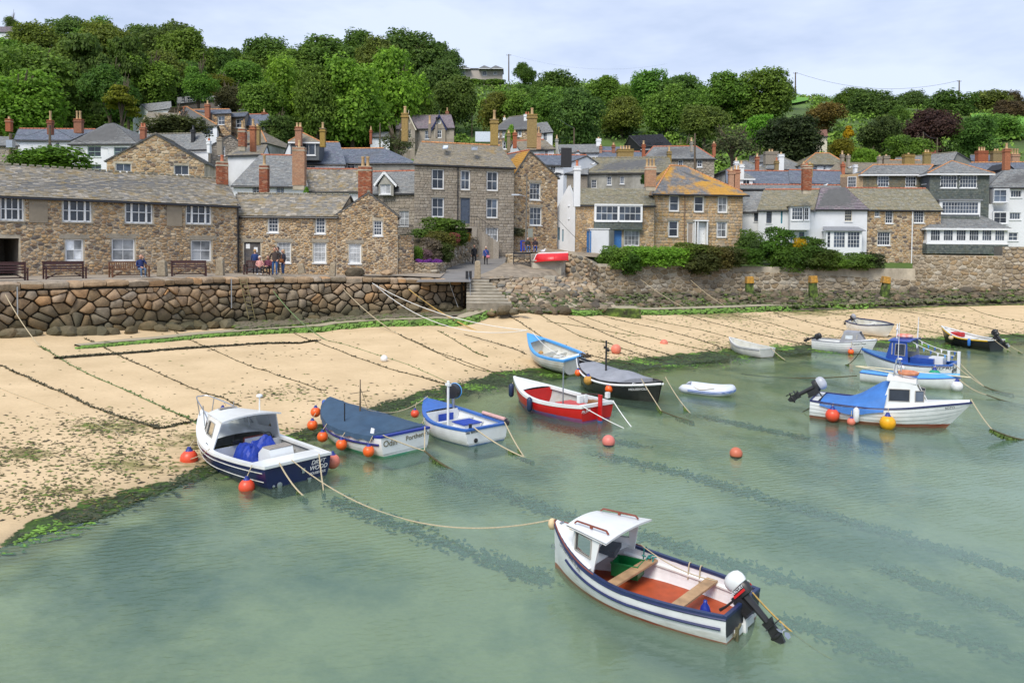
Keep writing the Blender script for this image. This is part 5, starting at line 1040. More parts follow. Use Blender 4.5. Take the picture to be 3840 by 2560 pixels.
pf2=Fac(XY(2040,60.6),XY(2082,60.4));zt2=zat(2060,1036,60.5);hb=empty('mooring_block',(pf2.A.x,pf2.A.y,2),'small square concrete block with a rusty mooring ring, in front of the plinth','mooring block');mb=MB();boxz(pf2,0,1.9,pf2.W,zt2,-.9,0,mb);mb.build('block',CONC,hb,bev=.03)
c=pf2.pt(pf2.W*.55,zt2-.38,.05);mb=MB();mb.tube([c+V((sin(t)*.15,0,-cos(t)*.19))for t in arc(12,-2.5,2.5)],.025,6);mb.build('ring',mat('rust',(.05,.025,.015),.9),hb)
CW=[(300,1305,.12,0.5),(560,1283,.15,.8),(800,1262,.2,.9),(1100,1246,.3,1.0),(1300,1232,.38,1.2),(1560,1222,.42,1.0),(1760,1214,.45,.9),(1980,1196,.45,1.0),(2150,1184,.4,1.6),(2300,1178,.4,1.4),(2450,1180,.4,1.3),(2700,1174,.45,1.3),(3000,1164,.5,1.3),(3300,1155,.5,1.3),(3600,1143,.5,1.3),(3900,1128,.5,1.3)]
def weedy(name,col,top=.55):
	m,nt,N,L,b=_new(name);b.inputs['Roughness'].default_value=.9
	n=noise_node(nt,1.1,7,.7,world=True);g=N('ShaderNodeNewGeometry');s=N('ShaderNodeSeparateXYZ');L(g.outputs['Normal'],s.inputs[0])
	a=N('ShaderNodeMath');a.operation='MULTIPLY_ADD';L(s.outputs[2],a.inputs[0]);a.inputs[1].default_value=.22;L(n.outputs[0],a.inputs[2])
	n2=noise_node(nt,2.4,6,world=True);gw=ramp(nt,n2.outputs[0],[(.35,(.02,.022,.01)),(.5,(.05,.08,.015)),(.65,(.13,.2,.03))])
	cc=ramp(nt,a.outputs[0],[(top,0.0),(top+.1,1.0)]);L(mixc(nt,cc.outputs[0],gw.outputs[0],col),b.inputs['Base Color']);bump(nt,b,n2.outputs[0],.6,.08);return m
WEEDC=weedy('weedy_concrete',(.36,.31,.21))
WEEDR=weedy('weedy_rock',(.15,.125,.085),.60)
ctr=[GG(a,b)for a,b,c,d in CW];mb=MB();cs=catmull(ctr,5);hh=[interp(i/5,range(len(CW)),[c[2]for c in CW])for i in range(len(cs))];ww=[interp(i/5,range(len(CW)),[c[3]for c in CW])for i in range(len(cs))]
prv=None;rr=random.Random(8)
for i,p in enumerate(cs):
	d=(cs[min(i+1,len(cs)-1)]-cs[max(0,i-1)]);d.z=0;d.normalize();nn=V((-d.y,d.x,0));z=sandz(p.x,p.y);jj=rr.uniform(-.05,.05)
	q=[p+nn*jj+V((0,0,z-p.z-.2)),p+nn*(.05+jj)+V((0,0,z-p.z+hh[i])),p+nn*ww[i]+V((0,0,z-p.z+hh[i]+.03)),p+nn*(ww[i]+.1)+V((0,0,z-p.z-.2))]
	if prv:
		for k in range(3):mb.quad(prv[k],q[k],q[k+1],prv[k+1])
	prv=q
tag(mb.build('causeway',WEEDC,loc=tuple(cs[10])),'long low weed-edged concrete ledge running along the top of the beach','ledge')
for px,py,w_,lb in((2330,1190,150,'square weed-skirted concrete block jutting from the ledge in mid beach'),(3640,1158,110,'square concrete block jutting from the ledge below the sunroom')):
	p=GG(px,py);ww_=w_*p.y/FPX;mb=MB();mb.box((p.x,p.y+1.2,p.z+.22),(ww_,2.4,.9),taper=.97);tag(mb.build('concrete_block',WEEDC,loc=(p.x,p.y,p.z),bev=.04),lb,'concrete block')
# ---- rocks

def rock_mesh(seed,sub=2):
	bm=bmesh.new();bmesh.ops.create_icosphere(bm,subdivisions=sub,radius=1);o=V((seed*7.3,0,0))
	for v in bm.verts:
		n=noise.noise(v.co*.9+o)*.45+noise.noise(v.co*2.2+o)*.14;c=v.co*(1+n)
		for ax in((.8,.3,.5),(-.6,.7,.3),(.1,-.9,.4),(0,.2,1)):
			a=V(ax).normalized();dd=c.dot(a)
			if dd>.72:c-=a*(dd-.72)*.75
		v.co=c*(1+.10*noise.noise(c*3.1+o*1.7))
	me=bpy.data.meshes.new('rock');bm.to_mesh(me);bm.free();return me
RK=[];RKS=[]
for i in range(7):
	me=rock_mesh(i+1,2);me.materials.append(ST_ROCK);RK.append(me)
RKA=[[V(v.co)for v in rock_mesh(i+20,1).vertices]for i in range(4)];RKF=[tuple(p.vertices)for p in rock_mesh(21,1).polygons]
RKC=[m.copy()for m in RK];
for m in RKC:m.materials.clear();m.materials.append(ST_QUAY)
def rock(p,s,label,group,meshes=RK,name='boulder',sc=None,rr=R):
	o=bpy.data.objects.new(name,rr.choice(meshes));COL.objects.link(o);o.location=p;sc=sc or(rr.uniform(.9,1.4),rr.uniform(.8,1.1),rr.uniform(.55,.85));o.scale=(s*sc[0],s*sc[1],s*sc[2]);o.rotation_euler=(rr.uniform(-.2,.2),rr.uniform(-.2,.2),rr.uniform(0,6.3));return tag(o,label,'rock',group)
def smallrocks(name,n,f,m,smin,smax,rr,label,cat='rocks'):
	mb=MB()
	for _ in range(n):
		p=f(rr)
		if p is None:continue
		s=rr.uniform(smin,smax);a=rr.random()*6.3;ca_,sa=cos(a),sin(a);sx,sy,sz=s*rr.uniform(.9,1.6),s,s*rr.uniform(.4,.8);src=rr.choice(RKA)
		mb.add([(p.x+ca_*v.x*sx-sa*v.y*sy,p.y+sa*v.x*sx+ca_*v.y*sy,p.z+v.z*sz)for v in src],RKF)
	return tag(mb.build(name,m),label,cat,kind='stuff')
rr=random.Random(12)
BL='rounded brown boulder resting on the sand at the foot of the quay wall';BG='boulders at the foot of the quay wall'
for px,py,s in((25,1252,44),(85,1256,40),(130,1250,30),(212,1232,36),(250,1262,52),(310,1230,48),(335,1252,40),(375,1242,34),(415,1226,34),(490,1232,30),(560,1222,48),(600,1232,38),(640,1208,34),(660,1232,34),(705,1225,42),(745,1200,40),(762,1228,20),(798,1220,36),(848,1215,42),(1045,1200,34),(1112,1192,36),(1180,1196,30),(1270,1190,34),(1335,1180,36),(1400,1178,30),(1452,1176,34),(1520,1176,40),(1560,1158,40),(1600,1172,44),(1655,1170,30),(1670,1152,40),(1715,1160,34)):
	Yq=interp(px,[q[0]for q in QE],[q[1]for q in QE])-(.35+.5*(py>1225 and px<900));p=P(px,py,Yq);p.z=max(p.z,sandz(p.x,p.y)+.1)if px>900 else sandz(p.x,p.y)+.12
	rock((p.x,p.y,p.z),s*.85*p.y/FPX,BL,BG,RKC,rr=rr)
RL='dark weed-covered rock in the jumble between sea wall and causeway';RG='rocks below the right-hand sea wall'
def rz(px,py,k=0):
	"""surface of the rock bank: rises from the causeway to the wall foot"""
	t=min(1,max(0,(px-2200)/500));Y=interp(py,[lerp(1070,1095,t),1165],[lerp(68.2,71.5,t),lerp(56,65.5,t)])
	return P(px,py,Y)
for i in range(250):
	px=rr.uniform(1930,3840);t=rr.random();top,bot=interp(px,[1900,2150,2500,3200,3840],[1130,1095,1092,1088,1080]),interp(px,[1900,2300,3000,3840],[1165,1150,1138,1110])
	py=lerp(top,bot,t);p=rz(px,py)if px>2250 else pa.pt(rr.random()*pa.W,rr.random()**1.3*pa.H*.5,.05);rock((p.x,p.y,p.z+.05),lerp(.34,.27,t)*rr.uniform(.6,1.5),RL,RG,RK,rr=rr)
def fbank(r_):
	px=r_.uniform(1880,3860);py=r_.uniform(interp(px,[1880,2500,3840],[1120,1095,1085]),interp(px,[1900,2300,3000,3840],[1180,1162,1150,1125]));p=rz(px,py)if px>2250 else pa.pt(r_.random()*pa.W,r_.random()**1.5*pa.H*.5,.05);return p
smallrocks('shore_rubble',3000,fbank,WEEDR,.08,.24,rr,'weedy stones of all sizes packed along the foot of the right sea wall')
FO=[]
for i in range(27):
	px=lerp(870,1880,i/26);k=interp(px,[c[0]for c in CW],[0.0+j for j in range(len(CW))]);c=GG(px,interp(px,[c[0]for c in CW],[c[1]for c in CW]));Yq=interp(px,[q[0]for q in QE],[q[1]for q in QE])if px<1745 else 49.7
	bk_=P(px,interp(px,[870,1300,1745,1750,1880],[1210,1185,1165,1150,1152]),Yq+.2);FO.append((c+V((0,interp(px,[870,1880],[.8,1.5]),interp(px,[870,1200,1880],[.2,.36,.46]))),bk_))
mb=MB()
for(a,b),(c,d)in zip(FO,FO[1:]):m1,m2=lerp(a,b,.5)+V((0,0,.1)),lerp(c,d,.5)+V((0,0,.1));mb.quad(a,c,m2,m1);mb.quad(m1,m2,d,b)
tag(mb.build('foreshore',WEEDR),kind='structure')
def ffoot(r_):i=r_.randrange(len(FO)-8);t=r_.random();s=r_.random();return lerp(lerp(FO[i][0],FO[i+1][0],t),lerp(FO[i][1],FO[i+1][1],t),s)+V((0,0,.05))
smallrocks('wall_foot_rubble',1300,ffoot,WEEDR,.07,.22,rr,'weedy rubble along the foot of the quay wall')
for px,py,s in((1888,1160,.42),(1925,1168,.3),(1800,1172,.22),(1840,1176,.25),(1766,1166,.2),(1960,1160,.34)):p=P(px,py,49.0);rock(p,s,'brown boulder beside the foot of the harbour steps','boulders by the steps',RKC,rr=rr)
mb=MB();prv=None
for i in range(31):
	px=lerp(2200,3880,i/30);top=interp(px,[1900,2150,2500,3840],[1100,1075,1080,1072]);q=[rz(px,lerp(interp(px,[1900,2300,3000,3840],[1185,1165,1150,1125]),top,t))-V((0,0,.12))for t in(0,.5,1)]
	q=[v_-V((0,0,.2))for v_ in q];q=[q[0]-V((0,0,.8))]+q
	if prv:
		for k in range(3):mb.quad(prv[k],q[k],q[k+1],prv[k+1])
	prv=q
tag(mb.build('shore',WEEDR),kind='structure')
for px,py,h in((2810,1082,62),(3048,1092,72),(3318,1092,66)):
	p=rz(px,py+h*.35);w_=30*p.y/FPX;zt=P(px,1042 if px!=3048 else 1040,p.y).z;mb=MB();lean=.15 if px==3318 else-.05
	mb.box((p.x,p.y,(p.z+zt)/2-.35),(w_,w_*.9,zt-p.z),Matrix.Rotation(lean,3,'Y'),taper=.8);root=empty('mooring_post',(p.x,p.y,p.z),{2810:'left stubby mooring post with orange lichen cap, in the rocks',3048:'squat mooring post with orange lichen cap, middle of three in the rocks',3318:'tilted mooring post with orange lichen cap below the stone house'}[px],'post','lichen-capped posts in the rocks')
	mb.build('post',WEEDR,root,bev=.04);mb=MB();mb.box((p.x+lean*.3,p.y,zt-.18),(w_*.98,w_*.9,.62),Matrix.Rotation(lean,3,'Y'),taper=.85);mb.build('cap',mat('orange_lichen',(.42,.22,.03),.9,var=.35,scale=6,dirt=((.2,.15,.09),.8),bmp=.5),root,bev=.04)
# ================================================ FURNITURE

def bench(px,py,Y,wpx,label,rot=0,m=DARKWOOD,facing=1,L_=None,z=None,slatback=False):
	p=P(px,py,Y);p.z=z if z is not None else 4.0;w_=L_ or wpx*Y/FPX;r=empty('bench',p,label,'bench',None,rot)
	def B(name,parts):
		mb=MB()
		for c,s,*q in parts:mb.box(c,s,q[0]if q else None)
		o=mb.build(name,m,None,local=True);o.parent=r;return o
	for i in range(5):B('seat_slat',[((0,-.28+i*.11,.43),(w_,.085,.03))])
	tl=Matrix.Rotation(-.18,3,'X')
	if slatback:
		B('back_rail',[((0,.33,.88),(w_,.05,.08))]);B('back_rail',[((0,.25,.5),(w_,.04,.05))])
		n=17
		for i in range(n):B('back_slat',[((-w_/2+(i+.5)*w_/n,.29,.69),(.05,.02,.38),tl)])
	else:
		for i,zz in enumerate((.56,.7,.84)):B('back_slat',[((0,.27+i*.03,zz),(w_,.025,.09),tl)])
		B('top_rail',[((0,.36,.93),(w_+.04,.05,.09))])
	for sx in(-1,1):
		B('leg',[((sx*(w_/2-.04),-.27,.31),(.08,.08,.62))]);B('leg',[((sx*(w_/2-.04),.3,.46),(.08,.08,.92))]);B('arm',[((sx*(w_/2-.04),.0,.64),(.09,.68,.045))])
		B('brace',[((sx*(w_/2-.35),-.2,.2),(.55,.04,.06),Matrix.Rotation(sx*.5,3,'Y'))])
	B('stretcher',[((0,0,.14),(w_-.1,.06,.06))]);return r
qr=atan2(QP[2][1]-QP[1][1],QP[2][0]-QP[1][0])
bench(10,1050,39.8,100,'dark brown park bench cut off by the left edge, by the open passage',qr,L_=2.2)
bench(244,1045,42.6,138,'empty maroon bench second from the left, under the first curtained window',qr,slatback=False)
bench(486,1040,45.5,134,'teak slatted bench with the bald man in blue sitting on its right end',qr,m=TEAK,slatback=True)
bench(709,1038,47.5,122,'empty maroon bench between two granite posts, near the downpipe',qr*.6)
bench(968,1030,51.0,100,'dark red slatted bench with two women seated, in front of the plank door',0,slatback=True)
bench(1957,990,64.2,66,'blackened old bench against the low wall beside the red dinghy plinth',0,m=BLACKTIMB,z=P(1957,990,64.2).z)
bench(1985,946,69.5,54,'small weathered seat holding the couple beside the blue bin',0,m=TEAK,z=P(1985,947,69.5).z)
GP=stone_mat('granite_post',[(.30,.25,.18),(.33,.27,.19)],lichen=((.4,.39,.32),.55,3),fine=8)
def gpost(px,py0,py1,Y,wpx,label,lean=0):
	b=P(px,py1,Y);t=P(px,py0,Y);h=t.z-b.z;w_=wpx*Y/FPX;mb=MB();mb.box((b.x+lean*h/2,Y,b.z+h*.45),(w_,w_*.8,h*.95),Matrix.Rotation(lean,3,'Y'),taper=.82);mb.ball((b.x+lean*h,Y,b.z+h*.9),w_*.44,10,sc=(1,.8,.55))
	tag(mb.build('granite_post',GP,loc=b,bev=.05),label,'stone post','granite posts on the quay')
gpost(609,976,1034,46.5,34,'granite post between the teak bench and the maroon bench');gpost(826,968,1032,49.5,30,'granite post by the downpipe, left of the seated group')
gpost(1133,990,1026,52.5,26,'short leaning granite post right of the standing group',-.12);gpost(1245,985,1034,51.5,24,'lopsided granite post in front of the cottage wall',.1);gpost(1791,976,1044,53.5,25,'tall square granite post standing at the foot of the lane')
rr=random.Random(5);p=P(1335,1020,53.5);rock((p.x,p.y,4.1),.62,'big dark boulder lying against the cottage wall',None,RK,sc=(1.8,.8,.75),rr=rr)
rock(P(1455,1026,54)+V((0,0,.1)),.4,'small boulder at the corner of the stone gable end',None,RKC,rr=rr)
sg=empty('sign_board',P(1758,1044,52.2),'pair of dark notice panels on the quay end by the steps','sign')
for x in(1751,1764):a=P(x,1046,52.2);b=P(x,1016,52.2);mb=MB();mb.box((a.x,a.y,(a.z+b.z)/2),(.19,.04,b.z-a.z));mb.build('panel',BLACKP,sg)
bn=empty('wheelie_bin',P(1962,943,72),'blue wheelie bin left of the seated couple','bin');mb=MB();bm_=mat('blue_plastic',(.01,.05,.42),.4);b=P(1962,943,72)
mb.box(b+V((0,0,.48)),(.52,.58,.95),taper=1.12);mb.build('body',bm_,bn,bev=.03);mb=MB();mb.box(b+V((0,-.02,1.0)),(.62,.7,.07));mb.build('lid',bm_,bn,bev=.02)
for s in(-1,1):mb=MB();mb.lathe([(.09,-.03),(.1,0),(.09,.03)],b+V((s*.27,.25,.1)),10,rot=Matrix.Rotation(pi/2,3,'Y'));mb.build('wheel',BLACKP,bn)
lp=empty('lamp_post',P(1971,946,71),'tall grey lamp post with a single lantern arm, behind the blue bin','lamp post');a,b=P(1971,946,71),P(1976,655,71);mb=MB();mb.tube([a,lerp(a,b,.3),b],.07,8,rs=[.1,.07,.05]);mb.build('pole',mat('lamp_grey',(.16,.15,.13),.6),lp)
c=P(1974,738,71);d=P(1938,731,71);mb=MB();mb.tube([c,lerp(c,d,.5)+V((0,0,.05)),d],.03,6);mb.build('arm',METAL,lp);mb=MB();mb.box(d+V((-.12,0,0)),(.75,.24,.13));mb.build('lantern',mat('lamp_head',(.6,.65,.72),.3),lp,bev=.03)
a,b=P(1980,890,72),P(1998,858,72);mb=MB();mb.box((a+b)/2,(b.x-a.x,.3,b.z-a.z));o=mb.build('meter_cabinet',mat('cabinet_grey',(.28,.30,.26),.6),lp,bev=.02)
def pole(px,py0,py1,Y,label,arms=0,r=.12,group=None):
	a,b=P(px,py1,Y),P(px,py0,Y);root=empty('telegraph_pole',a,label,'telegraph pole',group);mb=MB();mb.tube([a-V((0,0,1)),b],r,6,rs=[r,r*.7]);mb.build('pole',BARK,root)
	for i in range(arms):mb=MB();mb.box(b-V((0,0,.3+i*.5)),(1.5,.1,.1));[mb.box(b+V((s,0,-.15-i*.5)),(.08,.08,.2))for s in(-.65,.65)];mb.build('crossarm',BARK,root)
	return b
t1=pole(187,470,560,78,'dark telegraph pole in front of the white terrace at left',r=.14);t2=pole(40,500,626,62,'grey pole with transformer box beside the round green shrub',r=.16)
mb=MB();q=P(40,540,61.6);mb.box(q,(.5,.4,.6));tag(mb.build('transformer_box',METAL,loc=q),'small grey box clamped on the grey pole at far left','transformer')
poles=[(555,262,360,150,'thin pole rising above the white barn'),(1292,395,500,140,'pole left of the villa pair below the bright trees'),(1425,462,560,122,'pole beside the small white shed'),(2030,370,460,150,'pole on the slope behind the ivy-clad house'),(2153,480,545,118,'pole between the ivy-clad house and the black chalet'),(1770,418,510,150,'thin pole on the green slope right of the villa pair'),(2606,500,620,92,'tall pole in front of the square hipped stone house'),(3463,495,548,130,'upper pole under the purple tree'),(3515,518,580,125,'lower pole beside the tiny red-roofed house'),(1908,204,292,240,'tall pole on the skyline right of the hilltop bungalow'),(2983,272,342,255,'pole on the skyline above the green field'),(3597,302,380,260,'pole with crossarm on the right skyline')]
tops=[pole(*q[:4],q[4],arms=1 if q[3]>230 else 0,r=.14 if q[3]<200 else .25)for q in poles]
def wire(a,b,sag,label,r=.012):
	pts=[lerp(V(a),V(b),t/14)-V((0,0,sag*4*(t/14)*(1-t/14)))for t in range(15)];mb=MB();mb.tube(pts,r,4);tag(mb.build('overhead_wire',BLACKP,loc=pts[0]),label,'wire')
wire(t2,t1,.5,'overhead wire between the grey pole and the dark pole at far left',.02);wire(t1,P(480,560,90),.8,'overhead wire sloping from the dark pole to the hipped white house',.02);wire(tops[9],P(2500,240,250),3,'faint wire running right from the skyline pole');wire(P(1976,670,71),P(2215,940,67),.5,'thin cable from the lamp post down past the white gable',.02)
wire(tops[3],tops[4],.8,'overhead wire between the two poles right of the ivy-clad house',.03);wire(tops[7],tops[8],.4,'short wire between the poles under the purple tree',.03);wire(tops[10],tops[11],4,'faint wire between the two right-hand skyline poles',.04)
def on_wall(px,py):
	for i in range(200):
		u=QF.W*i/200;p=QF.pt(u,3,.22);q=P(px,py,p.y)
		if p.x>=q.x:return u,q.z
	return QF.W,3
u0,z0=on_wall(908,1045);u1,z1=on_wall(938,1194);ld_=empty('ladder',QF.pt(u1,z1,.35),'weedy iron ladder leaning down the quay wall below the seated group','ladder');lm=mat('weedy_iron',(.20,.17,.08),.8,var=.3)
for s in(-.19,.19):mb=MB();mb.tube([QF.pt(u0+s,z0,.24),QF.pt(u1+s,z1,.34)],.03,6);mb.build('rail',lm,ld_)
for k in range(11):t=(k+.5)/11;mb=MB();mb.tube([lerp(QF.pt(u0-.19,z0,.24),QF.pt(u1-.19,z1,.34),t),lerp(QF.pt(u0+.19,z0,.24),QF.pt(u1+.19,z1,.34),t)],.02,5);mb.build('rung',lm,ld_)
for px,a,b in((50,1075,1180),(866,1045,1155)):
	u,za=on_wall(px,a);_,zb_=on_wall(px,b);mb=MB();mb.tube([QF.pt(u,za,.24),QF.pt(u,zb_,.26)],.045,6);tag(mb.build('fender_strip',METAL,loc=QF.pt(u,zb_,.25)),'vertical grey steel strip bolted to the quay wall, '+('left end' if px<100 else 'just left of the ladder'),'strip')
# ================================================ PEOPLE

def person(px,py,Y,label,pose='stand',face=0.0,top=(.05,.05,.3),legs=(.08,.12,.25),shoes=(.4,.4,.4),hair=(.3,.2,.1),h=1.72,bag=None,z=None,hairtype='short',skin=(.52,.28,.19),lean=0,female=False,arms='down'):
	k=h/1.72;p=P(px,py,Y);p.z=z if z is not None else p.z
	hipz=.92 if pose!='sit' else .50
	fy=-1
	J={}
	if pose=='sit':
		J['pel']=(0,0,.52);J['ch']=(0,.03+lean,.86);J['nk']=(0,.02+lean,1.06);J['hd']=(0,-.0+lean,1.2)
		for s,n in((-1,'L'),(1,'R')):J['hp'+n]=(s*.1,-.03,.5);J['kn'+n]=(s*.12,-.44,.5);J['an'+n]=(s*.12,-.46+(.1 if s>0 else 0),.09);J['to'+n]=(s*.13,-.62+(.1 if s>0 else 0),.04)
	else:
		st=.22 if pose=='walk' else .03
		J['pel']=(0,0,.93);J['ch']=(0,.02,1.25);J['nk']=(0,.01,1.46);J['hd']=(0,-.02,1.60)
		for s,n in((-1,'L'),(1,'R')):J['hp'+n]=(s*.1,0,.88);J['kn'+n]=(s*.11,-s*st*.6-.03,.48);J['an'+n]=(s*.12,-s*st+(.05 if pose=='walk' else 0),.08);J['to'+n]=(s*.14,-s*st-.15,.04)
	nk=V(J['nk'])
	for s,n in((-1,'L'),(1,'R')):
		J['sh'+n]=(s*.18,nk.y,nk.z-.08);J['sx'+n]=J['sh'+n]
		if pose=='sit' or arms=='front':J['el'+n]=(s*.25,nk.y-.06,nk.z-.36);J['wr'+n]=(s*.08,nk.y-.27,nk.z-.44 if pose=='sit' else nk.z-.42)
		elif arms=='hips':J['el'+n]=(s*.33,nk.y+.08,nk.z-.34);J['wr'+n]=(s*.2,nk.y-.05,nk.z-.5)
		else:J['el'+n]=(s*.24,nk.y+s*(.08 if pose=='walk' else 0)+.02,nk.z-.36);J['wr'+n]=(s*.25,nk.y+s*(.16 if pose=='walk' else 0)-.06,nk.z-.6)
	if arms=='phone':J['elR']=(.26,nk.y-.2,nk.z-.28);J['wrR']=(.1,nk.y-.14,nk.z+.06)
	for n in 'LR':
		e,w_=V(J['el'+n]),V(J['wr'+n]);d=(w_-e).normalized();J['ha'+n]=tuple(w_+d*.07)
	rad_=dict(pel=.145,ch=.15,nk=.055,hd=.10,hpL=.1,hpR=.1,knL=.065,knR=.065,anL=.045,anR=.045,toL=.04,toR=.04,shL=.065,shR=.065,elL=.047,elR=.047,wrL=.03,wrR=.03,haL=.035,haR=.035)
	E=[('pel','ch'),('ch','nk'),('nk','hd')]
	for n in 'LR':E+=[('pel','hp'+n),('hp'+n,'kn'+n),('kn'+n,'an'+n),('an'+n,'to'+n),('ch','sh'+n),('sh'+n,'el'+n),('el'+n,'wr'+n),('wr'+n,'ha'+n)]
	keys=[q for q in J if not q.startswith('sx')];vs=[V(J[q])*k for q in keys];rs=[rad_[q]*k for q in keys];es=[(keys.index(a),keys.index(b))for a,b in E]
	for n in 'LR':
		hI=keys.index('ha'+n);w_,ha=V(J['wr'+n]),V(J['ha'+n]);d=(ha-w_).normalized();sd_=d.cross(V((0,1,0)));sd_=sd_.normalized()if sd_.length>.1 else V((1,0,0))
		for f in range(5):
			o_=sd_*((f-1.5)*.017)if f<4 else-sd_*.045;ln=(.075,.085,.08,.06,.045)[f];a=ha+d*.02+o_;b=a+(d+(V((0,-.25,0))if f<4 else-sd_*.5)).normalized()*ln
			vs+=[a*k,b*k];rs+=[.010*k,.008*k];es+=[(hI,len(vs)-2),(len(vs)-2,len(vs)-1)]
	me=bpy.data.meshes.new('b');me.from_pydata([tuple(v)for v in vs],es,[]);o=bpy.data.objects.new('b',me);COL.objects.link(o)
	sk=o.modifiers.new('s','SKIN');
	for i,sv in enumerate(me.skin_vertices[0].data):sv.radius=(rs[i],rs[i]*(.72 if i in(0,1)else 1));sv.use_root=(i==0)
	sb=o.modifiers.new('u','SUBSURF');sb.levels=1;sb.render_levels=1
	dg_=bpy.context.evaluated_depsgraph_get();m2=bpy.data.meshes.new_from_object(o.evaluated_get(dg_));bpy.data.objects.remove(o);m2.name='person'
	cn=lambda c:mat('cloth_%d_%d_%d'%tuple(int(x*100)for x in c),c,.85,var=.15,scale=20)
	for mm in(cn(top),cn(legs),cn(shoes),mat('skin_%d'%int(skin[0]*100),skin,.55,var=.05)):m2.materials.append(mm)
	segs=[(V(J[a])*k,V(J[b])*k,a,b)for a,b in E]
	for f in m2.polygons:
		c=f.center;best=min(segs,key=lambda s:(c-lerp(s[0],s[1],max(0,min(1,(c-s[0]).dot(s[1]-s[0])/max(1e-6,(s[1]-s[0]).length_squared))))).length);nm=best[3]
		f.material_index=3 if nm in('hd','haL','haR')else(2 if nm.startswith('to')else(1 if nm[:2]in('hp','kn','an')else 0));f.use_smooth=True
		if nm in('hpL','hpR')and pose!='sit' and c.z>.86*k:f.material_index=0
		if nm=='nk' and c.z>V(J['nk']).z*k-.01:f.material_index=3
	body=bpy.data.objects.new('person',m2);COL.objects.link(body);body.location=p;body.rotation_euler=(0,0,face);tag(body,label,'person')
	hd=V(J['hd'])*k
	def part(name,mb,m):q=mb.build(name,m,None,smooth='full',local=True);q.parent=body;return q
	mb=MB();r=.108*k;hc=hd+V((0,.02,.035))
	mb.ball(hc,r,12,sc=(1,1.06,1.08));
	if hairtype=='long':mb.ball(hc+V((0,.05,-.12))*k,r*.95,10,sc=(1.05,.7,1.2))
	mb2=MB();mb2.ball(hd+V((0,-.022,.0)),.098*k,12,sc=(.92,1,1.22));mb2.ball(hd+V((0,-.125,-.005))*1,.018*k,6,sc=(.8,1,1.4));[mb2.ball(hd+V((s*.092,0,0)),.026*k,6,sc=(.4,.8,1.2))for s in(-1,1)];part('face',mb2,mat('skin_%d'%int(skin[0]*100),skin,.55))
	mb3=MB();[mb3.ball(hd+V((s*.036,-.114,.022)),.012*k,6)for s in(-1,1)];mb3.box(hd+V((0,-.117,-.05)),(.045,.012,.01));part('eyes_and_mouth',mb3,BLACKP if hairtype!='none' else mat('dark_eye',(.08,.03,.03),.5))
	if hairtype!='none':part('hair',mb,cn(hair))
	jr=MB()
	pz,cz=V(J['pel'])*k,V(J['ch'])*k;n=10
	prof=[(pz-V((0,0,.06)),.175),(lerp(pz,cz,.5),.172),(cz+V((0,0,.06)),.178),(V(J['nk'])*k-V((0,0,.05)),.10)]
	vs_=[];
	for c,r_ in prof:
		for i in range(n):t=2*pi*i/n;vs_.append(c+V((cos(t)*r_*k*1.02,sin(t)*r_*k*.74,0)))
	jr.add(vs_,[(a*n+i,a*n+(i+1)%n,(a+1)*n+(i+1)%n,(a+1)*n+i)for a in range(3)for i in range(n)]);part('jacket',jr,cn(top))
	if bag:
		mb=MB();mb.box(V((bag[0],-.16,bag[1]))*k,(.3,.12,.24));part('bag',mb,cn(bag[2]));mb=MB();mb.tube([V((bag[0],-.14,bag[1]+.1))*k,V((0,-.15,1.2))*k,V((-.12*(1 if bag[0]>0 else-1),-.02,1.44))*k],.012,5);part('strap',mb,cn(bag[2]))
	return body
BLJ=(.03,.09,.24)
person(528,1040,45.2,'bald man in navy jumper and jeans on the teak bench, hand to his cheek','sit',qr,(.015,.03,.12),(.09,.14,.22),(.3,.3,.3),hairtype='none',arms='phone',z=4.0,h=1.75)
person(956,1026,51.6,'woman with fair hair in navy coat standing behind the red bench, back turned','stand',pi,(.015,.04,.15),(.02,.02,.03),(.03,.03,.03),(.42,.26,.12),z=4.0,h=1.66)
person(974,1030,50.7,'white-haired woman in pale pink coat sitting on the red bench','sit',.25,(.60,.30,.27),(.02,.02,.03),(.7,.7,.72),(.75,.74,.72),z=4.0,h=1.6)
person(1006,1030,50.8,'woman in maroon top with sunglasses sitting at the right end of the red bench','sit',-.2,(.13,.03,.06),(.02,.02,.02),(.25,.15,.1),(.10,.05,.03),z=4.0,h=1.65,hairtype='long')
person(1031,1032,50.2,'man in dark brown jumper and blue jeans standing before the bench','stand',.1,(.05,.035,.03),BLJ,(.03,.03,.06),(.03,.02,.02),z=4.0,h=1.82,arms='hips')
person(1042,1026,52,'dark-haired man in black half hidden behind the brown-jumpered man','stand',-.5,(.03,.03,.035),(.03,.03,.04),(.2,.2,.2),(.02,.015,.015),z=4.0,h=1.84)
person(1062,1030,51.2,'fair woman in black jacket and jeans with a tan shoulder bag','stand',-.7,(.015,.015,.03),(.03,.07,.18),(.3,.25,.15),(.45,.32,.18),z=4.0,h=1.68,bag=(.05,.95,(.28,.10,.03)),hairtype='long')
person(1778,993,67.2,'bald man in long black jacket walking down the lane','walk',.1,(.015,.015,.02),(.015,.015,.02),(.02,.02,.02),hairtype='none',h=1.74)
person(1822,996,66.6,'woman in blue jacket with pink shoulder bag walking down the lane','walk',0,(.02,.06,.25),(.015,.015,.02),(.02,.02,.02),(.45,.38,.30),h=1.66,bag=(.2,.8,(.6,.2,.25)))
person(1979,946,69.2,'person in black jacket and grey cap sitting left beside the blue bin','sit',.1,(.02,.02,.022),BLJ,(.4,.4,.42),(.25,.25,.25),h=1.72)
person(2007,946,69.2,'woman with reddish hair and black cardigan sitting right on the lane seat','sit',0,(.025,.015,.025),(.02,.06,.25),(.35,.35,.38),(.22,.05,.03),h=1.7,hairtype='long')
# ================================================ VEGETATION

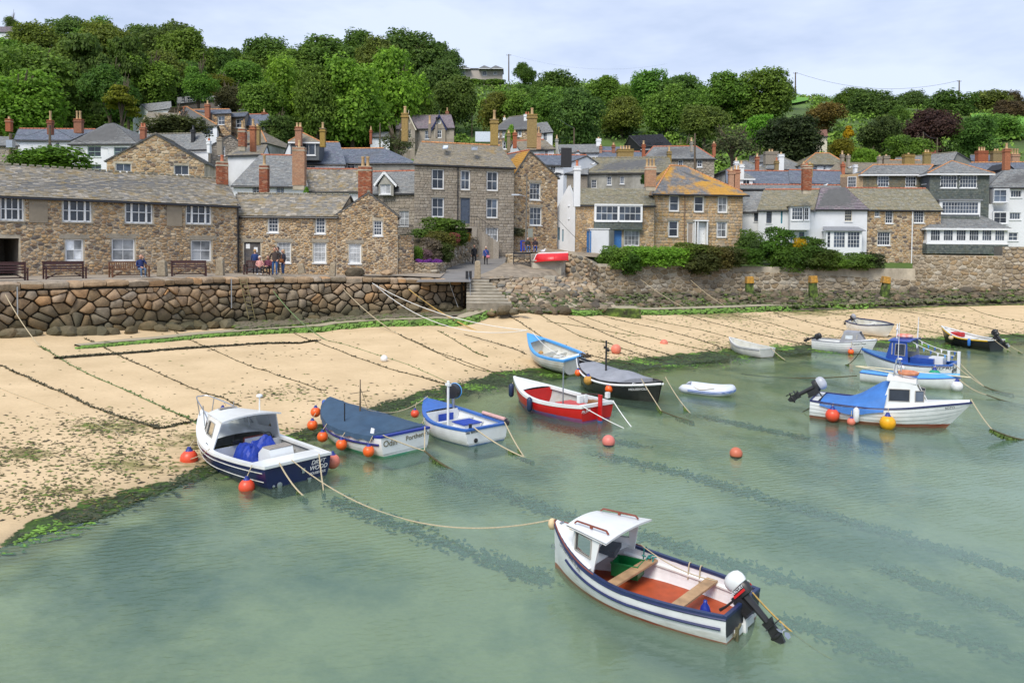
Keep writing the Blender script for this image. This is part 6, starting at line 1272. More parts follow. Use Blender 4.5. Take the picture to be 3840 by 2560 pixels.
def leaf_mesh(name,n,seed,size=.05,shape='round',lobes=9,quadn=1,droop=0):
	"""unit crown (radius about 1): lobes of leaf sprays with gaps between"""
	rn=np.random.RandomState(seed);ls=[]
	for i in range(lobes):
		th=rn.uniform(0,2*pi);ph=rn.uniform(-.95,1);r_=rn.uniform(.42,.66)
		if shape=='round':q_=sqrt(max(0,1-ph*ph));c=np.array([cos(th)*r_*q_,sin(th)*r_*q_,ph*r_]);lr=rn.uniform(.34,.52)
		elif shape=='tall':z=rn.uniform(-1.2,1.3);rr_=.5*(1-max(0,z)/1.7);c=np.array([cos(th)*rr_,sin(th)*rr_,z]);lr=rn.uniform(.32,.46)
		elif shape=='flat':c=np.array([cos(th)*rn.uniform(.2,.8),sin(th)*rn.uniform(.2,.8),rn.uniform(.1,.4)]);lr=rn.uniform(.25,.4)
		else:z=rn.uniform(-1,1);rr_=.55*(1-z)/2;c=np.array([cos(th)*rr_,sin(th)*rr_,z]);lr=rn.uniform(.2,.34)
		ls.append((c,lr))
	ls.append((np.array([0,0,0.]),.6))
	tot=sum(l[1]**2 for l in ls);P_,Nn=[],[]
	for c,lr in ls:
		k=int(n*lr*lr/tot);d=rn.normal(size=(k,3));d/=np.linalg.norm(d,axis=1)[:,None];d[:,2]=np.where(d[:,2]<-.35,-d[:,2],d[:,2])
		bumps=1+.16*np.sin(d[:,0]*6+seed)*np.cos(d[:,1]*7+c[0]*9)+.1*np.sin(d[:,2]*11);rad2=lr*bumps*rn.uniform(.72,1.06,k);P_.append(c+d*rad2[:,None]*np.array([1,1,.85]));Nn.append(d)
	P_=np.concatenate(P_);lo_,hi_=np.percentile(P_,1,axis=0),np.percentile(P_,99,axis=0);P_=(P_-(lo_+hi_)/2)/((hi_-lo_)/2);Nn=np.concatenate(Nn);k=len(P_);nn=Nn+rn.normal(scale=.55,size=(k,3));nn[:,2]+=.3;nn/=np.linalg.norm(nn,axis=1)[:,None]
	a=np.cross(nn,rn.normal(size=(k,3)));a/=np.linalg.norm(a,axis=1)[:,None];b=np.cross(nn,a);s=size*1.25*rn.uniform(.6,1.4,(k,1));e=rn.uniform(.5,.9,(k,1))
	v=np.stack([P_-a*s-b*s*e*.4,P_+a*s*.2-b*s*e,P_+a*s+b*s*e*.4,P_-a*s*.2+b*s*e],1).reshape(-1,3)
	me=bpy.data.meshes.new(name);me.vertices.add(4*k);me.vertices.foreach_set('co',v.ravel());me.loops.add(4*k);me.loops.foreach_set('vertex_index',np.arange(4*k));me.polygons.add(k);me.polygons.foreach_set('loop_start',np.arange(0,4*k,4));me.polygons.foreach_set('loop_total',np.full(k,4));me.update(calc_edges=True);me.materials.append(LEAF);return me
CR={'round':[leaf_mesh('crown',14000,10+i,.036,'round',12+2*i)for i in range(5)],'tall':[leaf_mesh('crown',11000,30+i,.045,'tall',14)for i in range(2)],'cone':[leaf_mesh('crown',5000,40,.06,'cone',16)],'flat':[leaf_mesh('crown',5000,50+i,.05,'flat',12)for i in range(2)],'bush':[leaf_mesh('foliage',2600,60+i,.085,'round',7)for i in range(4)],'near':[leaf_mesh('foliage',7000,70+i,.05,'round',12)for i in range(2)],'bare':[leaf_mesh('crown',1500,80,.05,'round',12)]}
TRK=[]
for s_ in range(3):
	rn=random.Random(s_);mb=MB();mb.tube([(0,0,-1.4),(.03,0,-.7),(0,.03,-.1)],.1,7,rs=[.11,.085,.07])
	for k in range(9):
		th=rn.uniform(0,6.28);a=V((0,.02,rn.uniform(-.6,-.1)));b=a+V((cos(th)*.35,sin(th)*.35,.35));c=b+V((cos(th)*.3,sin(th)*.3,.35));mb.tube([a,b,c],.03,5,rs=[.05,.03,.012])
		for q in range(2):t2_=th+rn.uniform(-.8,.8);mb.tube([b,b+V((cos(t2_)*.35,sin(t2_)*.35,.25))],.015,4,rs=[.02,.008])
	o=mb.build('trunk',BARK);TRK.append(o.data);bpy.data.objects.remove(o)
rt_=random.Random(99);TN={}
def tree(px,pyt,pyb,wpx,Y,col,label,kind='round',group='trees on the wooded hillside',name='broadleaf_tree',z=None):
	"""crown top / bottom rows and width in columns at distance Y"""
	t,b=P(px,pyt,Y),P(px,pyb,Y);hr=(t.z-b.z)/2;wr_=wpx*Y/FPX/2;c=(t+b)/2;gz=hillz(c.x,c.y)if z is None else z;gz=min(gz,b.z)
	sy=wr_*.95;root=empty(name,(c.x,c.y,gz),label,'tree',group)
	ex={'round':.95,'tall':1.6,'cone':1.15,'flat':.8,'bare':.95}.get(kind,.95)
	cr_=bpy.data.objects.new('crown',rt_.choice(CR[kind]));COL.objects.link(cr_);cr_.parent=root;cr_.location=(0,0,c.z-gz);cr_.scale=(wr_*1.05,sy,hr*1.02);cr_.rotation_euler=(0,0,rt_.uniform(0,6.28))if abs(wr_-sy)<wr_*.3 else(0,0,0);cr_.color=(*[x*rt_.uniform(.9,1.12)for x in col],1)
	tk=bpy.data.objects.new('trunk',rt_.choice(TRK));COL.objects.link(tk);tk.parent=root;tk.location=(0,0,c.z-gz);tk.scale=(wr_*.8,sy*.8,max(hr*.8,(c.z-gz)/1.35));return root
DG,MG,BG_,OL,YG,PU,GL=(.10,.175,.042),(.14,.25,.045),(.17,.34,.045),(.155,.20,.045),(.16,.20,.02),(.075,.035,.04),(.10,.11,.06)
T=[(45,66,130,50,200,DG,'small dark tree on the skyline at the far upper left corner'),(140,95,240,165,190,OL,'olive tree just right of the white hilltop house'),(260,64,200,140,210,DG,'dark domed tree on the left skyline, first tall one'),(360,80,230,150,205,MG,'tree on the left skyline between the dark dome and the broad olive crown'),(385,95,300,190,180,OL,'broad olive-green crown in the middle of the left wood'),(480,100,260,130,205,DG,'dark skyline tree right of the broad olive crown'),(560,110,260,120,205,DG,'dark skyline tree just left of the big rounded one'),(645,97,270,220,195,DG,'big rounded skyline tree, highest in the left wood'),(700,125,300,170,180,MG,'leafy crown overlapping the right side of the big rounded tree'),(65,270,480,260,118,BG_,'low bright green tree at the left edge, lowest in the wood'),(150,180,400,240,140,MG,'large mid-green tree above the bright one at the left edge'),(20,150,300,140,165,MG,'tree at the left edge below the white hilltop house'),(230,160,360,150,150,OL,'yellow-tipped olive tree among the left wood'),(345,140,420,160,150,DG,'very dark tree behind the pale pointed one'),(480,145,380,130,138,(.07,.12,.025),'tall pale green tree standing like a column in the left wood'),(410,260,410,170,128,DG,'dark tree in deep shade left of the yellow-green conifer'),(455,325,412,100,120,YG,'bright yellow-green conical tree above the white terrace','cone'),(560,215,370,170,140,MG,'rounded tree above the white barn'),(610,200,340,150,160,OL,'olive tree above the grey chalet'),(745,260,360,110,135,MG,'round tree directly in front of the grey chalet'),(690,230,320,120,170,DG,'dark tree behind the grey chalet'),(815,285,350,110,150,(.15,.15,.02),'golden-leaved tree right of the chalet'),(870,330,400,110,142,GL,'grey-green shrubby tree right of the chalet'),(830,190,320,160,190,DG,'dark tree in the dip of the left skyline'),(875,182,260,80,200,DG,'small dark tree in the dip of the left skyline'),(905,235,350,150,170,MG,'tree below the skyline dip'),(1010,150,290,180,200,DG,'rounded skyline tree right of the dip'),(1130,175,300,150,190,MG,'tree between two skyline domes'),(1235,143,300,220,195,DG,'wide skyline dome at left centre'),(1370,125,260,150,200,DG,'dark skyline crown before the tallest tree'),(1420,150,300,150,185,OL,'olive crown left of the tallest skyline tree'),(1545,120,300,190,200,DG,'tallest skyline tree, above the villa pair'),(1640,170,290,120,205,DG,'spreading dark skyline tree at the right end of the wood'),(1690,200,330,90,190,DG,'last dark tree of the wood, beside the hilltop bungalow'),(1100,225,480,210,135,BG_,'big bright green tree left of the two large ones'),(1320,240,510,230,128,BG_,'huge bright green tree left of the villa pair'),(1470,195,480,220,138,BG_,'huge bright dome directly behind the villa pair'),(1190,260,480,160,125,MG,'mid-green tree between the two big bright trees'),(985,330,470,170,128,MG,'green tree above the dark garden shed'),(1040,440,520,110,115,DG,'small tree left of the slate dormer house'),(1640,235,400,150,160,DG,'dark tree right of the huge dome'),(1700,290,430,150,150,DG,'dark tree on the slope below the bungalow'),(1590,370,480,100,140,MG,'small tree peeping above the villa roof'),(1967,242,300,84,245,DG,'wind-combed dark tree on the skyline right of the pole'),(1850,350,470,110,150,OL,'olive bushy tree left of the ivy-clad house'),(1940,335,450,130,150,MG,'tree above the ivy-clad house'),(2060,330,470,170,145,MG,'rounded tree right of the ivy-clad house'),(2165,345,520,170,135,DG,'dark rounded tree left of the black chalet'),(2100,280,400,150,190,DG,'tree on the upper slope above the pole'),(2070,285,350,120,210,DG,'dark tree near the skyline below the pole'),(2280,300,420,160,180,MG,'round tree high above the black chalet'),(2440,280,420,160,190,MG,'tree in the middle of the right slope'),(2270,285,305,40,250,DG,'tiny dark bush-like tree standing on the skyline hedge'),(2330,370,480,150,150,OL,'olive tree just above the black chalet'),(2500,330,470,150,150,MG,'tree right above the black chalet end'),(2560,290,420,170,185,DG,'dark tree left of the tall pale-trunked ones'),(2710,285,440,190,165,MG,'tall tree with pale trunks, left of pair on the skyline'),(2850,275,440,190,165,MG,'tall tree with pale trunks, right of pair on the skyline'),(2930,310,380,80,200,DG,'flat wind-blown tree at the right of the tall pair','flat'),(2640,400,500,150,140,OL,'olive tree below the tall pair'),(2745,480,590,190,115,GL,'pale leafless-looking grey shrub tree above the terrace','bare'),(2850,440,530,100,132,BG_,'round bright green tree beside the dark one above the terrace'),(2955,450,600,200,118,(.045,.06,.03),'large dark olive tree left of the tile-roofed bungalow'),(3090,390,480,140,160,(.17,.14,.04),'golden-brown tree above the tile-roofed bungalow'),(3165,525,580,100,120,(.20,.19,.02),'yellow-green shrub tree beside the tile-roofed bungalow'),(3180,475,520,36,135,(.42,.27,.01),'bright yellow columnar shrub tree','cone'),(3280,340,440,160,190,DG,'dark tree on the upper right slope, left of the purple tree'),(3190,335,400,100,215,DG,'small dark tree on the right skyline by the hedge'),(3230,338,372,60,240,DG,'tiny skyline tree right of the field'),(3425,345,420,100,220,DG,'tree on the right skyline above the purple tree'),(3300,440,560,140,135,(.08,.10,.04),'grey-green tree left of the purple beech'),(3400,510,600,150,118,MG,'round green tree in front of the purple beech'),(3492,416,560,170,135,PU,'large purple-leaved beech on the right-hand slope'),(3650,440,560,140,130,DG,'dark green tree right of the purple beech'),(3560,350,440,160,195,DG,'dark tree above the purple beech'),(3700,345,420,150,210,OL,'olive rounded tree on the right skyline'),(3790,348,420,90,220,(.10,.07,.035),'brownish tree on the far right skyline'),(3790,380,460,120,190,(.10,.08,.04),'brown-leaved tree below the far right skyline'),(3750,430,520,150,160,MG,'green tree at the right edge of the hill'),(3250,560,620,90,112,BG_,'bright shrub tree above the lichened roofs'),(2560,545,600,90,108,YG,'yellow-green tree behind the square hipped stone house'),(1490,500,560,120,112,GL,'grey thin-leaved tree beside the white shed','bare'),(640,440,520,220,98,(.10,.12,.05),'grey-leaved tree over the wide brown roof','round'),]
for i,t in enumerate(T):
	px,a,b,w_,Y,col,lb=t[:7];tree(px,a,b+15,w_*1.06,Y,col,lb,kind=t[7]if len(t)>7 else('tall' if(b-a)>1.7*w_ else 'round'))
FL='one of the many dark green trees filling the wooded hillside';FG='trees filling the wooded hillside'
for i in range(170):
	px=rt_.uniform(-150,3990);Y=rt_.uniform(135,245);p=P(px,300,Y);gz=hillz(p.x,Y);yg=908+.0088*px-(gz-CAM_H)*FPX/Y
	sp=interp(px,HX,HPY)
	if(px>1750 and rt_.random()<.6)or(1700<px<2350 and rt_.random()<.55)or(2780<px<3100 and 330<yg<460)or(3600<px and 440<yg<560)or(960<px<1700 and rt_.random()<.2):continue
	hh_=rt_.uniform(60,120)*(150/Y)*(1.25 if px<1700 else .8)
	if px<230 and yg<330:continue
	if yg-hh_<sp-(50 if px<1700 else 8):continue
	tree(px,yg-hh_,yg+10,hh_*rt_.uniform(1.1,1.6),Y,rt_.choice([DG,DG,MG,MG,OL,(.04,.075,.02)]),FL,group=FG)
def bush(px,py,wpx,hpx,Y,col,label,name='bush',kind='bush',group=None,z=None,cat='bush',depth=None):
	c=P(px,py,Y);wr_=wpx*Y/FPX/2;hr=hpx*Y/FPX/2;o=bpy.data.objects.new(name,rt_.choice(CR[kind]));COL.objects.link(o);o.location=c;o.scale=(wr_,depth or wr_*.8,hr);o.color=(*col,1);return tag(o,label,cat,group)
def undergrowth(name,n,f,col_m,label,lo=.5,hi=1.5,per=34):
	rn=np.random.RandomState(5);allv=[]
	for _ in range(n):
		c=f(rn)
		if c is None:continue
		r_=rn.uniform(lo,hi);k=per;d=rn.normal(size=(k,3));d/=np.linalg.norm(d,axis=1)[:,None];d[:,2]=np.abs(d[:,2]);p=np.array(c)+d*r_*rn.uniform(.7,1.1,(k,1))*np.array([1.2,1.2,.8]);nn=d+rn.normal(scale=.5,size=(k,3));nn/=np.linalg.norm(nn,axis=1)[:,None]
		a=np.cross(nn,rn.normal(size=(k,3)));a/=np.linalg.norm(a,axis=1)[:,None];b=np.cross(nn,a);s=r_*.17*rn.uniform(.6,1.5,(k,1));allv.append(np.stack([p-a*s,p-b*s*.7,p+a*s,p+b*s*.7],1).reshape(-1,3))
	v=np.concatenate(allv);k=len(v)//4;me=bpy.data.meshes.new(name);me.vertices.add(4*k);me.vertices.foreach_set('co',v.ravel());me.loops.add(4*k);me.loops.foreach_set('vertex_index',np.arange(4*k));me.polygons.add(k);me.polygons.foreach_set('loop_start',np.arange(0,4*k,4));me.polygons.foreach_set('loop_total',np.full(k,4));me.update(calc_edges=True);me.materials.append(col_m)
	o=bpy.data.objects.new(name,me);COL.objects.link(o);return tag(o,label,'undergrowth',kind='stuff')
def scrub_mat(name,cols):
	m,nt,N,L,b=_new(name);b.inputs['Roughness'].default_value=.8;b.inputs['Specular IOR Level'].default_value=.1
	n=noise_node(nt,.09,6,.7,world=True);r=ramp(nt,n.outputs[0],cols);g=N('ShaderNodeNewGeometry');r2=ramp(nt,g.outputs['Random Per Island'],[(0,.55),(1,1.5)]);L(mixc(nt,1.0,r.outputs[0],r2.outputs[0],'MULTIPLY'),b.inputs['Base Color']);return m
SCR=scrub_mat('scrub',[(.32,(.06,.11,.025)),(.45,(.10,.18,.03)),(.54,(.18,.30,.045)),(.62,(.17,.20,.05)),(.72,(.07,.12,.03))])
def fh(rn):
	Y=rn.uniform(98,262);px=rn.uniform(-180,4020);x=(px-1920)/FPX*Y;z=hillz(x,Y);yg=908+.0088*px-(z-CAM_H)*FPX/Y
	if 2900<px<3030 and 385<yg<445:return None
	if 1790<px<1900 and 288<yg<300:return None
	return(x,Y,z)
undergrowth('undergrowth',6500,fh,SCR,'mixed scrub and brambles covering the whole hillside between the trees',.6,1.9)
FIELD=mat('field_grass',(.11,.27,.025),.95,var=.2,scale=.3,world=True)
for n_,pts,lb in(('field',[(2905,440,200),(3030,405,225),(3035,385,250),(2920,392,245)],0),('meadow',[(3640,560,150),(3900,540,160),(3900,470,195),(3640,475,190)],0)):
	q=[P(*a)for a in pts];q=[V((a.x,a.y,hillz(a.x,a.y)+.9))for a in q];mb=MB();k=8
	for i in range(k):
		for j in range(k):
			def g_(s,t):p=lerp(lerp(q[0],q[1],s),lerp(q[3],q[2],s),t);return V((p.x,p.y,hillz(p.x,p.y)+.8))
			mb.quad(g_(i/k,j/k),g_((i+1)/k,j/k),g_((i+1)/k,(j+1)/k),g_(i/k,(j+1)/k))
	tag(mb.build(n_,FIELD),kind='structure')
for px in(1728,1760,1795,1838,1872):bush(px,308,46,20,243,MG,'low green bush in the hedge before the hilltop bungalow',group='bushes before the hilltop bungalow')
bush(205,604,260,104,57,(.09,.19,.02),'broad round bright green shrub rising behind the long slate roof',kind='near',cat='shrub');bush(120,615,150,70,56.5,(.08,.17,.02),'lower left part of shrubbery beside the grey pole',kind='near',cat='shrub')
gg='hedge bushes over the right-hand sea wall'
HB=[(2300,965,110,80,70.4,MG),(2380,960,120,70,70.6,BG_),(2345,985,110,80,70.2,(.06,.13,.02)),(2450,962,130,70,71.2,BG_),(2520,960,120,66,71.6,BG_),(2580,952,130,80,72.2,(.11,.16,.03)),(2640,965,120,90,72,(.09,.10,.03)),(2690,965,110,80,72.2,(.10,.09,.03)),(2740,962,110,70,72.8,(.07,.09,.03)),(2620,985,130,80,71.6,(.07,.085,.03)),(2800,960,110,60,73.2,(.07,.15,.02)),(2850,940,90,70,76,(.05,.09,.03)),(2810,915,90,100,78,DG),(2915,910,112,110,74.5,(.06,.14,.02)),(2950,970,120,90,73.4,(.07,.14,.02)),(3010,960,130,90,73.4,(.06,.12,.02)),(3070,970,130,80,73,(.07,.11,.025)),(3110,975,90,70,72.9,MG),(3035,930,100,80,74.4,(.06,.12,.02)),(3215,980,110,60,72.8,DG),(3265,975,90,55,73,(.04,.06,.025)),(3160,988,60,36,72.4,MG)]
for i,(px,py,w_,h_,Y,c)in enumerate(HB):bush(px,py,w_,h_,Y,c,['bush of the long hedge spilling over the right-hand sea wall'][0],group=gg,kind='near',name='hedge_bush')
bush(2995,925,48,60,73.6,(.50,.33,.01),'bright yellow-leaved shrub beside the bay-windowed white cottage',kind='near',cat='shrub')
rn_=random.Random(2)
ground_strip('garden_bed',[[(1555,978,58.5),(1620,930,61),(1690,905,64),(1820,885,74)],[(1500,880,69),(1620,860,71.5),(1700,850,73),(1850,870,75.5)]],mat('garden_soil',(.07,.055,.03),.95,var=.3,world=True))
bush(1650,865,190,92,66,(.085,.15,.025),'large glossy green garden shrub with yellow tips, in front of the granite house',kind='near',cat='shrub')
bush(1712,888,80,60,66.5,(.08,.14,.025),'right shoulder of green shrubs beside the big garden shrub',kind='near',cat='shrub')
FLW=[(1650,905,120,70,62,(.12,.12,.03),'green and russet flower bush on the garden bank'),(1702,892,44,36,63.5,(.36,.10,.12),'pink flowering bush at the top of the garden bank'),(1742,888,44,34,67,(.34,.20,.05),'orange-yellow flowering plant on top of the garden wall'),(1610,940,90,90,60.5,(.17,.14,.13),'mauve-grey flowering clump on the left of the bank'),(1590,965,60,60,59.4,(.20,.13,.20),'pale lilac flowering clump low on the bank'),(1660,945,80,70,61,(.07,.10,.03),'dark green trailing plant in the middle of the bank'),(1840,920,66,46,74.5,(.20,.10,.22),'purple flowering bush by the granite house door'),(1800,872,44,40,75,(.16,.06,.12),'purple-leaved pot plant on the outside stair'),(1520,905,60,30,58,(.30,.24,.02),'yellow-leaved plant behind the iron railing'),(3020,640,1,1,90,MG,None),(1455+60,890,44,22,58.5,(.06,.08,.02),'green plant beneath the railing on the garden pier'),(1565,950,40,50,59,MG,'small green plant at the left end of the flower bank')]
for px,py,w_,h_,Y,c,lb in FLW:
	if lb:bush(px,py,w_,h_,Y,c,lb,kind='near',name='flowering_bush',cat='bush')
pf_=[bush(1575+i*17,982+i%2*3,28,20,57.6,(.26,.07,.50),'purple flower cushion along the top of the stone planter',kind='bush',name='flower_cushion',group='purple flower cushions on the planter',cat='flowers')for i in range(5)]
bush(1912,840,24,30,78,(.12,.05,.03),'small red-brown pot plant by the stair',kind='bush');bush(1940,870,60,30,76,(.16,.17,.13),'grey lichened low shrub at the foot of the stone gable house',kind='bush')
bush(2415,672,26,34,78,(.03,.08,.02),'green weed tuft growing beside the triple-pot chimney',kind='bush');bush(1148,712,18,20,66,BG_,'small green plant growing out of the gutter beside the brick chimney',kind='bush');bush(1910,512,30,80,116,BG_,'ivy climbing the front of the ivy-clad house',kind='bush',name='ivy',cat='ivy')
mb=MB();pr=XY(1492,56.3),XY(1550,57.2);zt=zat(1520,880,56.8)
for k in range(16):a=V((lerp(pr[0][0],pr[1][0],k/15),lerp(pr[0][1],pr[1][1],k/15)-.15,zt));mb.tube([a,a+V((0,0,.75))],.016,4)
a=V((*pr[0],zt+.68));b=V((*pr[1],zt+.68));a.y-=.15;b.y-=.15;mb.tube([a,b],.02,4);tag(mb.build('railing',BLACKP,loc=V((*pr[0],zt))),'black iron railing on top of the garden pier','railing')
gc=P(2705,940,74.5);r_=empty('garden_chair',gc,'rounded pale wooden garden chair in front of the square house','chair');cm_=mat('pale_wood',(.42,.38,.30),.7)
for nm,parts in(('seat',[((0,0,.42),(.8,.5,.05))]),('leg',[((-.35,-.2,.2),(.06,.06,.4))]),('leg',[((.35,-.2,.2),(.06,.06,.4))])):
	mb=MB();[mb.box(gc+V(c),s)for c,s in parts];mb.build(nm,cm_,r_)
mb=MB()
for k in range(7):hh_=.95-.03*(k-3)**2;mb.box(gc+V((-.36+k*.12,.24,.42+hh_/2-.2)),(.03,.03,hh_-.35))
for zz in(.55,.68,.8,.93):mb.box(gc+V((0,.24,zz)),(.8 if zz<.9 else .6,.03,.03))
mb.build('backrest',cm_,r_)
for px,py,Y,s,c in((2190,935,74,18,(.25,.2,.15)),(2045,868,81,16,(.35,.12,.06)),(1730,846,73,12,(.5,.1,.06)),(1835,864,74,12,(.03,.05,.2))):
	p=P(px,py+s/2,Y);w_=s*Y/FPX/2;mb=MB();mb.lathe([(w_*.7,0),(w_,w_*1.6),(w_*1.08,w_*1.65),(w_*.9,w_*1.7)],p,10);tag(mb.build('plant_pot',mat('pot_%d'%px,c,.7),loc=p),{2190:'large stone-coloured pot beside the white cottage gable',2045:'terracotta pot beside the stone gable house',1730:'small red pot on the granite house landing',1835:'small blue pot by the outside stair'}[px],'plant pot')
# ================================================ BOATS

BLUEP=mat('mid_blue_paint',(.03,.12,.42),.35,var=.1);SKYB=mat('sky_blue_paint',(.08,.33,.72),.4,var=.08);REDP=mat('red_hull_paint',(.55,.012,.012),.35,var=.08)
ANTIR=mat('red_antifoul',(.32,.055,.03),.7,var=.15);ANTIB=mat('blue_antifoul',(.03,.13,.36),.6,var=.2);ANTIG=mat('green_antifoul',(.01,.30,.17),.6,var=.2);ANTIK=mat('black_antifoul',(.02,.02,.018),.7,var=.3)
GELW=mat('white_gelcoat',(.76,.78,.78),.28,var=.04,scale=2,dirt=((.50,.50,.44),.35));GELD=mat('grubby_white_paint',(.66,.66,.62),.5,var=.08,dirt=((.36,.33,.22),.55),scale=3);GELN=mat('navy_gelcoat',(.012,.02,.075),.22,var=.15,coat=.4)
HBLACK=mat('black_hull',(.012,.012,.014),.3,coat=.2);GREYIN=mat('grey_liner',(.40,.41,.41),.6,var=.1,dirt=((.28,.25,.12),.5));REDFL=mat('red_oxide_floor',(.44,.075,.02),.6,var=.12,dirt=((.2,.05,.02),.4));PLANK=mat('bare_plank',(.40,.25,.13),.7,var=.25,scale=5);DECKW=mat('grey_teak',(.28,.25,.22),.8,var=.2,scale=9)
TARPD=mat('navy_canvas',(.035,.075,.13),.75,var=.15,scale=3,bmp=.2);TARPB=mat('blue_canvas',(.045,.17,.48),.7,var=.12,scale=3,bmp=.2);TARPR=mat('royal_tarpaulin',(.01,.04,.32),.55,var=.25,scale=4,bmp=.4);TARPG=mat('grey_canvas',(.27,.28,.31),.8,var=.12,scale=3,bmp=.2)
MAHOG=mat('mahogany',(.22,.05,.025),.4,var=.2);YELP=mat('yellow_paint',(.62,.38,.01),.4);GREYP=mat('grey_plastic',(.30,.31,.35),.5);CLEARG=None
def clear_glass():
	m,nt,N,L,b=_new('clear_perspex');nt.nodes.remove(b);t=N('ShaderNodeBsdfTransparent');t.inputs[0].default_value=(.82,.86,.87,1);g=N('ShaderNodeBsdfGlossy');g.inputs['Roughness'].default_value=.05;f=N('ShaderNodeFresnel');f.inputs[0].default_value=1.45;s=N('ShaderNodeMixShader');L(f.outputs[0],s.inputs[0]);L(t.outputs[0],s.inputs[1]);L(g.outputs[0],s.inputs[2]);L(s.outputs[0],nt.nodes['Material Output'].inputs[0]);return m
CLEARG=clear_glass()
def hull_mat(a,c,z,slope=0.0):
	"""topside paint down to a painted waterline"""
	if z<-5 or a is c:return a
	nm=a.name+'_over_'+c.name+'_%d'%int(z*100)
	if nm in MATS:return MATS[nm]
	m,nt,N,L,b=_new(nm);b.inputs['Roughness'].default_value=a['rough'];g=N('ShaderNodeTexCoord');s=N('ShaderNodeSeparateXYZ');L(g.outputs['Object'],s.inputs[0])
	k=N('ShaderNodeMath');k.operation='MULTIPLY_ADD';L(s.outputs[0],k.inputs[0]);k.inputs[1].default_value=-slope;L(s.outputs[2],k.inputs[2]);q=N('ShaderNodeMath');q.operation='GREATER_THAN';L(k.outputs[0],q.inputs[0]);q.inputs[1].default_value=z
	n=noise_node(nt,3,5);r=ramp(nt,n.outputs[0],[(.3,.9),(.7,1.08)]);col=mixc(nt,q.outputs[0],tuple(c['col']),tuple(a['col']))
	n2=noise_node(nt,2,6,.7,stretch=(.6,.6,2));gr=N('ShaderNodeMath');gr.operation='MULTIPLY_ADD';L(k.outputs[0],gr.inputs[0]);gr.inputs[1].default_value=-1.1;L(n2.outputs[0],gr.inputs[2])
	r2=ramp(nt,gr.outputs[0],[(.40-z,0.0),(.62-z,.45)]);col=mixc(nt,r2.outputs[0],col,(.30,.28,.18)if a['col'][0]>.3 and a['col'][1]>.3 else tuple(a['col']))
	L(mixc(nt,1.0,col,r.outputs[0],'MULTIPLY'),b.inputs['Base Color']);MATS[nm]=m;return m
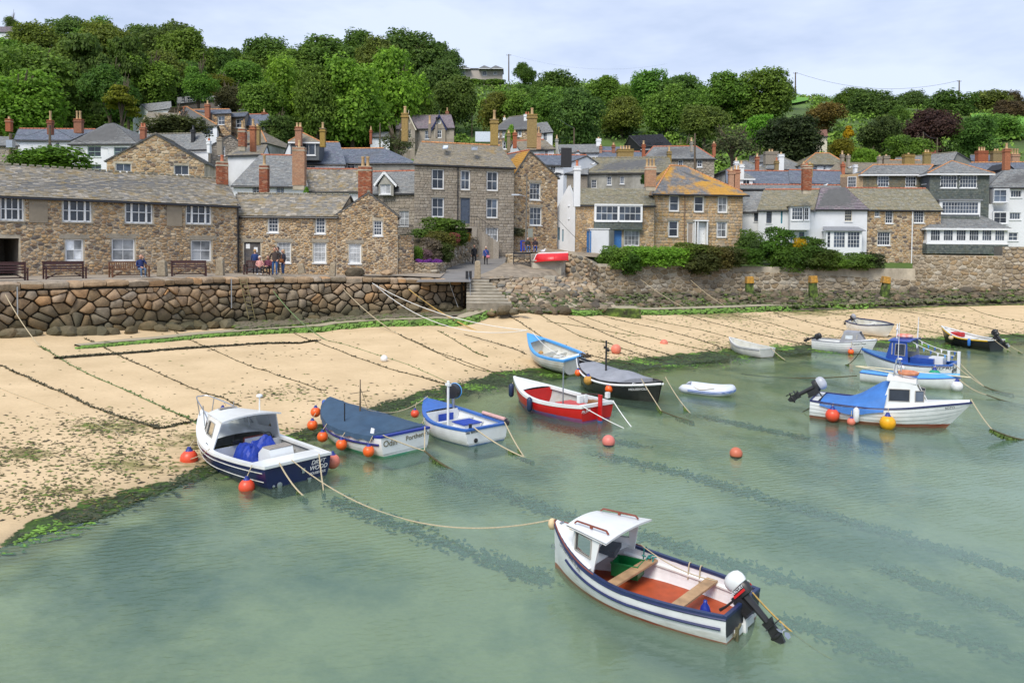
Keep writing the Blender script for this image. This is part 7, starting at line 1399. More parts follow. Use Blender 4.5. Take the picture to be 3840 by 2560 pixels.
class Boat:
	def __init__(s,name,label,stern,bow,B,mid,bowh,sth,tr=.75,dr=.25,rake=.35,srake=.0,de=False,z=None,roll=0,pitch=0,fine=1.0,flat=.55,cat='boat',Ls=1.0):
		s.A=GG(*stern)if z=='g' else G(stern[0],stern[1],0);s.Bp=GG(*bow)if z=='g' else G(bow[0],bow[1],0)
		d=s.Bp-s.A;s.L=V((d.x,d.y)).length*Ls;s.h=atan2(d.y,d.x);s.root=empty(name,s.A,label,cat);s.root.rotation_euler=(roll,pitch if pitch else(-atan2(d.z,s.L)if z=='g' else 0),s.h)
		s.M=Matrix.Translation(s.A)@s.root.rotation_euler.to_matrix().to_4x4()
		s.B,s.mid,s.bowh,s.sth,s.tr,s.dr,s.rake,s.srake,s.de,s.fine,s.flat=B,mid,bowh,sth,tr,dr,rake,srake,de,fine,flat
		s.off=V((0,0,0));s.zb=dr if z=='g' else 0
	def bs(s,t):
		if s.de:return s.B/2*max(.02,(1-abs(2*t-1)**2.4))**.8
		if t<.42:return s.B/2*(s.tr+(1-s.tr)*sin(t/.42*pi/2)**.9)
		return s.B/2*max(.0,1-((t-.42)/.58)**(2.3*s.fine))+.012
	def zs(s,t):
		return s.zb+s.mid+((s.sth-s.mid)*((.4-t)/.4)**2 if t<.4 else(s.bowh-s.mid)*((t-.4)/.6)**1.9)
	def pt(s,t,a,off=0.0,dz=0.0,fl=None):
		e=lerp(s.flat,1.35,t**3);an=a*pi/2;b=s.bs(t);zk=s.zb-s.dr*(1-max(0,(t-.86)/.14)**2*.9)
		if s.de:zk=s.zb-s.dr*(1-abs(2*t-1)**4*.8)
		y=b*(sin(an)**e if a>0 else 0);z=zk+(s.zs(t)-zk)*(1-cos(an))**.92
		y=max(0,y-off);hz=max(0,(z-s.zb)/max(.1,s.bowh))
		x=s.L*t+s.rake*hz*t**5-s.srake*hz*(1-t)**5*(1 if not s.de else 1)
		if off and t>.9:x-=off*(t-.9)*10
		return V((x,y,z+dz))
	def w(s,x,y,z):return s.M@V((x,y,z))
	def part(s,name,mb,m,smooth=True,bev=0,label=None):
		o=mb.build(name,m,None,smooth=smooth,local=True,bev=bev);o.parent=s.root
		if label:o['label']=label
		return o
	def sub(s,par,name,mb,m,smooth=True):o=mb.build(name,m,None,smooth=smooth,local=True);o.parent=par;return o
	def shell(s,mtop,mbot,zb=.06,zdown=0,m3=None,nt=26,na=14,t0=0.0,clink=0,boot=None,slope=0.0):
		mb=MB();grid={}
		As=[i/na for i in range(na+1)]
		if clink:As=[0,.15,.3,.42]+[v for k in range(clink)for v in(.42+.58*k/clink+.001,.42+.58*(k+1)/clink)]
		for i in range(nt+1):
			t=t0+(1-t0)*i/nt
			for j,a in enumerate(As):
				p=s.pt(t,a)
				if clink and j>=4 and j%2==0:p.y+=.014*(1 if s.bs(t)>.06 else .3)
				grid[i,j]=p
		for sg in(1,-1):
			for i in range(nt):
				for j in range(len(As)-1):
					q=[grid[i,j],grid[i+1,j],grid[i+1,j+1],grid[i,j+1]];q=[V((p.x,p.y*sg,p.z))for p in q]
					if sg>0:q=q[::-1]
					zc=sum(p.z for p in q)/4;lim=s.zb+zb+(boot(((i+.5)/nt))if boot else 0);mb.quad(*q,m=1 if zc<lim else 0)
		if t0==0 and not s.de:
			col=[grid[0,j]for j in range(len(As))];
			for j in range(len(col)-1):
				a,b=col[j],col[j+1];mb.quad(V((a.x,a.y,a.z)),V((a.x,-a.y,a.z)),V((b.x,-b.y,b.z)),V((b.x,b.y,b.z)),m=1 if(a.z+b.z)/2<s.zb+zb else(2 if m3 else 0))
		mb.m=[0]*len(mb.m);s.hull=s.part('hull',mb,hull_mat(mtop,mbot,s.zb+zb,slope),smooth=not clink);return s.hull
	def liner(s,m,mf,zf,t0=.02,t1=.93,off=.04,nt=20,na=8):
		mb=MB();g={};zf+=s.zb
		for i in range(nt+1):
			t=lerp(t0,t1,i/nt);pts=[s.pt(t,.25+.75*j/na,off)for j in range(na+1)]
			for j in range(na+1):
				p=pts[j].copy()
				if p.z<zf:
					k=j
					while k<na and pts[k].z<zf:k+=1
					f=(zf-pts[k-1].z)/max(1e-5,pts[k].z-pts[k-1].z);p.y=lerp(pts[k-1].y,pts[k].y,f)if k>0 else p.y;p.z=zf
				if j==na:p.z-=.01
				g[i,j]=p
		for sg in(1,-1):
			for i in range(nt):
				for j in range(na):
					q=[V((p.x,p.y*sg,p.z))for p in(g[i,j],g[i+1,j],g[i+1,j+1],g[i,j+1])];mb.quad(*(q if sg>0 else q[::-1]))
		for i in(0,nt):
			for j in range(na):a,b=g[i,j],g[i,j+1];mb.quad(V((a.x,a.y,a.z)),V((a.x,-a.y,a.z)),V((b.x,-b.y,b.z)),V((b.x,b.y,b.z)))
		s.part('lining',mb,m);mb=MB()
		for i in range(nt):a,b=g[i,0],g[i+1,0];mb.quad(V((a.x,a.y,zf+.004)),V((a.x,-a.y,zf+.004)),V((b.x,-b.y,zf+.004)),V((b.x,b.y,zf+.004)))
		s.part('floor',mb,mf,smooth=False)
	def gunwale(s,m,w_=.07,h=.035,t0=0,t1=1,n=30,name='gunwale',out_=.015):
		mb=MB()
		for sg in(1,-1):
			prv=None
			for i in range(n+1):
				t=lerp(t0,t1,i/n);p=s.pt(t,1);a=V((p.x,(p.y+out_)*sg,p.z-h*.6));b=V((p.x,(p.y+out_)*sg,p.z+h*.4));yi=max(0,p.y-w_);c=V((p.x-(w_*.8 if t>.97 else 0),yi*sg,p.z+h*.4));d=V((c.x,c.y,p.z-h*.6));q=[a,b,c,d]
				if prv:
					for k in range(4):k2=(k+1)%4;mb.quad(prv[k],q[k],q[k2],prv[k2])
				prv=q
		if t0==0 and not s.de:
			p=s.pt(0,1);mb.box((p.x+w_*.3,0,p.z),(w_*1.1,2*p.y+.03,h))
		return s.part(name,mb,m,smooth=True)
	def stripe(s,a,m,r=.016,t0=.02,t1=.97,name='rubbing_strake',sides=(1,-1),n=24,dz=0):
		mb=MB()
		for sg in sides:mb.tube([V((p.x,(p.y+.004)*sg,p.z+dz))for p in(s.pt(lerp(t0,t1,i/n),a)for i in range(n+1))],r,6)
		return s.part(name,mb,m)
	def deck(s,t0,t1,m,camber=.04,n=10,dz=.012,name='foredeck',ins=.0):
		mb=MB();prv=None;k=6
		for i in range(n+1):
			t=lerp(t0,t1,i/n);p=s.pt(t,1,ins);row=[V((p.x,p.y*(1-2*j/k),p.z+dz+camber*(1-(1-2*j/k)**2)))for j in range(k+1)]
			if prv:
				for j in range(k):mb.quad(prv[j],row[j],row[j+1],prv[j+1])
			prv=row
		return s.part(name,mb,m)
	def bulk(s,t,z0,m,name='bulkhead',th=.03,z1=None):
		p=s.pt(t,1,.04);zz=(z1 if z1 is not None else p.z);mb=MB();pts=[s.pt(t,a,.045)for a in(.45,.6,.75,.9,1)]
		ys=[q for q in pts if q.z>s.zb+z0]+[pts[-1]];pr=[V((p.x,ys[0].y,s.zb+z0))]+[V((p.x,q.y,min(q.z,zz)))for q in ys];pr=pr+[V((q.x,-q.y,q.z))for q in pr[::-1]]
		n=len(pr);mb.poly(pr);mb.poly([q+V((-th,0,0))for q in pr[::-1]]);
		for i in range(n):mb.quad(pr[i],pr[(i+1)%n],pr[(i+1)%n]-V((th,0,0)),pr[i]-V((th,0,0)))
		return s.part(name,mb,m,smooth=False)
	def thwart(s,t,z,m,w_=.22,th=.035,name='thwart',a=.8):
		y=min(s.pt(t,1,.04).y,s.bs(t)*.95-.02);mb=MB();mb.box((s.pt(t,1).x,0,s.zb+z),(w_,2*y,th));return s.part(name,mb,m,smooth=False)
	def transom(s,m,z0=0.0,th=.05,ex=.0,name='transom',notch=0):
		ps=[s.pt(0,a)for a in(.35,.5,.62,.74,.86,1)];ps=[p for p in ps if p.z>s.zb+z0]or ps[-2:];lo=V((ps[0].x,ps[0].y*.97,s.zb+z0));pr=[lo]+ps;pr[-1]=V((pr[-1].x,pr[-1].y,pr[-1].z+ex));pr=pr+[V((q.x,-q.y,q.z))for q in pr[::-1]];mb=MB()
		f=[q-V((.012,0,0))for q in pr];bk=[q+V((th,0,0))for q in pr];mb.poly(f);mb.poly(bk[::-1]);n=len(pr)
		for i in range(n):mb.quad(f[i],f[(i+1)%n],bk[(i+1)%n],bk[i])
		return s.part(name,mb,m,smooth=False)
	def text(s,body,size,x,y,z,m,rotz=0,shear=0,ext=.003,tilt=0,name='name_lettering',roll=0,dirm=None):
		cu=bpy.data.curves.new('t','FONT');cu.body=body;cu.size=size;cu.shear=shear;cu.extrude=ext;cu.align_x='CENTER';cu.space_line=.8
		o=bpy.data.objects.new('t',cu);COL.objects.link(o);me=bpy.data.meshes.new_from_object(o.evaluated_get(bpy.context.evaluated_depsgraph_get()));bpy.data.objects.remove(o);me.name=name;me.materials.clear();me.materials.append(m)
		q=bpy.data.objects.new(name,me);COL.objects.link(q);q.parent=s.root;q.matrix_local=Matrix.Translation((x,y,z))@(dirm if dirm is not None else Matrix.Rotation(rotz,4,'Z')@Matrix.Rotation(pi/2+tilt,4,'X')@Matrix.Rotation(roll,4,'Z'));return q
	def stern_text(s,body,size,y,z,m,**k):return s.text(body,size,s.pt(0,.9).x-.02-s.srake*0,y,z,m,rotz=-pi/2,**k)
	def side_text(s,body,size,t,a,side,m,**k):
		"""lettering on the topsides; side -1 = starboard"""
		p=s.pt(t,a);q=s.pt(t+.03,a);r=s.pt(t,a+.05);X=(q-p).normalized();U=(r-p).normalized()
		for v in(p,X,U):v.y*=side
		if side>0:X=-X
		Z=X.cross(U).normalized();U=Z.cross(X).normalized();M=Matrix((X,U,Z)).transposed().to_4x4();p=p+Z*.006+(V((0,side*.004,0)));return s.text(body,size,p.x,p.y,p.z,m,dirm=M,**k)
def outboard(b,x,y,z,sc=1.0,tilt=0.9,cowl=GELW,up=True,label=None,tex=None,leg=None):
	leg=leg or BLACKP;r=Matrix.Rotation(tilt,3,'Y');o=V((x,y,z));hd=MB()
	def T(v):return o+r@(V(v)*sc)
	def sub(name,mb,m,par,sm=True):q=mb.build(name,m,None,smooth=sm,local=True);q.parent=par;return q
	mb=MB();mb.lathe([(.06,-.12),(.13,-.1),(.15,0),(.135,.06)],T((-.04,0,.18)),14,sx=1.25*sc,sy=.82*sc,rot=r);root=b.part('outboard_motor',mb,leg)
	mb=MB();mb.lathe([(.15*sc,0),(.165*sc,.04*sc),(.165*sc,.11*sc),(.14*sc,.18*sc),(.08*sc,.22*sc),(.01,.235*sc)],T((-.04,0,.25)),16,sx=1.2,sy=.8,rot=r);sub('cowling',mb,cowl,root)
	mb=MB()
	pts=[((-.02,0,.1),.075),((-.03,0,-.2),.06),((-.03,0,-.42),.055)];mb.tube([T(p)for p,_ in pts],.06,8,rs=[q*sc for _,q in pts]);
	def pl(poly,hw):
		a=[T((px_,-hw,pz))for px_,pz in poly];c=[T((px_,hw,pz))for px_,pz in poly];n=len(poly);mb.poly(a);mb.poly(c[::-1]);[mb.quad(a[i],a[(i+1)%n],c[(i+1)%n],c[i])for i in range(n)]
	pl([(-.16,-.40),(.07,-.40),(.06,-.52),(.10,-.66),(.04,-.78),(-.05,-.80),(-.10,-.66),(-.10,-.5)],.028);pl([(-.2,-.50),(.06,-.50),(.06,-.515),(-.2,-.515)],.07)
	mb.ball(T((-.0,0,-.66)),.06*sc,10,sc=(2.3,.8,.8),rot=r);sub('leg',mb,leg,root)
	mb=MB();c=T((-.16,0,-.66))
	for k in range(3):
		an=k*2.094+.4;d=r@V((0,cos(an),sin(an)));e=r@V((.35,-sin(an)*.9,cos(an)*.9));mb.add([c+d*.02*sc,c+(d*.06+e*.05)*sc,c+(d*.13+e*.05)*sc,c+(d*.14-e*.02)*sc,c+(d*.08-e*.06)*sc],[(0,1,2,3,4)])
	mb.ball(c,.03*sc,8,sc=(1.5,1,1),rot=r);sub('propeller',mb,METAL if up else leg,root)
	mb=MB();mb.box(T((.10,0,.0)),(.16*sc,.2*sc,.34*sc),r);mb.box(T((.16,0,-.05)),(.05*sc,.26*sc,.3*sc),r);sub('clamp_bracket',mb,leg,root,False)
	mb=MB();mb.tube([T((.05,.05,.12)),T((.38,.05,.13)),T((.52,.05,.15))],.024*sc,7,rs=[.022*sc,.02*sc,.028*sc]);sub('tiller',mb,leg,root)
	return root,T
FENG={}
def fender(b,x,y,z,r,m,label,kind='ball',rope=True,group=None,zoff=0,name='fender'):
	"""x, y, z of the centre in boat coordinates; a thing of its own hanging on a lanyard"""
	p=b.w(x,y,z);root=empty(name,p,label,'fender',group);mb=MB()
	if kind=='ball':
		mb.ball(p,r,18);mb.lathe([(r*.42,r*.82),(r*.22,r*1.12),(r*.2,r*1.3),(r*.05,r*1.32)],p,10);mb.build('ball',m,root,smooth='full');mb=MB();mb.lathe([(r*.46,r*.86),(r*.25,r*1.14),(r*.22,r*1.34),(r*.05,r*1.36)],p,10);mb.build('neck',mat('blue_fender_neck',(.02,.04,.25),.5),root,smooth=True)
	else:
		mb.lathe([(.02,-r*2.6),(r*.5,-r*2.5),(r,-r*1.9),(r,r*1.9),(r*.5,r*2.5),(.02,r*2.7)],p,12);mb.build('body',m,root,smooth='full')
	if rope:
		top=b.w(x,y*(1-.12),b.zs(max(0,min(1,x/b.L)))+.03);mb=MB();mb.tube([p+V((0,0,r*1.2)),top],.012,5);mb.build('lanyard',ROPEM,root)
	return root
# ---- 1: white motor launch with little wheelhouse, foreground

b=Boat('motor_boat','white open motor boat with small canopy wheelhouse and red floor, closest to the viewer',(2782,2362),(2082,2124),1.72,.42,.86,.44,tr=.74,dr=.3,rake=.02,srake=.03,flat=.5,fine=1.05)
b.shell(GELW,ANTIR,zb=.02,slope=.02);b.liner(mat('white_inside',(.74,.74,.76),.45,var=.05),REDFL,.02,t1=.90);b.gunwale(mat('navy_rail',(.02,.035,.10),.4),w_=.055,h=.05);b.stripe(.90,NAVY,.022,name='rubbing_strake',t0=.02,t1=.84,dz=-.09);b.stripe(.99,MAHOG,.012,t0=.62,t1=1,name='mahogany_capping',dz=.035);b.stripe(.985,NAVY,.02,t0=0,t1=1,name='rubbing_band',dz=-.02)
b.transom(mat('black_transom_pad',(.03,.035,.045),.5),z0=.12)
mb=MB();p=b.pt(0,1);mb.box((p.x-.02,0,.08),(.03,2*p.y*.55,.12));b.part('transom_foot',mb,GELW)
mb=MB();mb.box((p.x-.05,.02,.14),(.045,.07,.34));b.part('transducer_post',mb,GELW,smooth=False);mb=MB();mb.bar((p.x-.05,.45,.08),(p.x-.05,.2,.2),.03,.03);mb.bar((p.x-.06,.36,.2),(p.x-.06,.36,-.02),.04,.05);b.part('ladder_bracket',mb,mat('corroded_bronze',(.12,.11,.06),.6))
b.thwart(.555,.34,PLANK,.2);b.thwart(.235,.31,PLANK,.2);b.deck(.66,.985,GELW,.05)
for sg in(1,-1):
	mb=MB();prv=None
	for i in range(13):
		t=lerp(.04,.7,i/12);a=b.pt(t,.93,.045);c=V((a.x,(a.y-.05)*sg,a.z-.09));a=V((a.x,a.y*sg,a.z-.06));d=c-V((0,0,.03))
		if prv:mb.quad(prv[0],a,c,prv[1]);mb.quad(prv[1],c,d,prv[2])
		prv=(a,c,d)
	b.part('riser',mb,GELW)
def cabin_side(b,poly,holes,th=.03,mats_=GELW,name='cabin_side',side=1,gl=CLEARG,yfun=None):
	"""poly, holes in (x, z); yfun(x, z) gives the half width"""
	xs=sorted({q[0]for q in poly}|{h[0]for h in holes}|{h[2]for h in holes});zs_=sorted({q[1]for q in poly}|{h[1]for h in holes}|{h[3]for h in holes});mb=MB()
	if area(poly)<0:poly=poly[::-1]
	def place(q,o):x,z=q;return V((x,(yfun(x,z)-o)*side,z))
	for x0,x1 in zip(xs,xs[1:]):
		for z0,z1 in zip(zs_,zs_[1:]):
			if any(h[0]<(x0+x1)/2<h[2]and h[1]<(z0+z1)/2<h[3]for h in holes):continue
			q=clip_outline([(x0,z0),(x1,z0),(x1,z1),(x0,z1)],poly)
			if len(q)>=3:mb.poly([place(p,0)for p in q]);mb.poly([place(p,th)for p in q[::-1]])
	n=len(poly)
	for i in range(n):mb.quad(place(poly[i],0),place(poly[(i+1)%n],0),place(poly[(i+1)%n],th),place(poly[i],th))
	for h in holes:
		c=[(h[0],h[1]),(h[2],h[1]),(h[2],h[3]),(h[0],h[3])]
		for i in range(4):mb.quad(place(c[i],0),place(c[(i+1)%4],0),place(c[(i+1)%4],th),place(c[i],th))
	o=b.part(name,mb,mats_,smooth=False)
	for h in holes:
		m2=MB();c=[(h[0],h[1]),(h[2],h[1]),(h[2],h[3]),(h[0],h[3])];m2.quad(*[place(q,th/2)for q in c]);b.sub(o,'pane',m2,gl,False);m3=MB()
		for i in range(4):m3.bar(place(c[i],-.006),place(c[(i+1)%4],-.006),.022,.022)
		b.sub(o,'window_seal',m3,mat('window_seal',(.35,.33,.30)if gl is CLEARG else(.06,.06,.06),.6),False)
	return o
xc0,xc1=b.L*.60,b.L*.82;zr=1.07;yf=lambda x,z:max(.12,b.pt(min(.97,x/b.L),1).y-.10-(z-.5)*.10)
for sd_ in(1,-1):cabin_side(b,[(xc0+.16,b.zs(.6)+.0),(xc1+.02,b.zs(.8)),(xc1-.06,zr),(xc0+.04,zr)],[(xc0+.24,.68,xc1-.12,.99)],side=sd_,yfun=yf)
mb=MB();y0,y1=yf(xc1,.6),yf(xc1,zr);f=[V((xc1+.02,y0,b.zs(.8))),V((xc1+.02,-y0,b.zs(.8))),V((xc1-.06,-y1,zr)),V((xc1-.06,y1,zr))]
def frame_quad(mb,f,w_,th):
	c=sum(f,V((0,0,0)))/4
	for i in range(4):a,d=f[i],f[(i+1)%4];a2,d2=lerp(a,c,w_),lerp(d,c,w_);mb.quad(a,d,d2,a2);o_=V((th,0,0));mb.quad(a+o_,d+o_,d2+o_,a2+o_);mb.quad(a2,d2,d2+o_,a2+o_)
	return[lerp(q,c,w_)for q in f]
g=frame_quad(mb,f,.2,-.03);o=b.part('windscreen',mb,GELW,smooth=False);m2=MB();m2.quad(*[q-V((.015,0,0))for q in g]);b.sub(o,'pane',m2,CLEARG,False)
mb=MB();x0,x1=xc0-.14,xc1+.06;wr0,wr1=yf(xc0,zr)+.10,yf(xc1,zr)+.12;k=8;prv=None
for i in range(k+1):
	y=lerp(-1,1,i/k);zz=zr+.05-.045*y*y;row=[V((x0,y*wr0,zz)),V((x1,y*wr1,zz)),V((x1,y*wr1,zz-.035)),V((x0,y*wr0,zz-.035))]
	if prv:
		for j in range(4):mb.quad(prv[j],row[j],row[(j+1)%4],prv[(j+1)%4])
	prv=row
mb.quad(V((x0,-wr0,zr+.005)),V((x1,-wr1,zr+.005)),V((x1,-wr1,zr-.03)),V((x0,-wr0,zr-.03)));b.part('roof',mb,GELW)
for sg in(1,-1):
	mb=MB();y=sg*wr0*.66;q=[V((lerp(x0,x1,a),y*lerp(1,.8,a),zr+.05+h))for a,h in((.12,0),(.17,.05),(.82,.05),(.87,0))];mb.bar(q[1],q[2],.03,.022);[mb.bar(q[a],q[c],.03,.022)for a,c in((0,1),(2,3))];m_=(q[1]+q[2])/2;mb.box(m_-V((0,0,.025)),(.05,.03,.05));b.part('handrail',mb,MAHOG,smooth=False)
mb=MB();mb.box((xc0+.34,-.12,b.zs(.7)+.06),(.3,.5,.1),Matrix.Rotation(.3,3,'Z'));b.part('dash_box',mb,mat('dark_grey_pad',(.05,.06,.075),.7),smooth=False)
r_,T=outboard(b,b.pt(0,1).x-.06,-.02,.50,sc=.95,tilt=.85,cowl=GELW)
def sticker(par,b,T,pts,m,name='decal'):mb=MB();mb.quad(*[T(p)for p in pts]);q=mb.build(name,m,None,local=True);q.parent=par
Mw=Matrix.Rotation(.85,4,'Y')@Matrix.Rotation(pi,4,'Z')@Matrix.Rotation(pi/2,4,'X')
for sg in(1,-1):
	sticker(r_,b,T,[(-.17,sg*.135,.13),(.10,sg*.135,.13),(.10,sg*.135,.17),(-.17,sg*.135,.17)],mat('red_stripe',(.6,.02,.02),.4),'red_stripe')
pT=T((-.035,.142,.185));b.text('MERCURY',.062,pT.x,pT.y,pT.z,WHITE,dirm=Matrix.Rotation(.85,4,'Y')@Matrix.Rotation(pi,4,'Z')@Matrix.Rotation(pi/2,4,'X'),shear=.3,name='motor_lettering')
pT=T((-.035,-.142,.185));b.text('MERCURY',.062,pT.x,pT.y,pT.z,WHITE,dirm=Matrix.Rotation(.85,4,'Y')@Matrix.Rotation(pi/2,4,'X'),shear=.3,name='motor_lettering')
for sg in(1,-1):b.side_text('LITTLE HALCYON',.105,.80,.93,sg,mat('grey_lettering',(.2,.2,.2),.5))
mb=MB();c=b.pt(1,.97);mb.ball(c+V((.05,0,-.02)),.10,12,sc=(.8,.9,1.1));b.part('bow_fender',mb,mat('cream_fender',(.60,.47,.28),.7))
mb=MB();c=b.pt(1,.62);mb.tube([c+V((.02,.02*k,.0))+V((.04*sin(t),0,.04*cos(t)))for k in(1,)for t in arc(9,0,6.2)],.008,5);b.part('bow_eye',mb,METAL)
LH=b
p=b.w(b.L*.63,-.36,.12);cr=empty('fish_crate',p,'green plastic fish crate on the floor under the wheelhouse of the nearest boat','crate',None,b.h+.2);gp=mat('green_plastic',(.005,.16,.04),.45)
for nm,bx in(('side',[((0,.17,.12),(.5,.02,.24))]),('side',[((0,-.17,.12),(.5,.02,.24))]),('end',[((.24,0,.12),(.02,.32,.24))]),('end',[((-.24,0,.12),(.02,.32,.24))]),('base',[((0,0,.01),(.5,.34,.02))]),('rim',[((0,.18,.235),(.52,.03,.03)),((0,-.18,.235),(.52,.03,.03))])):
	mb=MB();[mb.box(*q)for q in bx];q=mb.build(nm,gp,None,local=True);q.parent=cr
fp=b.w(b.L*.155,.12,.17);q=empty('fender',fp,'dark blue teardrop fender lying against the aft plank of the nearest boat','fender');mb=MB();mb.lathe([(.02,-.14),(.075,-.11),(.095,-.02),(.07,.08),(.03,.14),(.03,.18)],fp,14);mb.build('body',mat('blue_vinyl',(.01,.03,.28),.35),q,smooth='full')
TEALR=mat('teal_cord',(.03,.22,.20),.8,scale=30)
for t,m_,dz in((.60,TEALR,.30),(.36,ROPEM,.24),(.30,ROPEM,.30)):
	p=b.pt(t,1);mb=MB();mb.tube(catmull([V((p.x,-p.y-.02,p.z-.06)),V((p.x,-p.y-.01,p.z+.03)),V((p.x,-p.y+.07,p.z+.02)),V((p.x+.01,-p.y+.09,p.z-dz))],4),.011,5);b.part('lanyard',mb,m_)
p=b.pt(.555,1);mb=MB();rn=random.Random(6)
for i in range(16):a=V((p.x+rn.uniform(-.07,.07),-p.y+.16+rn.uniform(-.05,.05),.37+rn.uniform(0,.07)));mb.tube([a,a+V((rn.uniform(-.1,.1),rn.uniform(-.05,.1),rn.uniform(-.16,.04)))],.012,4)
b.part('rope_knot',mb,TEALR)
mb=MB();c=V((b.L*.90,-.08,b.zs(.9)+.07));mb.tube([c+V(((.09+.01*i/20)*cos(i*.6),(.09+.01*i/20)*sin(i*.6),.003*i))for i in range(30)],.012,4);b.part('rope_coil',mb,ROPEM)
mb=MB();c=b.pt(.97,1);mb.tube([V((c.x-.05,-.05,c.z+.05)),V((c.x-.05,.05,c.z+.05))],.02,6);mb.box((c.x-.05,0,c.z+.03),(.04,.03,.06));b.part('bow_cleat',mb,METAL)
# ---- 2: navy cuddy boat

b=Boat('cuddy_boat','navy and white cabin boat with blue tarpaulin heaped in the cockpit',(1120,1806),(772,1672),2.25,.50,.95,.55,tr=.84,dr=.35,rake=.35,flat=.5,Ls=1.0)
b.shell(GELN,ANTIK,zb=.0);b.liner(GREYIN,GREYIN,-.02,t0=.12,t1=.84);b.gunwale(GELW,w_=.13,h=.07);b.stripe(.88,GELD,.013,dz=0,t1=.96,name='white_line');b.stripe(.70,GELD,.012,t1=.92,name='lower_line');b.deck(.62,.99,GELW,.12);b.deck(0,.14,GELW,.01,n=3,name='aft_deck')
for k in(0,.14):pass
xc0,xc1=b.L*.50,b.L*.86;zr=1.28;yf=lambda x,z:max(.18,b.pt(min(.97,x/b.L),1).y-.14-(z-.6)*.28)
for sd_ in(1,-1):cabin_side(b,[(xc0+.05,b.zs(.5)),(xc1,b.zs(.86)),(xc1-.42,zr-.06),(xc0-.08,zr)],[(xc0+.30,.80,xc0+.84,1.15),(xc0+.98,.82,xc1-.5,1.10)],side=sd_,yfun=yf)
mb=MB();y0,y1=yf(xc1,.8),yf(xc1-.42,zr);f=[V((xc1,y0,b.zs(.86))),V((xc1,-y0,b.zs(.86))),V((xc1-.42,-y1,zr-.06)),V((xc1-.42,y1,zr-.06))];g=frame_quad(mb,f,.22,-.03);o=b.part('windscreen',mb,GELW,smooth=False);m2=MB();m2.quad(*[q-V((.015,0,0))for q in g]);b.sub(o,'pane',m2,CLEARG,False)
def roofpart(b,x0,x1,w0,w1,z0,z1,cam,m,name='roof',th=.045,mid=0):
	mb=MB();n,k=6,8;g={}
	for i in range(n+1):
		t=i/n
		for j in range(k+1):y=lerp(-1,1,j/k);g[i,j]=V((lerp(x0,x1,t),y*lerp(w0,w1,t),lerp(z0,z1,t)+mid*sin(t*pi)+cam*(1-y*y)))
	for i in range(n):
		for j in range(k):a=[g[i,j],g[i+1,j],g[i+1,j+1],g[i,j+1]];mb.quad(*a[::-1]);mb.quad(*[q-V((0,0,th))for q in a])
	for i in range(n):
		for j in(0,k):a,c=g[i,j],g[i+1,j];mb.quad(a,c,c-V((0,0,th)),a-V((0,0,th)))
	for j in range(k):
		for i in(0,n):a,c=g[i,j],g[i,j+1];mb.quad(a,c,c-V((0,0,th)),a-V((0,0,th)))
	return b.part(name,mb,m)
roofpart(b,xc0-.22,xc1-.40,yf(xc0,zr)+.08,yf(xc1-.4,zr)+.05,zr+.01,zr-.05,.09,GELW)
mb=MB();mb.box((xc1-.62,0,zr+.07),(.16,.5,.02),Matrix.Rotation(.08,3,'Y'));b.part('roof_hatch',mb,DECKW,smooth=False)
mb=MB();pts=[b.pt(.72,1)];q=[V((b.L*.70,.62,b.zs(.7))),V((b.L*.76,.55,b.zs(.8)+.42)),V((b.L*1.02,.22,b.zs(1)+.48)),V((b.L*1.06,0,b.zs(1)+.50)),V((b.L*1.02,-.22,b.zs(1)+.48)),V((b.L*.76,-.55,b.zs(.8)+.42)),V((b.L*.70,-.62,b.zs(.7)))];mb.tube(catmull(q,6),.018,7)
for y in(.3,-.3,.55,-.55):x=b.L*(1.0 if abs(y)<.4 else .84);mb.tube([V((x,y*.6 if abs(y)<.4 else y*.75,b.zs(x/b.L if x<b.L else 1)-.02)),V((x,y*.85,b.zs(1)+.44))],.014,6)
b.part('bow_rail',mb,METAL);mb=MB();mb.tube([(xc0+.3,-.5,zr),(xc0+.3,-.5,zr+.42)],.02,6);mb.lathe([(.03,0),(.09,.02),(.08,.07),(.02,.09)],(xc0+.3,-.5,zr+.42),12);b.part('radar_antenna',mb,GELW)
b.bulk(.52,0,GELW,'cabin_bulkhead');mb=MB();x=b.L*.52-.045;mb.box((x,-.2,.42),(.02,.6,.5));q_=b.part('cabin_door',mb,GELW,smooth=False);mb=MB();[mb.box((x-.012,-.2+s*.31,.42),(.02,.03,.54))for s in(-1,1)];mb.box((x-.012,-.2,.69),(.02,.65,.03));b.sub(q_,'trim',mb,MAHOG,False)
mb=MB();mb.box((x-.03,.35,.62),(.06,.22,.12));b.part('radio',mb,BLACKP);mb=MB();mb.tube([(x-.08,-.55+.14*cos(t),.62+.14*sin(t))for t in arc(14,0,6.28)],.014,5);b.part('steering_wheel',mb,BLACKP)
mb=MB();X=b.L*.19;pr=[(X+.42,0),(X+.42,.55),(X+.22,.72),(X-.12,.72),(X-.36,.02)];yy=.34
mb.poly([V((a,yy,c))for a,c in pr]);mb.poly([V((a,-yy,c))for a,c in pr[::-1]]);[mb.quad(V((pr[i][0],yy,pr[i][1])),V((pr[(i+1)%5][0],yy,pr[(i+1)%5][1])),V((pr[(i+1)%5][0],-yy,pr[(i+1)%5][1])),V((pr[i][0],-yy,pr[i][1])))for i in range(5)]
eb=b.part('engine_box',mb,GELW,smooth=False,bev=.02)
for k in range(6):mb=MB();mb.box((X+.05,-yy+.06+k*.113,.732),(.36,.10,.02));b.sub(eb,'slat',mb,DECKW,False)
mb=MB();mb.box((b.L*.17,-.72,.30),(.5,.4,.03));mb.box((b.L*.42,-.78,.32),(.9,.32,.03));b.part('side_seat',mb,DECKW,smooth=False)
mb=MB();rn=random.Random(3);gx,gy=26,18;hm_={}
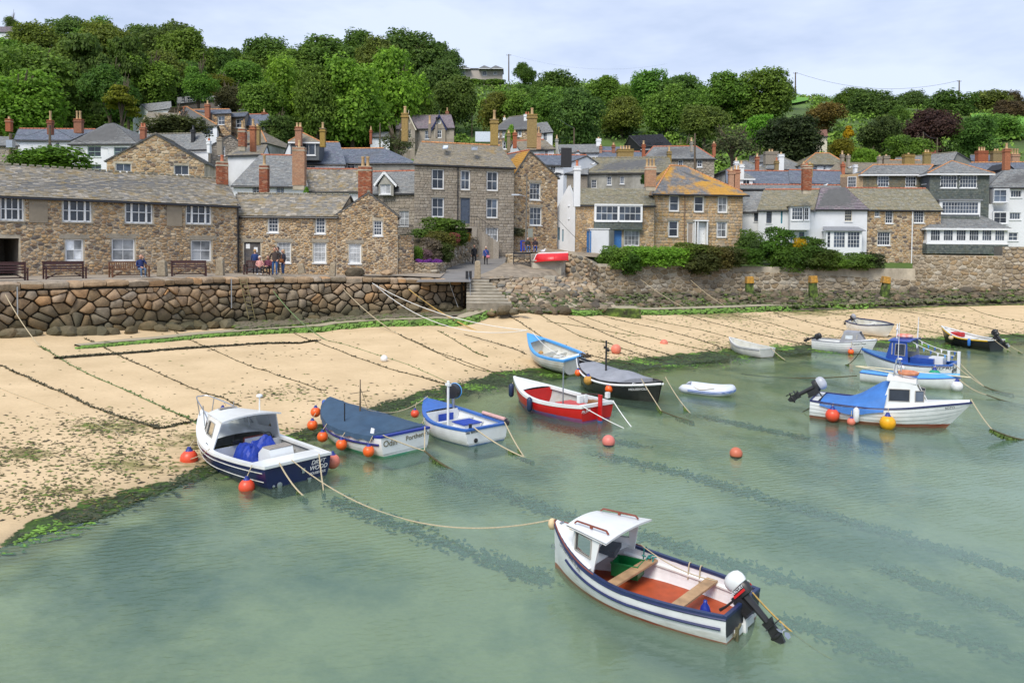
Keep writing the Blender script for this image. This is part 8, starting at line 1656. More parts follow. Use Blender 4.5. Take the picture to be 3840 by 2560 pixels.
for i in range(gx+1):
	for j in range(gy+1):
		u,v=i/gx,j/gy;e=min(1,4*u*(1-u)*1.6)*min(1,4*v*(1-v)*1.6);n_=noise.noise((u*4,v*4,1))*.5+abs(noise.noise((u*7,v*6,5)))*.8;hm_[i,j]=V((b.L*.24+u*1.35,-.62+v*1.30,-.0+e*(.38+.38*n_+.22*sin(u*3.1))))
for i in range(gx):
	for j in range(gy):mb.quad(hm_[i,j],hm_[i+1,j],hm_[i+1,j+1],hm_[i,j+1])
tp=mb.build('tarpaulin',TARPR,None,smooth='full',local=True);tp.location=b.A;tp.rotation_euler=(0,0,b.h);tag(tp,'royal blue tarpaulin heaped in the cockpit of the navy cabin boat','tarpaulin')
b.stern_text('DRIFT',.155,-.56,.36,WHITE,shear=.35);b.stern_text('WOOD',.155,-.56,.22,WHITE,shear=.35);b.stern_text('MOUSEHOLE',.085,-.54,.11,WHITE)
mb=MB();X=b.pt(0,.9).x-.02
for y,z in((-.12,.28),(-.30,.0)):mb.box((X,y,z+.03),(.02,.11,.04));mb.box((X,y,z-.03),(.02,.07,.09))
for y,r_ in((.72,.035),(.56,.075)):mb.lathe([(r_*.6,0),(r_,.0),(r_,.02),(r_*.6,.025)],(X,y,.05),12,rot=Matrix.Rotation(-pi/2,3,'Y'))
b.part('transom_fittings',mb,METAL);DW=b
fender(b,b.L*.70,1.20,.16,.235,BUOYR,'largest red ball fender, on the shoreward side of the navy cabin boat');fender(b,b.L*.08,1.20,.06,.195,BUOYR,'red ball fender near the stern of the navy cabin boat');fender(b,b.L*.06,-1.22,.22,.20,BUOYP,'pale red fender peeping out behind the navy transom');fender(b,b.L*.93,-.35,1.02,.15,BUOYP,'faded orange ball hung inside the bow rail of the navy cabin boat',rope=False)
# ---- 3: covered boat with row of fenders

b=Boat('covered_boat','white boat under a fitted dark navy canvas cover with a row of orange fenders',(1521,1700),(1232,1606),2.15,.54,.86,.62,tr=.80,dr=.4,rake=.35)
b.shell(GELW,ANTIG,zb=.05);b.gunwale(mat('blue_rail',(.02,.04,.28),.4),w_=.12,h=.06);b.stripe(.84,mat('navy_stripe',(.02,.02,.16),.4),.035,t0=.02,t1=.8);b.deck(.86,.99,BLUEP,.05);b.deck(0,.10,BLUEP,.0,n=2,name='aft_deck',dz=-.02);b.transom(GELW,z0=.12)
mb=MB();n,k=24,16;g={}
for i in range(n+1):
	t=lerp(.07,.93,i/n);p=b.pt(t,1);
	for j in range(k+1):
		y=lerp(-1,1,j/k);ridge_=.34*(1-abs(y)**1.5)*min(1,(t-.02)*3)*(1-.35*t);sag=-.28*math.exp(-((t-.22)/.12)**2-((y-.1)/.42)**2);g[i,j]=V((p.x,y*(p.y+.03),p.z+.035+ridge_+sag+.025*noise.noise((t*11,y*3,2))+(.06*sin(t*60)if False else 0)))
for i in range(n):
	for j in range(k):mb.quad(g[i,j],g[i,j+1],g[i+1,j+1],g[i+1,j])
for j,sg in((0,-1),(k,1)):
	for i in range(n):a,c=g[i,j],g[i+1,j];d1,d2=.13+.03*sin(i*1.9),.13+.03*sin((i+1)*1.9);mb.quad(a,c,c+V((0,.03*sg,-d2)),a+V((0,.03*sg,-d1)))
for j in range(k):a,c=g[0,j],g[0,j+1];mb.quad(a,c,c+V((-.04,0,-.12)),a+V((-.04,0,-.12)))
cv=b.part('canvas_cover',mb,TARPD,smooth='full');mb=MB();q=b.pt(.12,1);mb.box((q.x,q.y-.16,q.z+.12),(.16,.02,.16),Matrix.Rotation(.2,3,'X'));b.sub(cv,'label_patch',mb,WHITE,False)
mb=MB();X=b.L*.56;mb.tube([(X,.0,.7),(X,0,1.85)],.028,6,rs=[.035,.015]);mb.tube([(X,-.35,1.45),(X,.35,1.45)],.01,4);mb.tube([(X,0,1.6),(X-.5,.05,.98)],.01,4);b.part('mast',mb,BARK)
mb=MB();mb.tube([(b.L*.5,.72,.7),(b.L*.5,.72,1.25)],.02,5);b.part('stanchion',mb,BLACKP)
b.stern_text('Odin',.24,.55,.33,mat('gold_lettering',(.12,.09,.02),.5));b.stern_text('Portheny\'s',.20,-.42,.40,MATS['gold_lettering'],roll=.06)
for i,(t,y)in enumerate(((.06,1.1),(.35,1.22),(.60,1.22),(.84,.98),(.99,.50))):
	fender(b,b.L*t,y,(.22,.20,.24,.38,.62)[i],.165,mat('orange_vinyl',(.85,.13,.02),.35,var=.06),['orange ball fender nearest the transom lettering of the canvas-covered boat','orange ball fender second from the stern on the canvas-covered boat','orange ball fender in the middle of the canvas-covered boat','orange ball fender second from the bow of the canvas-covered boat','orange ball fender right at the bow of the canvas-covered boat'][i])
OD=b
# ---- 4: open blue-white fishing boat with hauler

b=Boat('fishing_boat','white open fishing boat with blue deck rim, pot hauler drum and white mast',(1826,1661),(1604,1590),1.95,.48,.86,.50,tr=.82,dr=.3,rake=.18)
b.shell(GELW,ANTIB,zb=.03);b.liner(GELW,GELW,.0,t1=.86);b.gunwale(BLUEP,w_=.12,h=.06);b.deck(.74,.99,BLUEP,.05);b.transom(GELW,z0=.08);b.bulk(.74,0,GELW);b.thwart(.58,.36,GELW,.1);b.thwart(.42,.30,GELW,.08)
mb=MB();mb.box((b.L*.73-.05,-.1,.38),(.02,.6,.26));b.part('locker_door',mb,mat('royal_panel',(.01,.05,.36),.45),smooth=False,bev=.005);mb=MB();mb.box((b.L*.34,-.05,.22),(.6,.62,.42));eb=b.part('engine_box',mb,GELW,smooth=False);mb=MB();mb.box((b.L*.34,-.05,.45),(.66,.70,.03));b.sub(eb,'lid',mb,MATS['royal_panel'],False)
mb=MB();X=b.L*.55;mb.tube([(X,.2,.2),(X,.2,1.55)],.04,8);mb.box((X,.2,1.57),(.2,.1,.08));mb.lathe([(.05,0),(.05,.08),(.01,.1)],(X,.2,1.6),8);b.part('mast',mb,GELW)
mb=MB();c=V((b.L*.76,-.5,1.18));ra=Matrix.Rotation(pi/2,3,'X')@Matrix.Rotation(.4,3,'Y');mb.lathe([(.20,-.14),(.24,-.13),(.24,.1),(.12,.12),(.12,.0),(.04,-.02)],c,16,rot=ra);hl=b.part('pot_hauler',mb,BLACKP);mb=MB();mb.tube([c+ra@V((.25*cos(t),.25*sin(t),.11))for t in arc(20,0,6.28)],.018,5);b.sub(hl,'rim',mb,SKYB);mb=MB();mb.tube([c-V((0,0,.2)),c-V((0,0,.62))],.05,7);b.sub(hl,'stand',mb,METAL)
mb=MB();mb.tube([b.pt(.04,1)*1+V((0,0,.1)),b.pt(.45,1)+V((0,0,.08))],.06,8);
for v in range(len(mb.v)):mb.v[v]=(mb.v[v][0],-mb.v[v][1],mb.v[v][2])
b.part('side_roller',mb,mat('pink_foam',(.60,.36,.33),.7));mb=MB();mb.lathe([(.10,-.03),(.12,0),(.10,.03)],(b.pt(0,1).x-.08,-.72,.56),14,rot=Matrix.Rotation(pi/2,3,'X'));mb.lathe([(.05,0),(.05,.12),(.07,.14),(.02,.15)],(.12,.55,.5),8);b.part('stern_roller',mb,BLACKP)
b.stern_text('Sea Biscuit',.12,.58,.40,BLACKP,roll=.03);mb=MB();mb.lathe([(.02,0),(.07,0),(.07,.02),(.05,.03)],(b.pt(0,.9).x-.02,.45,.16),12,rot=Matrix.Rotation(-pi/2,3,'Y'));b.part('exhaust',mb,BLACKP)
fender(b,b.L*.62,1.06,.20,.14,BUOYP,'faded pink ball fender at midships of the blue-rimmed fishing boat');fender(b,b.L*.96,.60,.46,.14,BUOYR,'small red fender at the bow of the blue-rimmed fishing boat');SB=b
# ---- 5: red boat

b=Boat('red_boat','bright red open boat with white gunwale, blue bottom and two long dark fenders',(2236,1578),(1946,1502),2.15,.50,.88,.58,tr=.70,dr=.35,rake=.35,srake=.08)
b.shell(REDP,ANTIB,zb=.15);b.liner(GREYIN,GREYIN,.05,t1=.84);b.gunwale(GELW,w_=.15,h=.10);b.deck(.74,.99,GELW,.06);b.transom(REDP,z0=.07);b.bulk(.74,0,REDP,'red_bulkhead')
mb=MB();mb.box((b.L*.32,-.1,.36),(.95,.75,.05));mb.box((b.L*.32,-.1,.2),(.85,.65,.3));b.part('engine_hatch',mb,mat('red_hatch',(.55,.06,.05),.5),smooth=False)
mb=MB();X=b.pt(0,1).x;mb.box((X-.13,0,.42),(.16,.07,1.05));rd=b.part('rudder',mb,REDP,smooth=False,bev=.01);mb=MB();mb.box((X-.13,0,-.08),(.17,.075,.26));b.sub(rd,'rudder_foot',mb,ANTIB,False);mb=MB();mb.bar((X-.1,0,.95),(X+.7,.1,.86),.04,.04);b.sub(rd,'tiller',mb,DARKWOOD,False)
mb=MB();mb.tube([(b.L*.26,.55,.3),(b.L*.26,.55,1.8)],.025,6);b.part('mast',mb,METAL);mb=MB();mb.box((b.L*.08,.45,.75),(.14,.2,.25));mb.box((b.L*.02,-.62,.82),(.14,.14,.2));mb.box((b.L*.08,.2,.75),(.1,.14,.28));b.part('stern_posts',mb,GELW,smooth=False,bev=.01)
mb=MB();mb.box((b.L*.15,-.55,.42),(.5,.3,.22));b.part('fish_box',mb,mat('tan_box',(.25,.12,.04),.6),smooth=False)
b.stern_text('My Josh',.13,.55,.38,WHITE,shear=.4,roll=.1);fd=mat('navy_vinyl',(.015,.03,.08),.4)
fender(b,b.L*.93,.62,.52,.10,fd,'long dark fender at the bow of the red boat','long');fender(b,b.L*.52,1.16,.34,.10,fd,'long dark fender halfway along the red boat','long');RB=b
# ---- 6: beached white boat with light blue rim

b=Boat('rowing_boat','white open boat with light blue rim lying on the sand behind the red boat',(2155,1402),(1992,1345),2.1,.48,.96,.50,tr=.72,dr=.28,rake=.35,z='g',roll=rad(-6))
b.shell(GELD,GELD,zb=-9,clink=5);b.liner(GELD,GELD,.0,t1=.86);b.gunwale(SKYB,w_=.13,h=.09);b.deck(.82,.99,SKYB,.04);b.thwart(.12,.42,GELW,.4,name='stern_seat')
for t in(.3,.5,.66):b.bulk(t,0,GELD,'frame',z1=b.zb+.26)
mb=MB();mb.box((b.L*.35,.1,b.zb+.2),(.4,.3,.3),Matrix.Rotation(.5,3,'Z'));mb.box((b.L*.22,-.2,b.zb+.28),(.3,.45,.04),Matrix.Rotation(.6,3,'Y'));b.part('loose_boards',mb,GELD,smooth=False)
q=b.w(b.L*.74,.1,b.zb+.22);mb=MB();mb.ball(q,.13,10);tag(mb.build('float',mat('tan_float',(.45,.25,.08),.6),loc=q),'tan float lying inside the bow of the beached light-blue-rimmed boat','float');WB=b
# ---- 7: black double ender

b=Boat('black_gig','black double-ended boat with white rope rim, grey canvas cover and black mast',(2466,1508),(2180,1434),2.2,.72,1.25,1.0,de=True,dr=.4,rake=.35,srake=.35)
b.bs=lambda t,b=b:b.B/2*max(.03,1-((t-.46)/.54 if t>.46 else(.46-t)/.46)**2.6)
b.zs=lambda t,b=b:.60+(.50*((t-.45)/.55)**2 if t>.45 else .24*((.45-t)/.45)**2)
b.shell(HBLACK,HBLACK,zb=-9);b.liner(GREYIN,GREYIN,.2,t0=.06,t1=.9);b.gunwale(HBLACK,w_=.09,h=.05,t0=.0);b.stripe(.985,WHITE,.05,t0=0,t1=1,name='rope_rim',dz=-.06)
mb=MB();n,k=22,12;g={}
for i in range(n+1):
	t=lerp(.27,.88,i/n);p=b.pt(t,1)
	for j in range(k+1):y=lerp(-1,1,j/k);g[i,j]=V((p.x,y*(p.y-.05),p.z+.03+.30*(1-abs(y)**1.6)*(.6+.5*math.exp(-((t-.42)/.1)**2))*min(1,(t-.2)*5)*min(1,(.95-t)*4)+.02*noise.noise((t*12,y*4,1))))
for i in range(n):
	for j in range(k):mb.quad(g[i,j],g[i,j+1],g[i+1,j+1],g[i+1,j])
for j in range(k):a,c=g[0,j],g[0,j+1];mb.quad(a,c,c+V((-.05,0,-.25)),a+V((-.05,0,-.25)))
b.part('canvas_cover',mb,TARPG,smooth='full');mb=MB();X=b.L*.60;mb.tube([(X,.2,.6),(X,.2,2.1)],.04,7);mb.box((X-.1,.2,1.7),(.14,.08,.12));mb.box((X+.08,.2,1.8),(.1,.08,.1));b.part('mast',mb,BLACKP)
mb=MB();rn=random.Random(4)
for i in range(14):mb.tube([(b.L*rn.uniform(.88,1.0),rn.uniform(-.15,.15),1.15+rn.uniform(0,.2))for _ in range(4)],.02,4)
b.part('bow_gear',mb,mat('rusty_gear',(.10,.075,.05),.8));b.side_text('Pinch',.24,.12,.90,1,WHITE,shear=.4);b.side_text('MOUSEHOLE',.13,.115,.80,1,WHITE)
ORV=mat('orange_vinyl',(.85,.13,.02))
fender(b,b.L*.83,.80,.62,.155,ORV,'orange fender nearest the bow of the black boat');fender(b,b.L*.60,1.12,.50,.20,mat('weathered_ochre_float',(.50,.26,.05),.7,var=.3,scale=9),'weathered ochre-brown fender in the middle of the black boat');fender(b,b.L*.34,1.06,.34,.165,ORV,'orange fender towards the lettered stern of the black boat');BK=b
# ---- 8: small white tender

b=Boat('dinghy','small plain white dinghy with thin dark rubbing line at the water\'s edge',(2876,1340),(2744,1316),1.5,.50,.80,.50,tr=.72,dr=.2,rake=.25,srake=.1)
b.shell(GELD,mat('green_slime',(.10,.10,.03),.8),zb=.02);b.liner(GELD,GELD,.05,t1=.94);b.gunwale(GELW,w_=.04,h=.04);b.stripe(.96,GREYP,.025,dz=-.04);b.thwart(.4,.34,GELD,.2);TD=b
# ---- 9: inflatable

q0,q1=G(2585,1470,0),G(2730,1485,0);root=empty('inflatable_dinghy',(q0+q1)/2+V((0,0,0)),'pale grey inflatable dinghy with twin blue lines','inflatable dinghy');ct=(q0+q1)/2;h=atan2((q1-q0).y,(q1-q0).x)-.02;root.rotation_euler=(0,0,h);Lh=.82
def ipt(sg,i,n=16):pass
GI=mat('inflatable_fabric',(.62,.66,.74),.45,var=.04);pth=[V((-Lh-.3,.42,.2)),V((-Lh,.42,.2)),V((0,.43,.18)),V((Lh*.6,.41,.2)),V((Lh,.28,.26)),V((Lh*1.12,0,.29)),V((Lh,-.28,.26)),V((Lh*.6,-.41,.2)),V((0,-.43,.18)),V((-Lh,-.42,.2)),V((-Lh-.3,-.42,.2))]
cp=catmull(pth,5);n=len(cp);mb=MB();mb.tube(cp,.19,12,rs=[.19 if 5<i<n-6 else[.03,.08,.12,.16,.18,.19][min(i,n-1-i)]for i in range(n)]);q=mb.build('tube',GI,None,smooth='full',local=True);q.parent=root
for dz in(-.02,.03):mb=MB();mb.tube([p+V((p.x*.0,0,dz-.02))+V(((.192 if abs(p.y)<.2 else .13 if p.x>Lh*.8 else 0),(.19 if p.y>0 else-.19)if abs(p.y)>.2 else 0,0))for p in cp[6:-6]],.012,4);q=mb.build('blue_line',BLUEP,None,local=True);q.parent=root
mb=MB();mb.box((0,0,.1),(2*Lh,.7,.03));q=mb.build('floor',GI,None,local=True);q.parent=root;mb=MB();mb.box((-Lh-.02,0,.24),(.04,.66,.3));q=mb.build('transom',GREYP,None,local=True);q.parent=root;mb=MB();mb.tube(catmull([V((-.45,-.55,.34)),V((-.15,-.62,.26)),V((.25,-.58,.33)),V((.4,-.54,.36))],5),.015,4);q=mb.build('grab_line',ROPEM,None,local=True);q.parent=root
root.rotation_euler=(0,0,h)
# ---- 10: white clinker cruiser with blue canvas

b=Boat('cabin_cruiser','white lapstrake cabin boat with blue canvas over the stern and large outboard',(3050,1549),(3548,1604),2.25,.60,.95,.64,tr=.86,dr=.35,rake=.75,srake=-.05)
b.shell(GELW,ANTIR,zb=.10,clink=6,slope=.012);b.gunwale(mat('navy_gun',(.03,.035,.12),.4),w_=.06,h=.06);b.deck(.55,.99,GELW,.08);b.deck(0,.06,GELW,.0,n=2,name='aft_deck');b.stripe(.985,NAVY,.02,dz=.0,name='blue_rail')
xc0,xc1=b.L*.545,b.L*.865;zr=1.58;yf=lambda x,z:max(.2,b.pt(min(.97,x/b.L),1).y-.16-(z-.7)*.20)
for sd_ in(1,-1):cabin_side(b,[(xc0-.02,b.zs(.55)),(xc1,b.zs(.86)),(xc1-.36,zr-.10),(xc0+.26,zr)],[(xc0+.22,.88,xc0+.84,1.28),(xc0+1.0,.88,xc0+1.26,1.24)],side=sd_,yfun=yf,gl=GLASS)
mb=MB();y0,y1=yf(xc1,.9),yf(xc1-.36,zr);f=[V((xc1,y0,b.zs(.86))),V((xc1,-y0,b.zs(.86))),V((xc1-.36,-y1,zr-.10)),V((xc1-.36,y1,zr-.10))];g=frame_quad(mb,f,.25,-.03);o=b.part('windscreen',mb,GELW,smooth=False);m2=MB();m2.quad(*[q-V((.015,0,0))for q in g]);b.sub(o,'pane',m2,GLASS,False)
roofpart(b,xc0+.14,xc1-.34,yf(xc0+.2,zr)+.03,yf(xc1-.4,zr)+.03,zr+.01,zr-.08,.10,GELW)
mb=MB();n,k=16,12;g={}
for i in range(n+1):
	t=lerp(.08,.56,i/n);p=b.pt(t,1);top=lerp(.12,zr-b.zs(.55)-.02,max(0,(i/n-.35)/.65)**1.3)
	for j in range(k+1):y=lerp(-1,1,j/k);fx=xc0+.2+(0)if i==n else p.x;g[i,j]=V((lerp(p.x,xc0+.24,(1-abs(y)**3)if i==n else 0),y*(p.y+.04)*(1-.18*(1-abs(y))*(i/n)),p.z-.06+(top)*(1-abs(y)**2.2)**.7+.03*noise.noise((t*10,y*3,4))))
for i in range(n):
	for j in range(k):mb.quad(g[i,j],g[i,j+1],g[i+1,j+1],g[i+1,j])
for j,sg in((0,-1),(k,1)):
	for i in range(n):a,c=g[i,j],g[i+1,j];d1=lambda q:.05+.16*sin(min(1,q/n)*pi)**2;mb.quad(a,c,c+V((0,.02*sg,-d1(i+1))),a+V((0,.02*sg,-d1(i))))
b.part('canvas_cover',mb,TARPB,smooth='full')
ot,T=outboard(b,b.pt(0,1).x-.10,.0,.88,sc=1.2,tilt=1.0,cowl=mat('silver_cowl',(.45,.47,.52),.3),up=False)
mb=MB();[mb.tube([(xc0+.3,y,zr),(xc0+.38,y*.8,zr+.62)],.02,5)for y in(.3,-.3)];mb.tube([(xc0+.38,-.25,zr+.62),(xc0+.38,.25,zr+.62)],.02,5);[mb.tube([(xc0+.6,y,zr),(xc0+.46,y*.8,zr+.62)],.015,5)for y in(.3,-.3)];b.part('light_frame',mb,METAL)
mb=MB();mb.box((xc0+.35,0,zr+.3),(.1,.34,.22));b.part('speaker_box',mb,GELW);mb=MB();mb.tube([(xc0+.42,.05,zr+.6),(xc0+.44,.05,zr+1.9)],.012,5);mb.ball((xc0+.5,-.1,zr+.66),.07,8,sc=(1,1,.5));b.part('aerial',mb,WHITE)
lb=b.w(xc0+.75,-.05,zr+.19);q=empty('lifebuoy',lb,'faded orange lifebuoy lying on the cabin roof of the white lapstrake boat','lifebuoy');mb=MB();mb.tube([lb+V((.27*cos(t),.27*sin(t),0))for t in arc(25,0,6.28)],.065,8,cap=False);mb.build('ring',mat('faded_orange',(.55,.22,.12),.7,var=.2),q,smooth='full')
b.side_text('SOTO',.12,.93,.90,-1,BLACKP)
fender(b,b.L*.19,-1.16,.24,.235,BUOYR,'large red ball fender on the white lapstrake boat under the blue canvas');fender(b,b.L*.335,-1.24,.10,.14,BUOYP,'small faded pink fender touching the water beside the long white one');fender(b,b.L*.37,-1.2,.34,.10,mat('white_vinyl',(.72,.73,.74),.4),'long white fender on the white lapstrake boat','long');fender(b,b.L*.60,-1.22,.20,.255,mat('yellow_vinyl',(.80,.38,.005),.4,var=.1),'big yellow ball fender on the white lapstrake boat');ST=b
# ---- 11: sailing dinghy with oars

b=Boat('sailing_dinghy','light blue decked sailing dinghy with long pale spars laid along it',(3232,1424),(3592,1462),1.6,.42,.55,.40,tr=.5,dr=.15,rake=.1)
b.shell(GELW,GELD,zb=.0);b.gunwale(BLUEP,w_=.05,h=.04);b.deck(0,.42,SKYB,.05,name='aft_deck');b.deck(.62,.99,SKYB,.16);b.liner(mat('varnished_inside',(.22,.12,.07),.5),DARKWOOD,.1,t0=.4,t1=.64)
b.deck(.40,.64,BLUEP,.0,name='side_deck',dz=-.06)
for(a,c)in(((-.2,.1,.60),(b.L+.5,-.2,.62)),((-.3,.12,.58),(b.L*.45,-.5,.50)),((0,.5,.52),(b.L*.5,.55,.55))):mb=MB();mb.tube([a,c],.035,6);b.part('spar',mb,mat('pale_spar',(.62,.55,.36),.5))
q=fender(b,b.L*1.0,-.30,.20,.24,MATS['white_vinyl'],'round white buoy floating at the bow of the light blue sailing dinghy',rope=False,name='white_buoy');SD=b
# ---- 12: blue wheelhouse boat

b=Boat('wheelhouse_boat','white boat with open-backed deep blue wheelhouse and strings of bunting',(3583,1420),(3256,1385),2.35,.64,1.0,.72,tr=.70,dr=.4,rake=.35)
b.shell(GELW,mat('brown_waterline',(.16,.08,.05),.8),zb=.04);b.liner(BLUEP,GREYIN,.1,t1=.84);b.gunwale(BLUEP,w_=.14,h=.08);b.deck(.70,.99,mat('deep_blue_deck',(.03,.15,.36),.5,dirt=((.1,.2,.3),.5)),.07);b.transom(GELW,z0=.08);b.stripe(.98,NAVY,.03,dz=-.03)
xc0,xc1=b.L*.46,b.L*.74;zr=1.66;yf=lambda x,z:max(.3,b.pt(min(.97,x/b.L),1).y-.14-(z-.8)*.12)
for sd_ in(1,-1):cabin_side(b,[(xc0,b.zs(.46)),(xc1,b.zs(.74)),(xc1-.22,zr),(xc0+.1,zr)],[(xc0+.16,.98,xc0+.62,1.52),(xc0+.76,.98,xc1-.30,1.52)],side=sd_,yfun=yf,mats_=mat('wheelhouse_blue',(.02,.07,.33),.4)if sd_>0 else mat('wheelhouse_grey',(.30,.32,.35),.5))
mb=MB();y0,y1=yf(xc1,.9),yf(xc1-.22,zr);f=[V((xc1,y0,b.zs(.74))),V((xc1,-y0,b.zs(.74))),V((xc1-.22,-y1,zr)),V((xc1-.22,y1,zr))];g=frame_quad(mb,f,.22,-.03);o=b.part('windscreen',mb,MATS['wheelhouse_blue'],smooth=False);m2=MB();m2.quad(*[q-V((.015,0,0))for q in g]);b.sub(o,'pane',m2,CLEARG,False)
roofpart(b,xc0-.05,xc1-.12,yf(xc0,zr)+.08,yf(xc1-.2,zr)+.05,zr+.02,zr-.02,.06,MATS['wheelhouse_blue'])
lb=b.w(xc0+.45,0,zr+.17);q=empty('lifebuoy',lb,'red and white lifebuoy on the blue wheelhouse roof','lifebuoy');RWB=mat('red_white_ring',(.70,.18,.12),.6,dirt=((.75,.72,.68),.95),scale=4)
mb=MB();mb.tube([lb+V((.30*cos(t),.30*sin(t),0))for t in arc(25,0,6.28)],.075,8,cap=False);mb.build('ring',RWB,q,smooth='full')
mb=MB();mb.tube([(xc1-.35,.2,zr),(xc1-.35,.2,zr+.75)],.05,7,rs=[.05,.03]);mb.box((xc1-.35,.2,zr+.5),(.06,.3,.04));b.part('light_post',mb,WHITE);mb=MB();mb.tube([(xc0+.0,-.5,zr),(xc0-.03,-.5,zr+1.1)],.03,6,rs=[.035,.012]);b.part('aerial',mb,WHITE)
mb=MB();X=b.pt(0,1).x;mb.box((X-.12,0,.55),(.12,.12,1.5));b.part('rudder_post',mb,GELW,smooth=False);mb=MB();mb.box((X+.3,0,1.05),(.1,.1,.5));mb.box((b.L*.2,0,.75),(.6,.7,.4));b.part('stern_posts',mb,GELW,smooth=False);mb=MB();mb.box((b.L*.34,0,.72),(1.0,1.2,.35));b.part('engine_box',mb,MATS['wheelhouse_blue'],smooth=False)
LT=mat('dark_lettering',(.06,.07,.07),.6);b.side_text('MIZPAH',.26,.085,.88,1,LT);b.stern_text('MIZPAH',.24,.42,.36,LT,roll=.05);b.stern_text('MIZPAH',.24,-.50,.42,LT,roll=.05)
for k,(a,c)in enumerate((((xc0,.4,zr-.05),(X,.3,1.1)),((xc0,-.55,zr),(X,-.2,1.25)))):
	a,c=b.w(*a),b.w(*c);pts=[lerp(a,c,i/12)-V((0,0,.5*(i/12)*(1-i/12)))for i in range(13)];root=empty('bunting',a,('nearer' if k==0 else 'farther')+' string of small blue and white bunting from the blue wheelhouse to the stern','bunting');mb=MB();mb.tube(pts,.015,4);mb.build('line',ROPEW,root)
	for i in range(1,12,2):mb=MB();p=pts[i];q=pts[i+1];mb.add([p,lerp(p,q,.7),lerp(p,q,.35)-V((0,0,.22))],[(0,1,2)]);mb.build('pennant',[SKYB,WHITE,BLUEP][i%3],root)
fender(b,b.L*.52,1.26,.42,.16,MATS['white_vinyl'],'white fender on the side of the blue wheelhouse boat');fender(b,b.L*.16,1.16,.24,.27,mat('green_vinyl',(.02,.30,.16),.5,var=.15),'green ball fender beside the painted name of the blue wheelhouse boat');MZ=b
# ---- 13: small white launch with grey canopy

b=Boat('canopy_launch','small white lapstrake launch with grey folding canopy and black outboard',(3058,1308),(3262,1327),1.7,.60,.85,.60,tr=.8,dr=.2,rake=.4)
b.shell(GELW,GELD,zb=-.05,clink=5);b.liner(GELW,GREYIN,.15,t1=.6);b.gunwale(GREYP,w_=.06,h=.05);b.deck(.60,.99,GELW,.05);b.thwart(.34,.45,GELW,.2)
xc0,xc1=b.L*.56,b.L*.92;zr=1.22;yf=lambda x,z:max(.15,b.pt(min(.97,x/b.L),1).y-.10-(z-.6)*.25)
for sd_ in(1,-1):cabin_side(b,[(xc0-.12,b.zs(.56)),(xc1,b.zs(.9)),(xc1-.30,zr),(xc0+.08,zr)],[(xc0+.16,.82,xc0+.55,1.08),(xc0+.72,.82,xc1-.36,1.08)],side=sd_,yfun=yf,mats_=TARPG,gl=mat('milky_screen',(.55,.60,.64),.3),name='canopy_side')
roofpart(b,xc0+.05,xc1-.28,yf(xc0+.1,zr)+.01,yf(xc1-.3,zr)+.01,zr,zr,.06,TARPG,'canopy');outboard(b,b.pt(0,1).x-.05,0,.68,sc=.9,tilt=1.2,cowl=BLACKP,up=False);b.side_text('Tunnel Days',.15,.82,.86,-1,LT)
fender(b,b.L*.74,-.78,.12,.17,ORV,'small orange fender on the white launch with grey canopy');CL=b
# ---- 14: white dinghy with outboard on the sand

b=Boat('dinghy','white dinghy with navy rim and cocked grey outboard, highest up the sand',(3196,1246),(3318,1266),1.7,.62,.75,.66,tr=.72,dr=.25,rake=.45,z='g',roll=rad(8),Ls=1.12)
b.shell(GELW,GELD,zb=-.2);b.liner(GELD,GELD,.1,t1=.9);b.gunwale(NAVY,w_=.06,h=.06);b.thwart(.4,.4,GELD);outboard(b,b.pt(0,1).x-.05,0,.95,sc=.95,tilt=.9,cowl=GREYP,up=True);D2=b
# ---- 15: yellow and black boat

b=Boat('yellow_black_boat','black-hulled boat with yellow stripe, white interior and red bag in the bow',(3738,1310),(3546,1284),1.9,.55,1.05,.58,tr=.72,dr=.25,rake=.35)
b.shell(HBLACK,ANTIK,zb=-.1);b.liner(GELW,GREYIN,.15,t1=.92);b.gunwale(GELW,w_=.09,h=.06);b.stripe(.955,YELP,.05,dz=0,name='yellow_stripe');b.thwart(.3,.42,GELW);b.thwart(.56,.45,GELW)
mb=MB();mb.box((b.L*.76,0,.62),(.7,.55,.3),Matrix.Rotation(.2,3,'Z'));tg=mb.build('kit_bag',mat('red_bag',(.45,.02,.02),.6),None,local=True,bev=.06);tg.location=b.A;tg.rotation_euler=(0,0,b.h);tag(tg,'red bag lying in the bow of the yellow-striped black boat','bag');outboard(b,b.pt(0,1).x-.05,0,.75,sc=1.1,tilt=.8,cowl=BLACKP)
fender(b,b.L*.66,1.0,.48,.15,MATS['cream_fender'],'cream fender on the yellow-striped black boat','ball');fender(b,b.L*.30,1.02,.34,.09,mat('sky_vinyl',(.03,.16,.5),.4),'small blue fender on the yellow-striped black boat','long');YB=b
# ---- 16: upturned red dinghy

p=P(2050,978,64.4);b=Boat('upturned_dinghy','upturned red dinghy with white keel strip lying on the concrete plinth',(2240,1500),(2400,1500),1.25,.0,.10,.02,tr=.6,dr=.55,rake=.1,srake=.0)
b.shell(mat('bright_red_paint',(.62,.02,.025),.35),GELD,zb=-.50);b.gunwale(REDP,w_=.05,h=.05);mb=MB();mb.tube([b.pt(t,0)for t in arc(14,0,1)],.035,6);b.part('keel_strip',mb,WHITE)
Lr=3.6*1.0;sc_=(P(2132,1000,64.4)-P(2004,1000,64.4)).length/b.L;b.root.scale=(sc_,sc_*1.15,1.15);b.root.location=P(2130,978,64.5)+V((0,-.25,.22));b.root.rotation_euler=(pi,.04,pi-.05);b.root.location.z=zt_p=zat(2050,981,63.8)+.16
mb=MB();q=P(2036,946,64.4);mb.ball(q,.14,8);
# ---- loose floats on water and sand

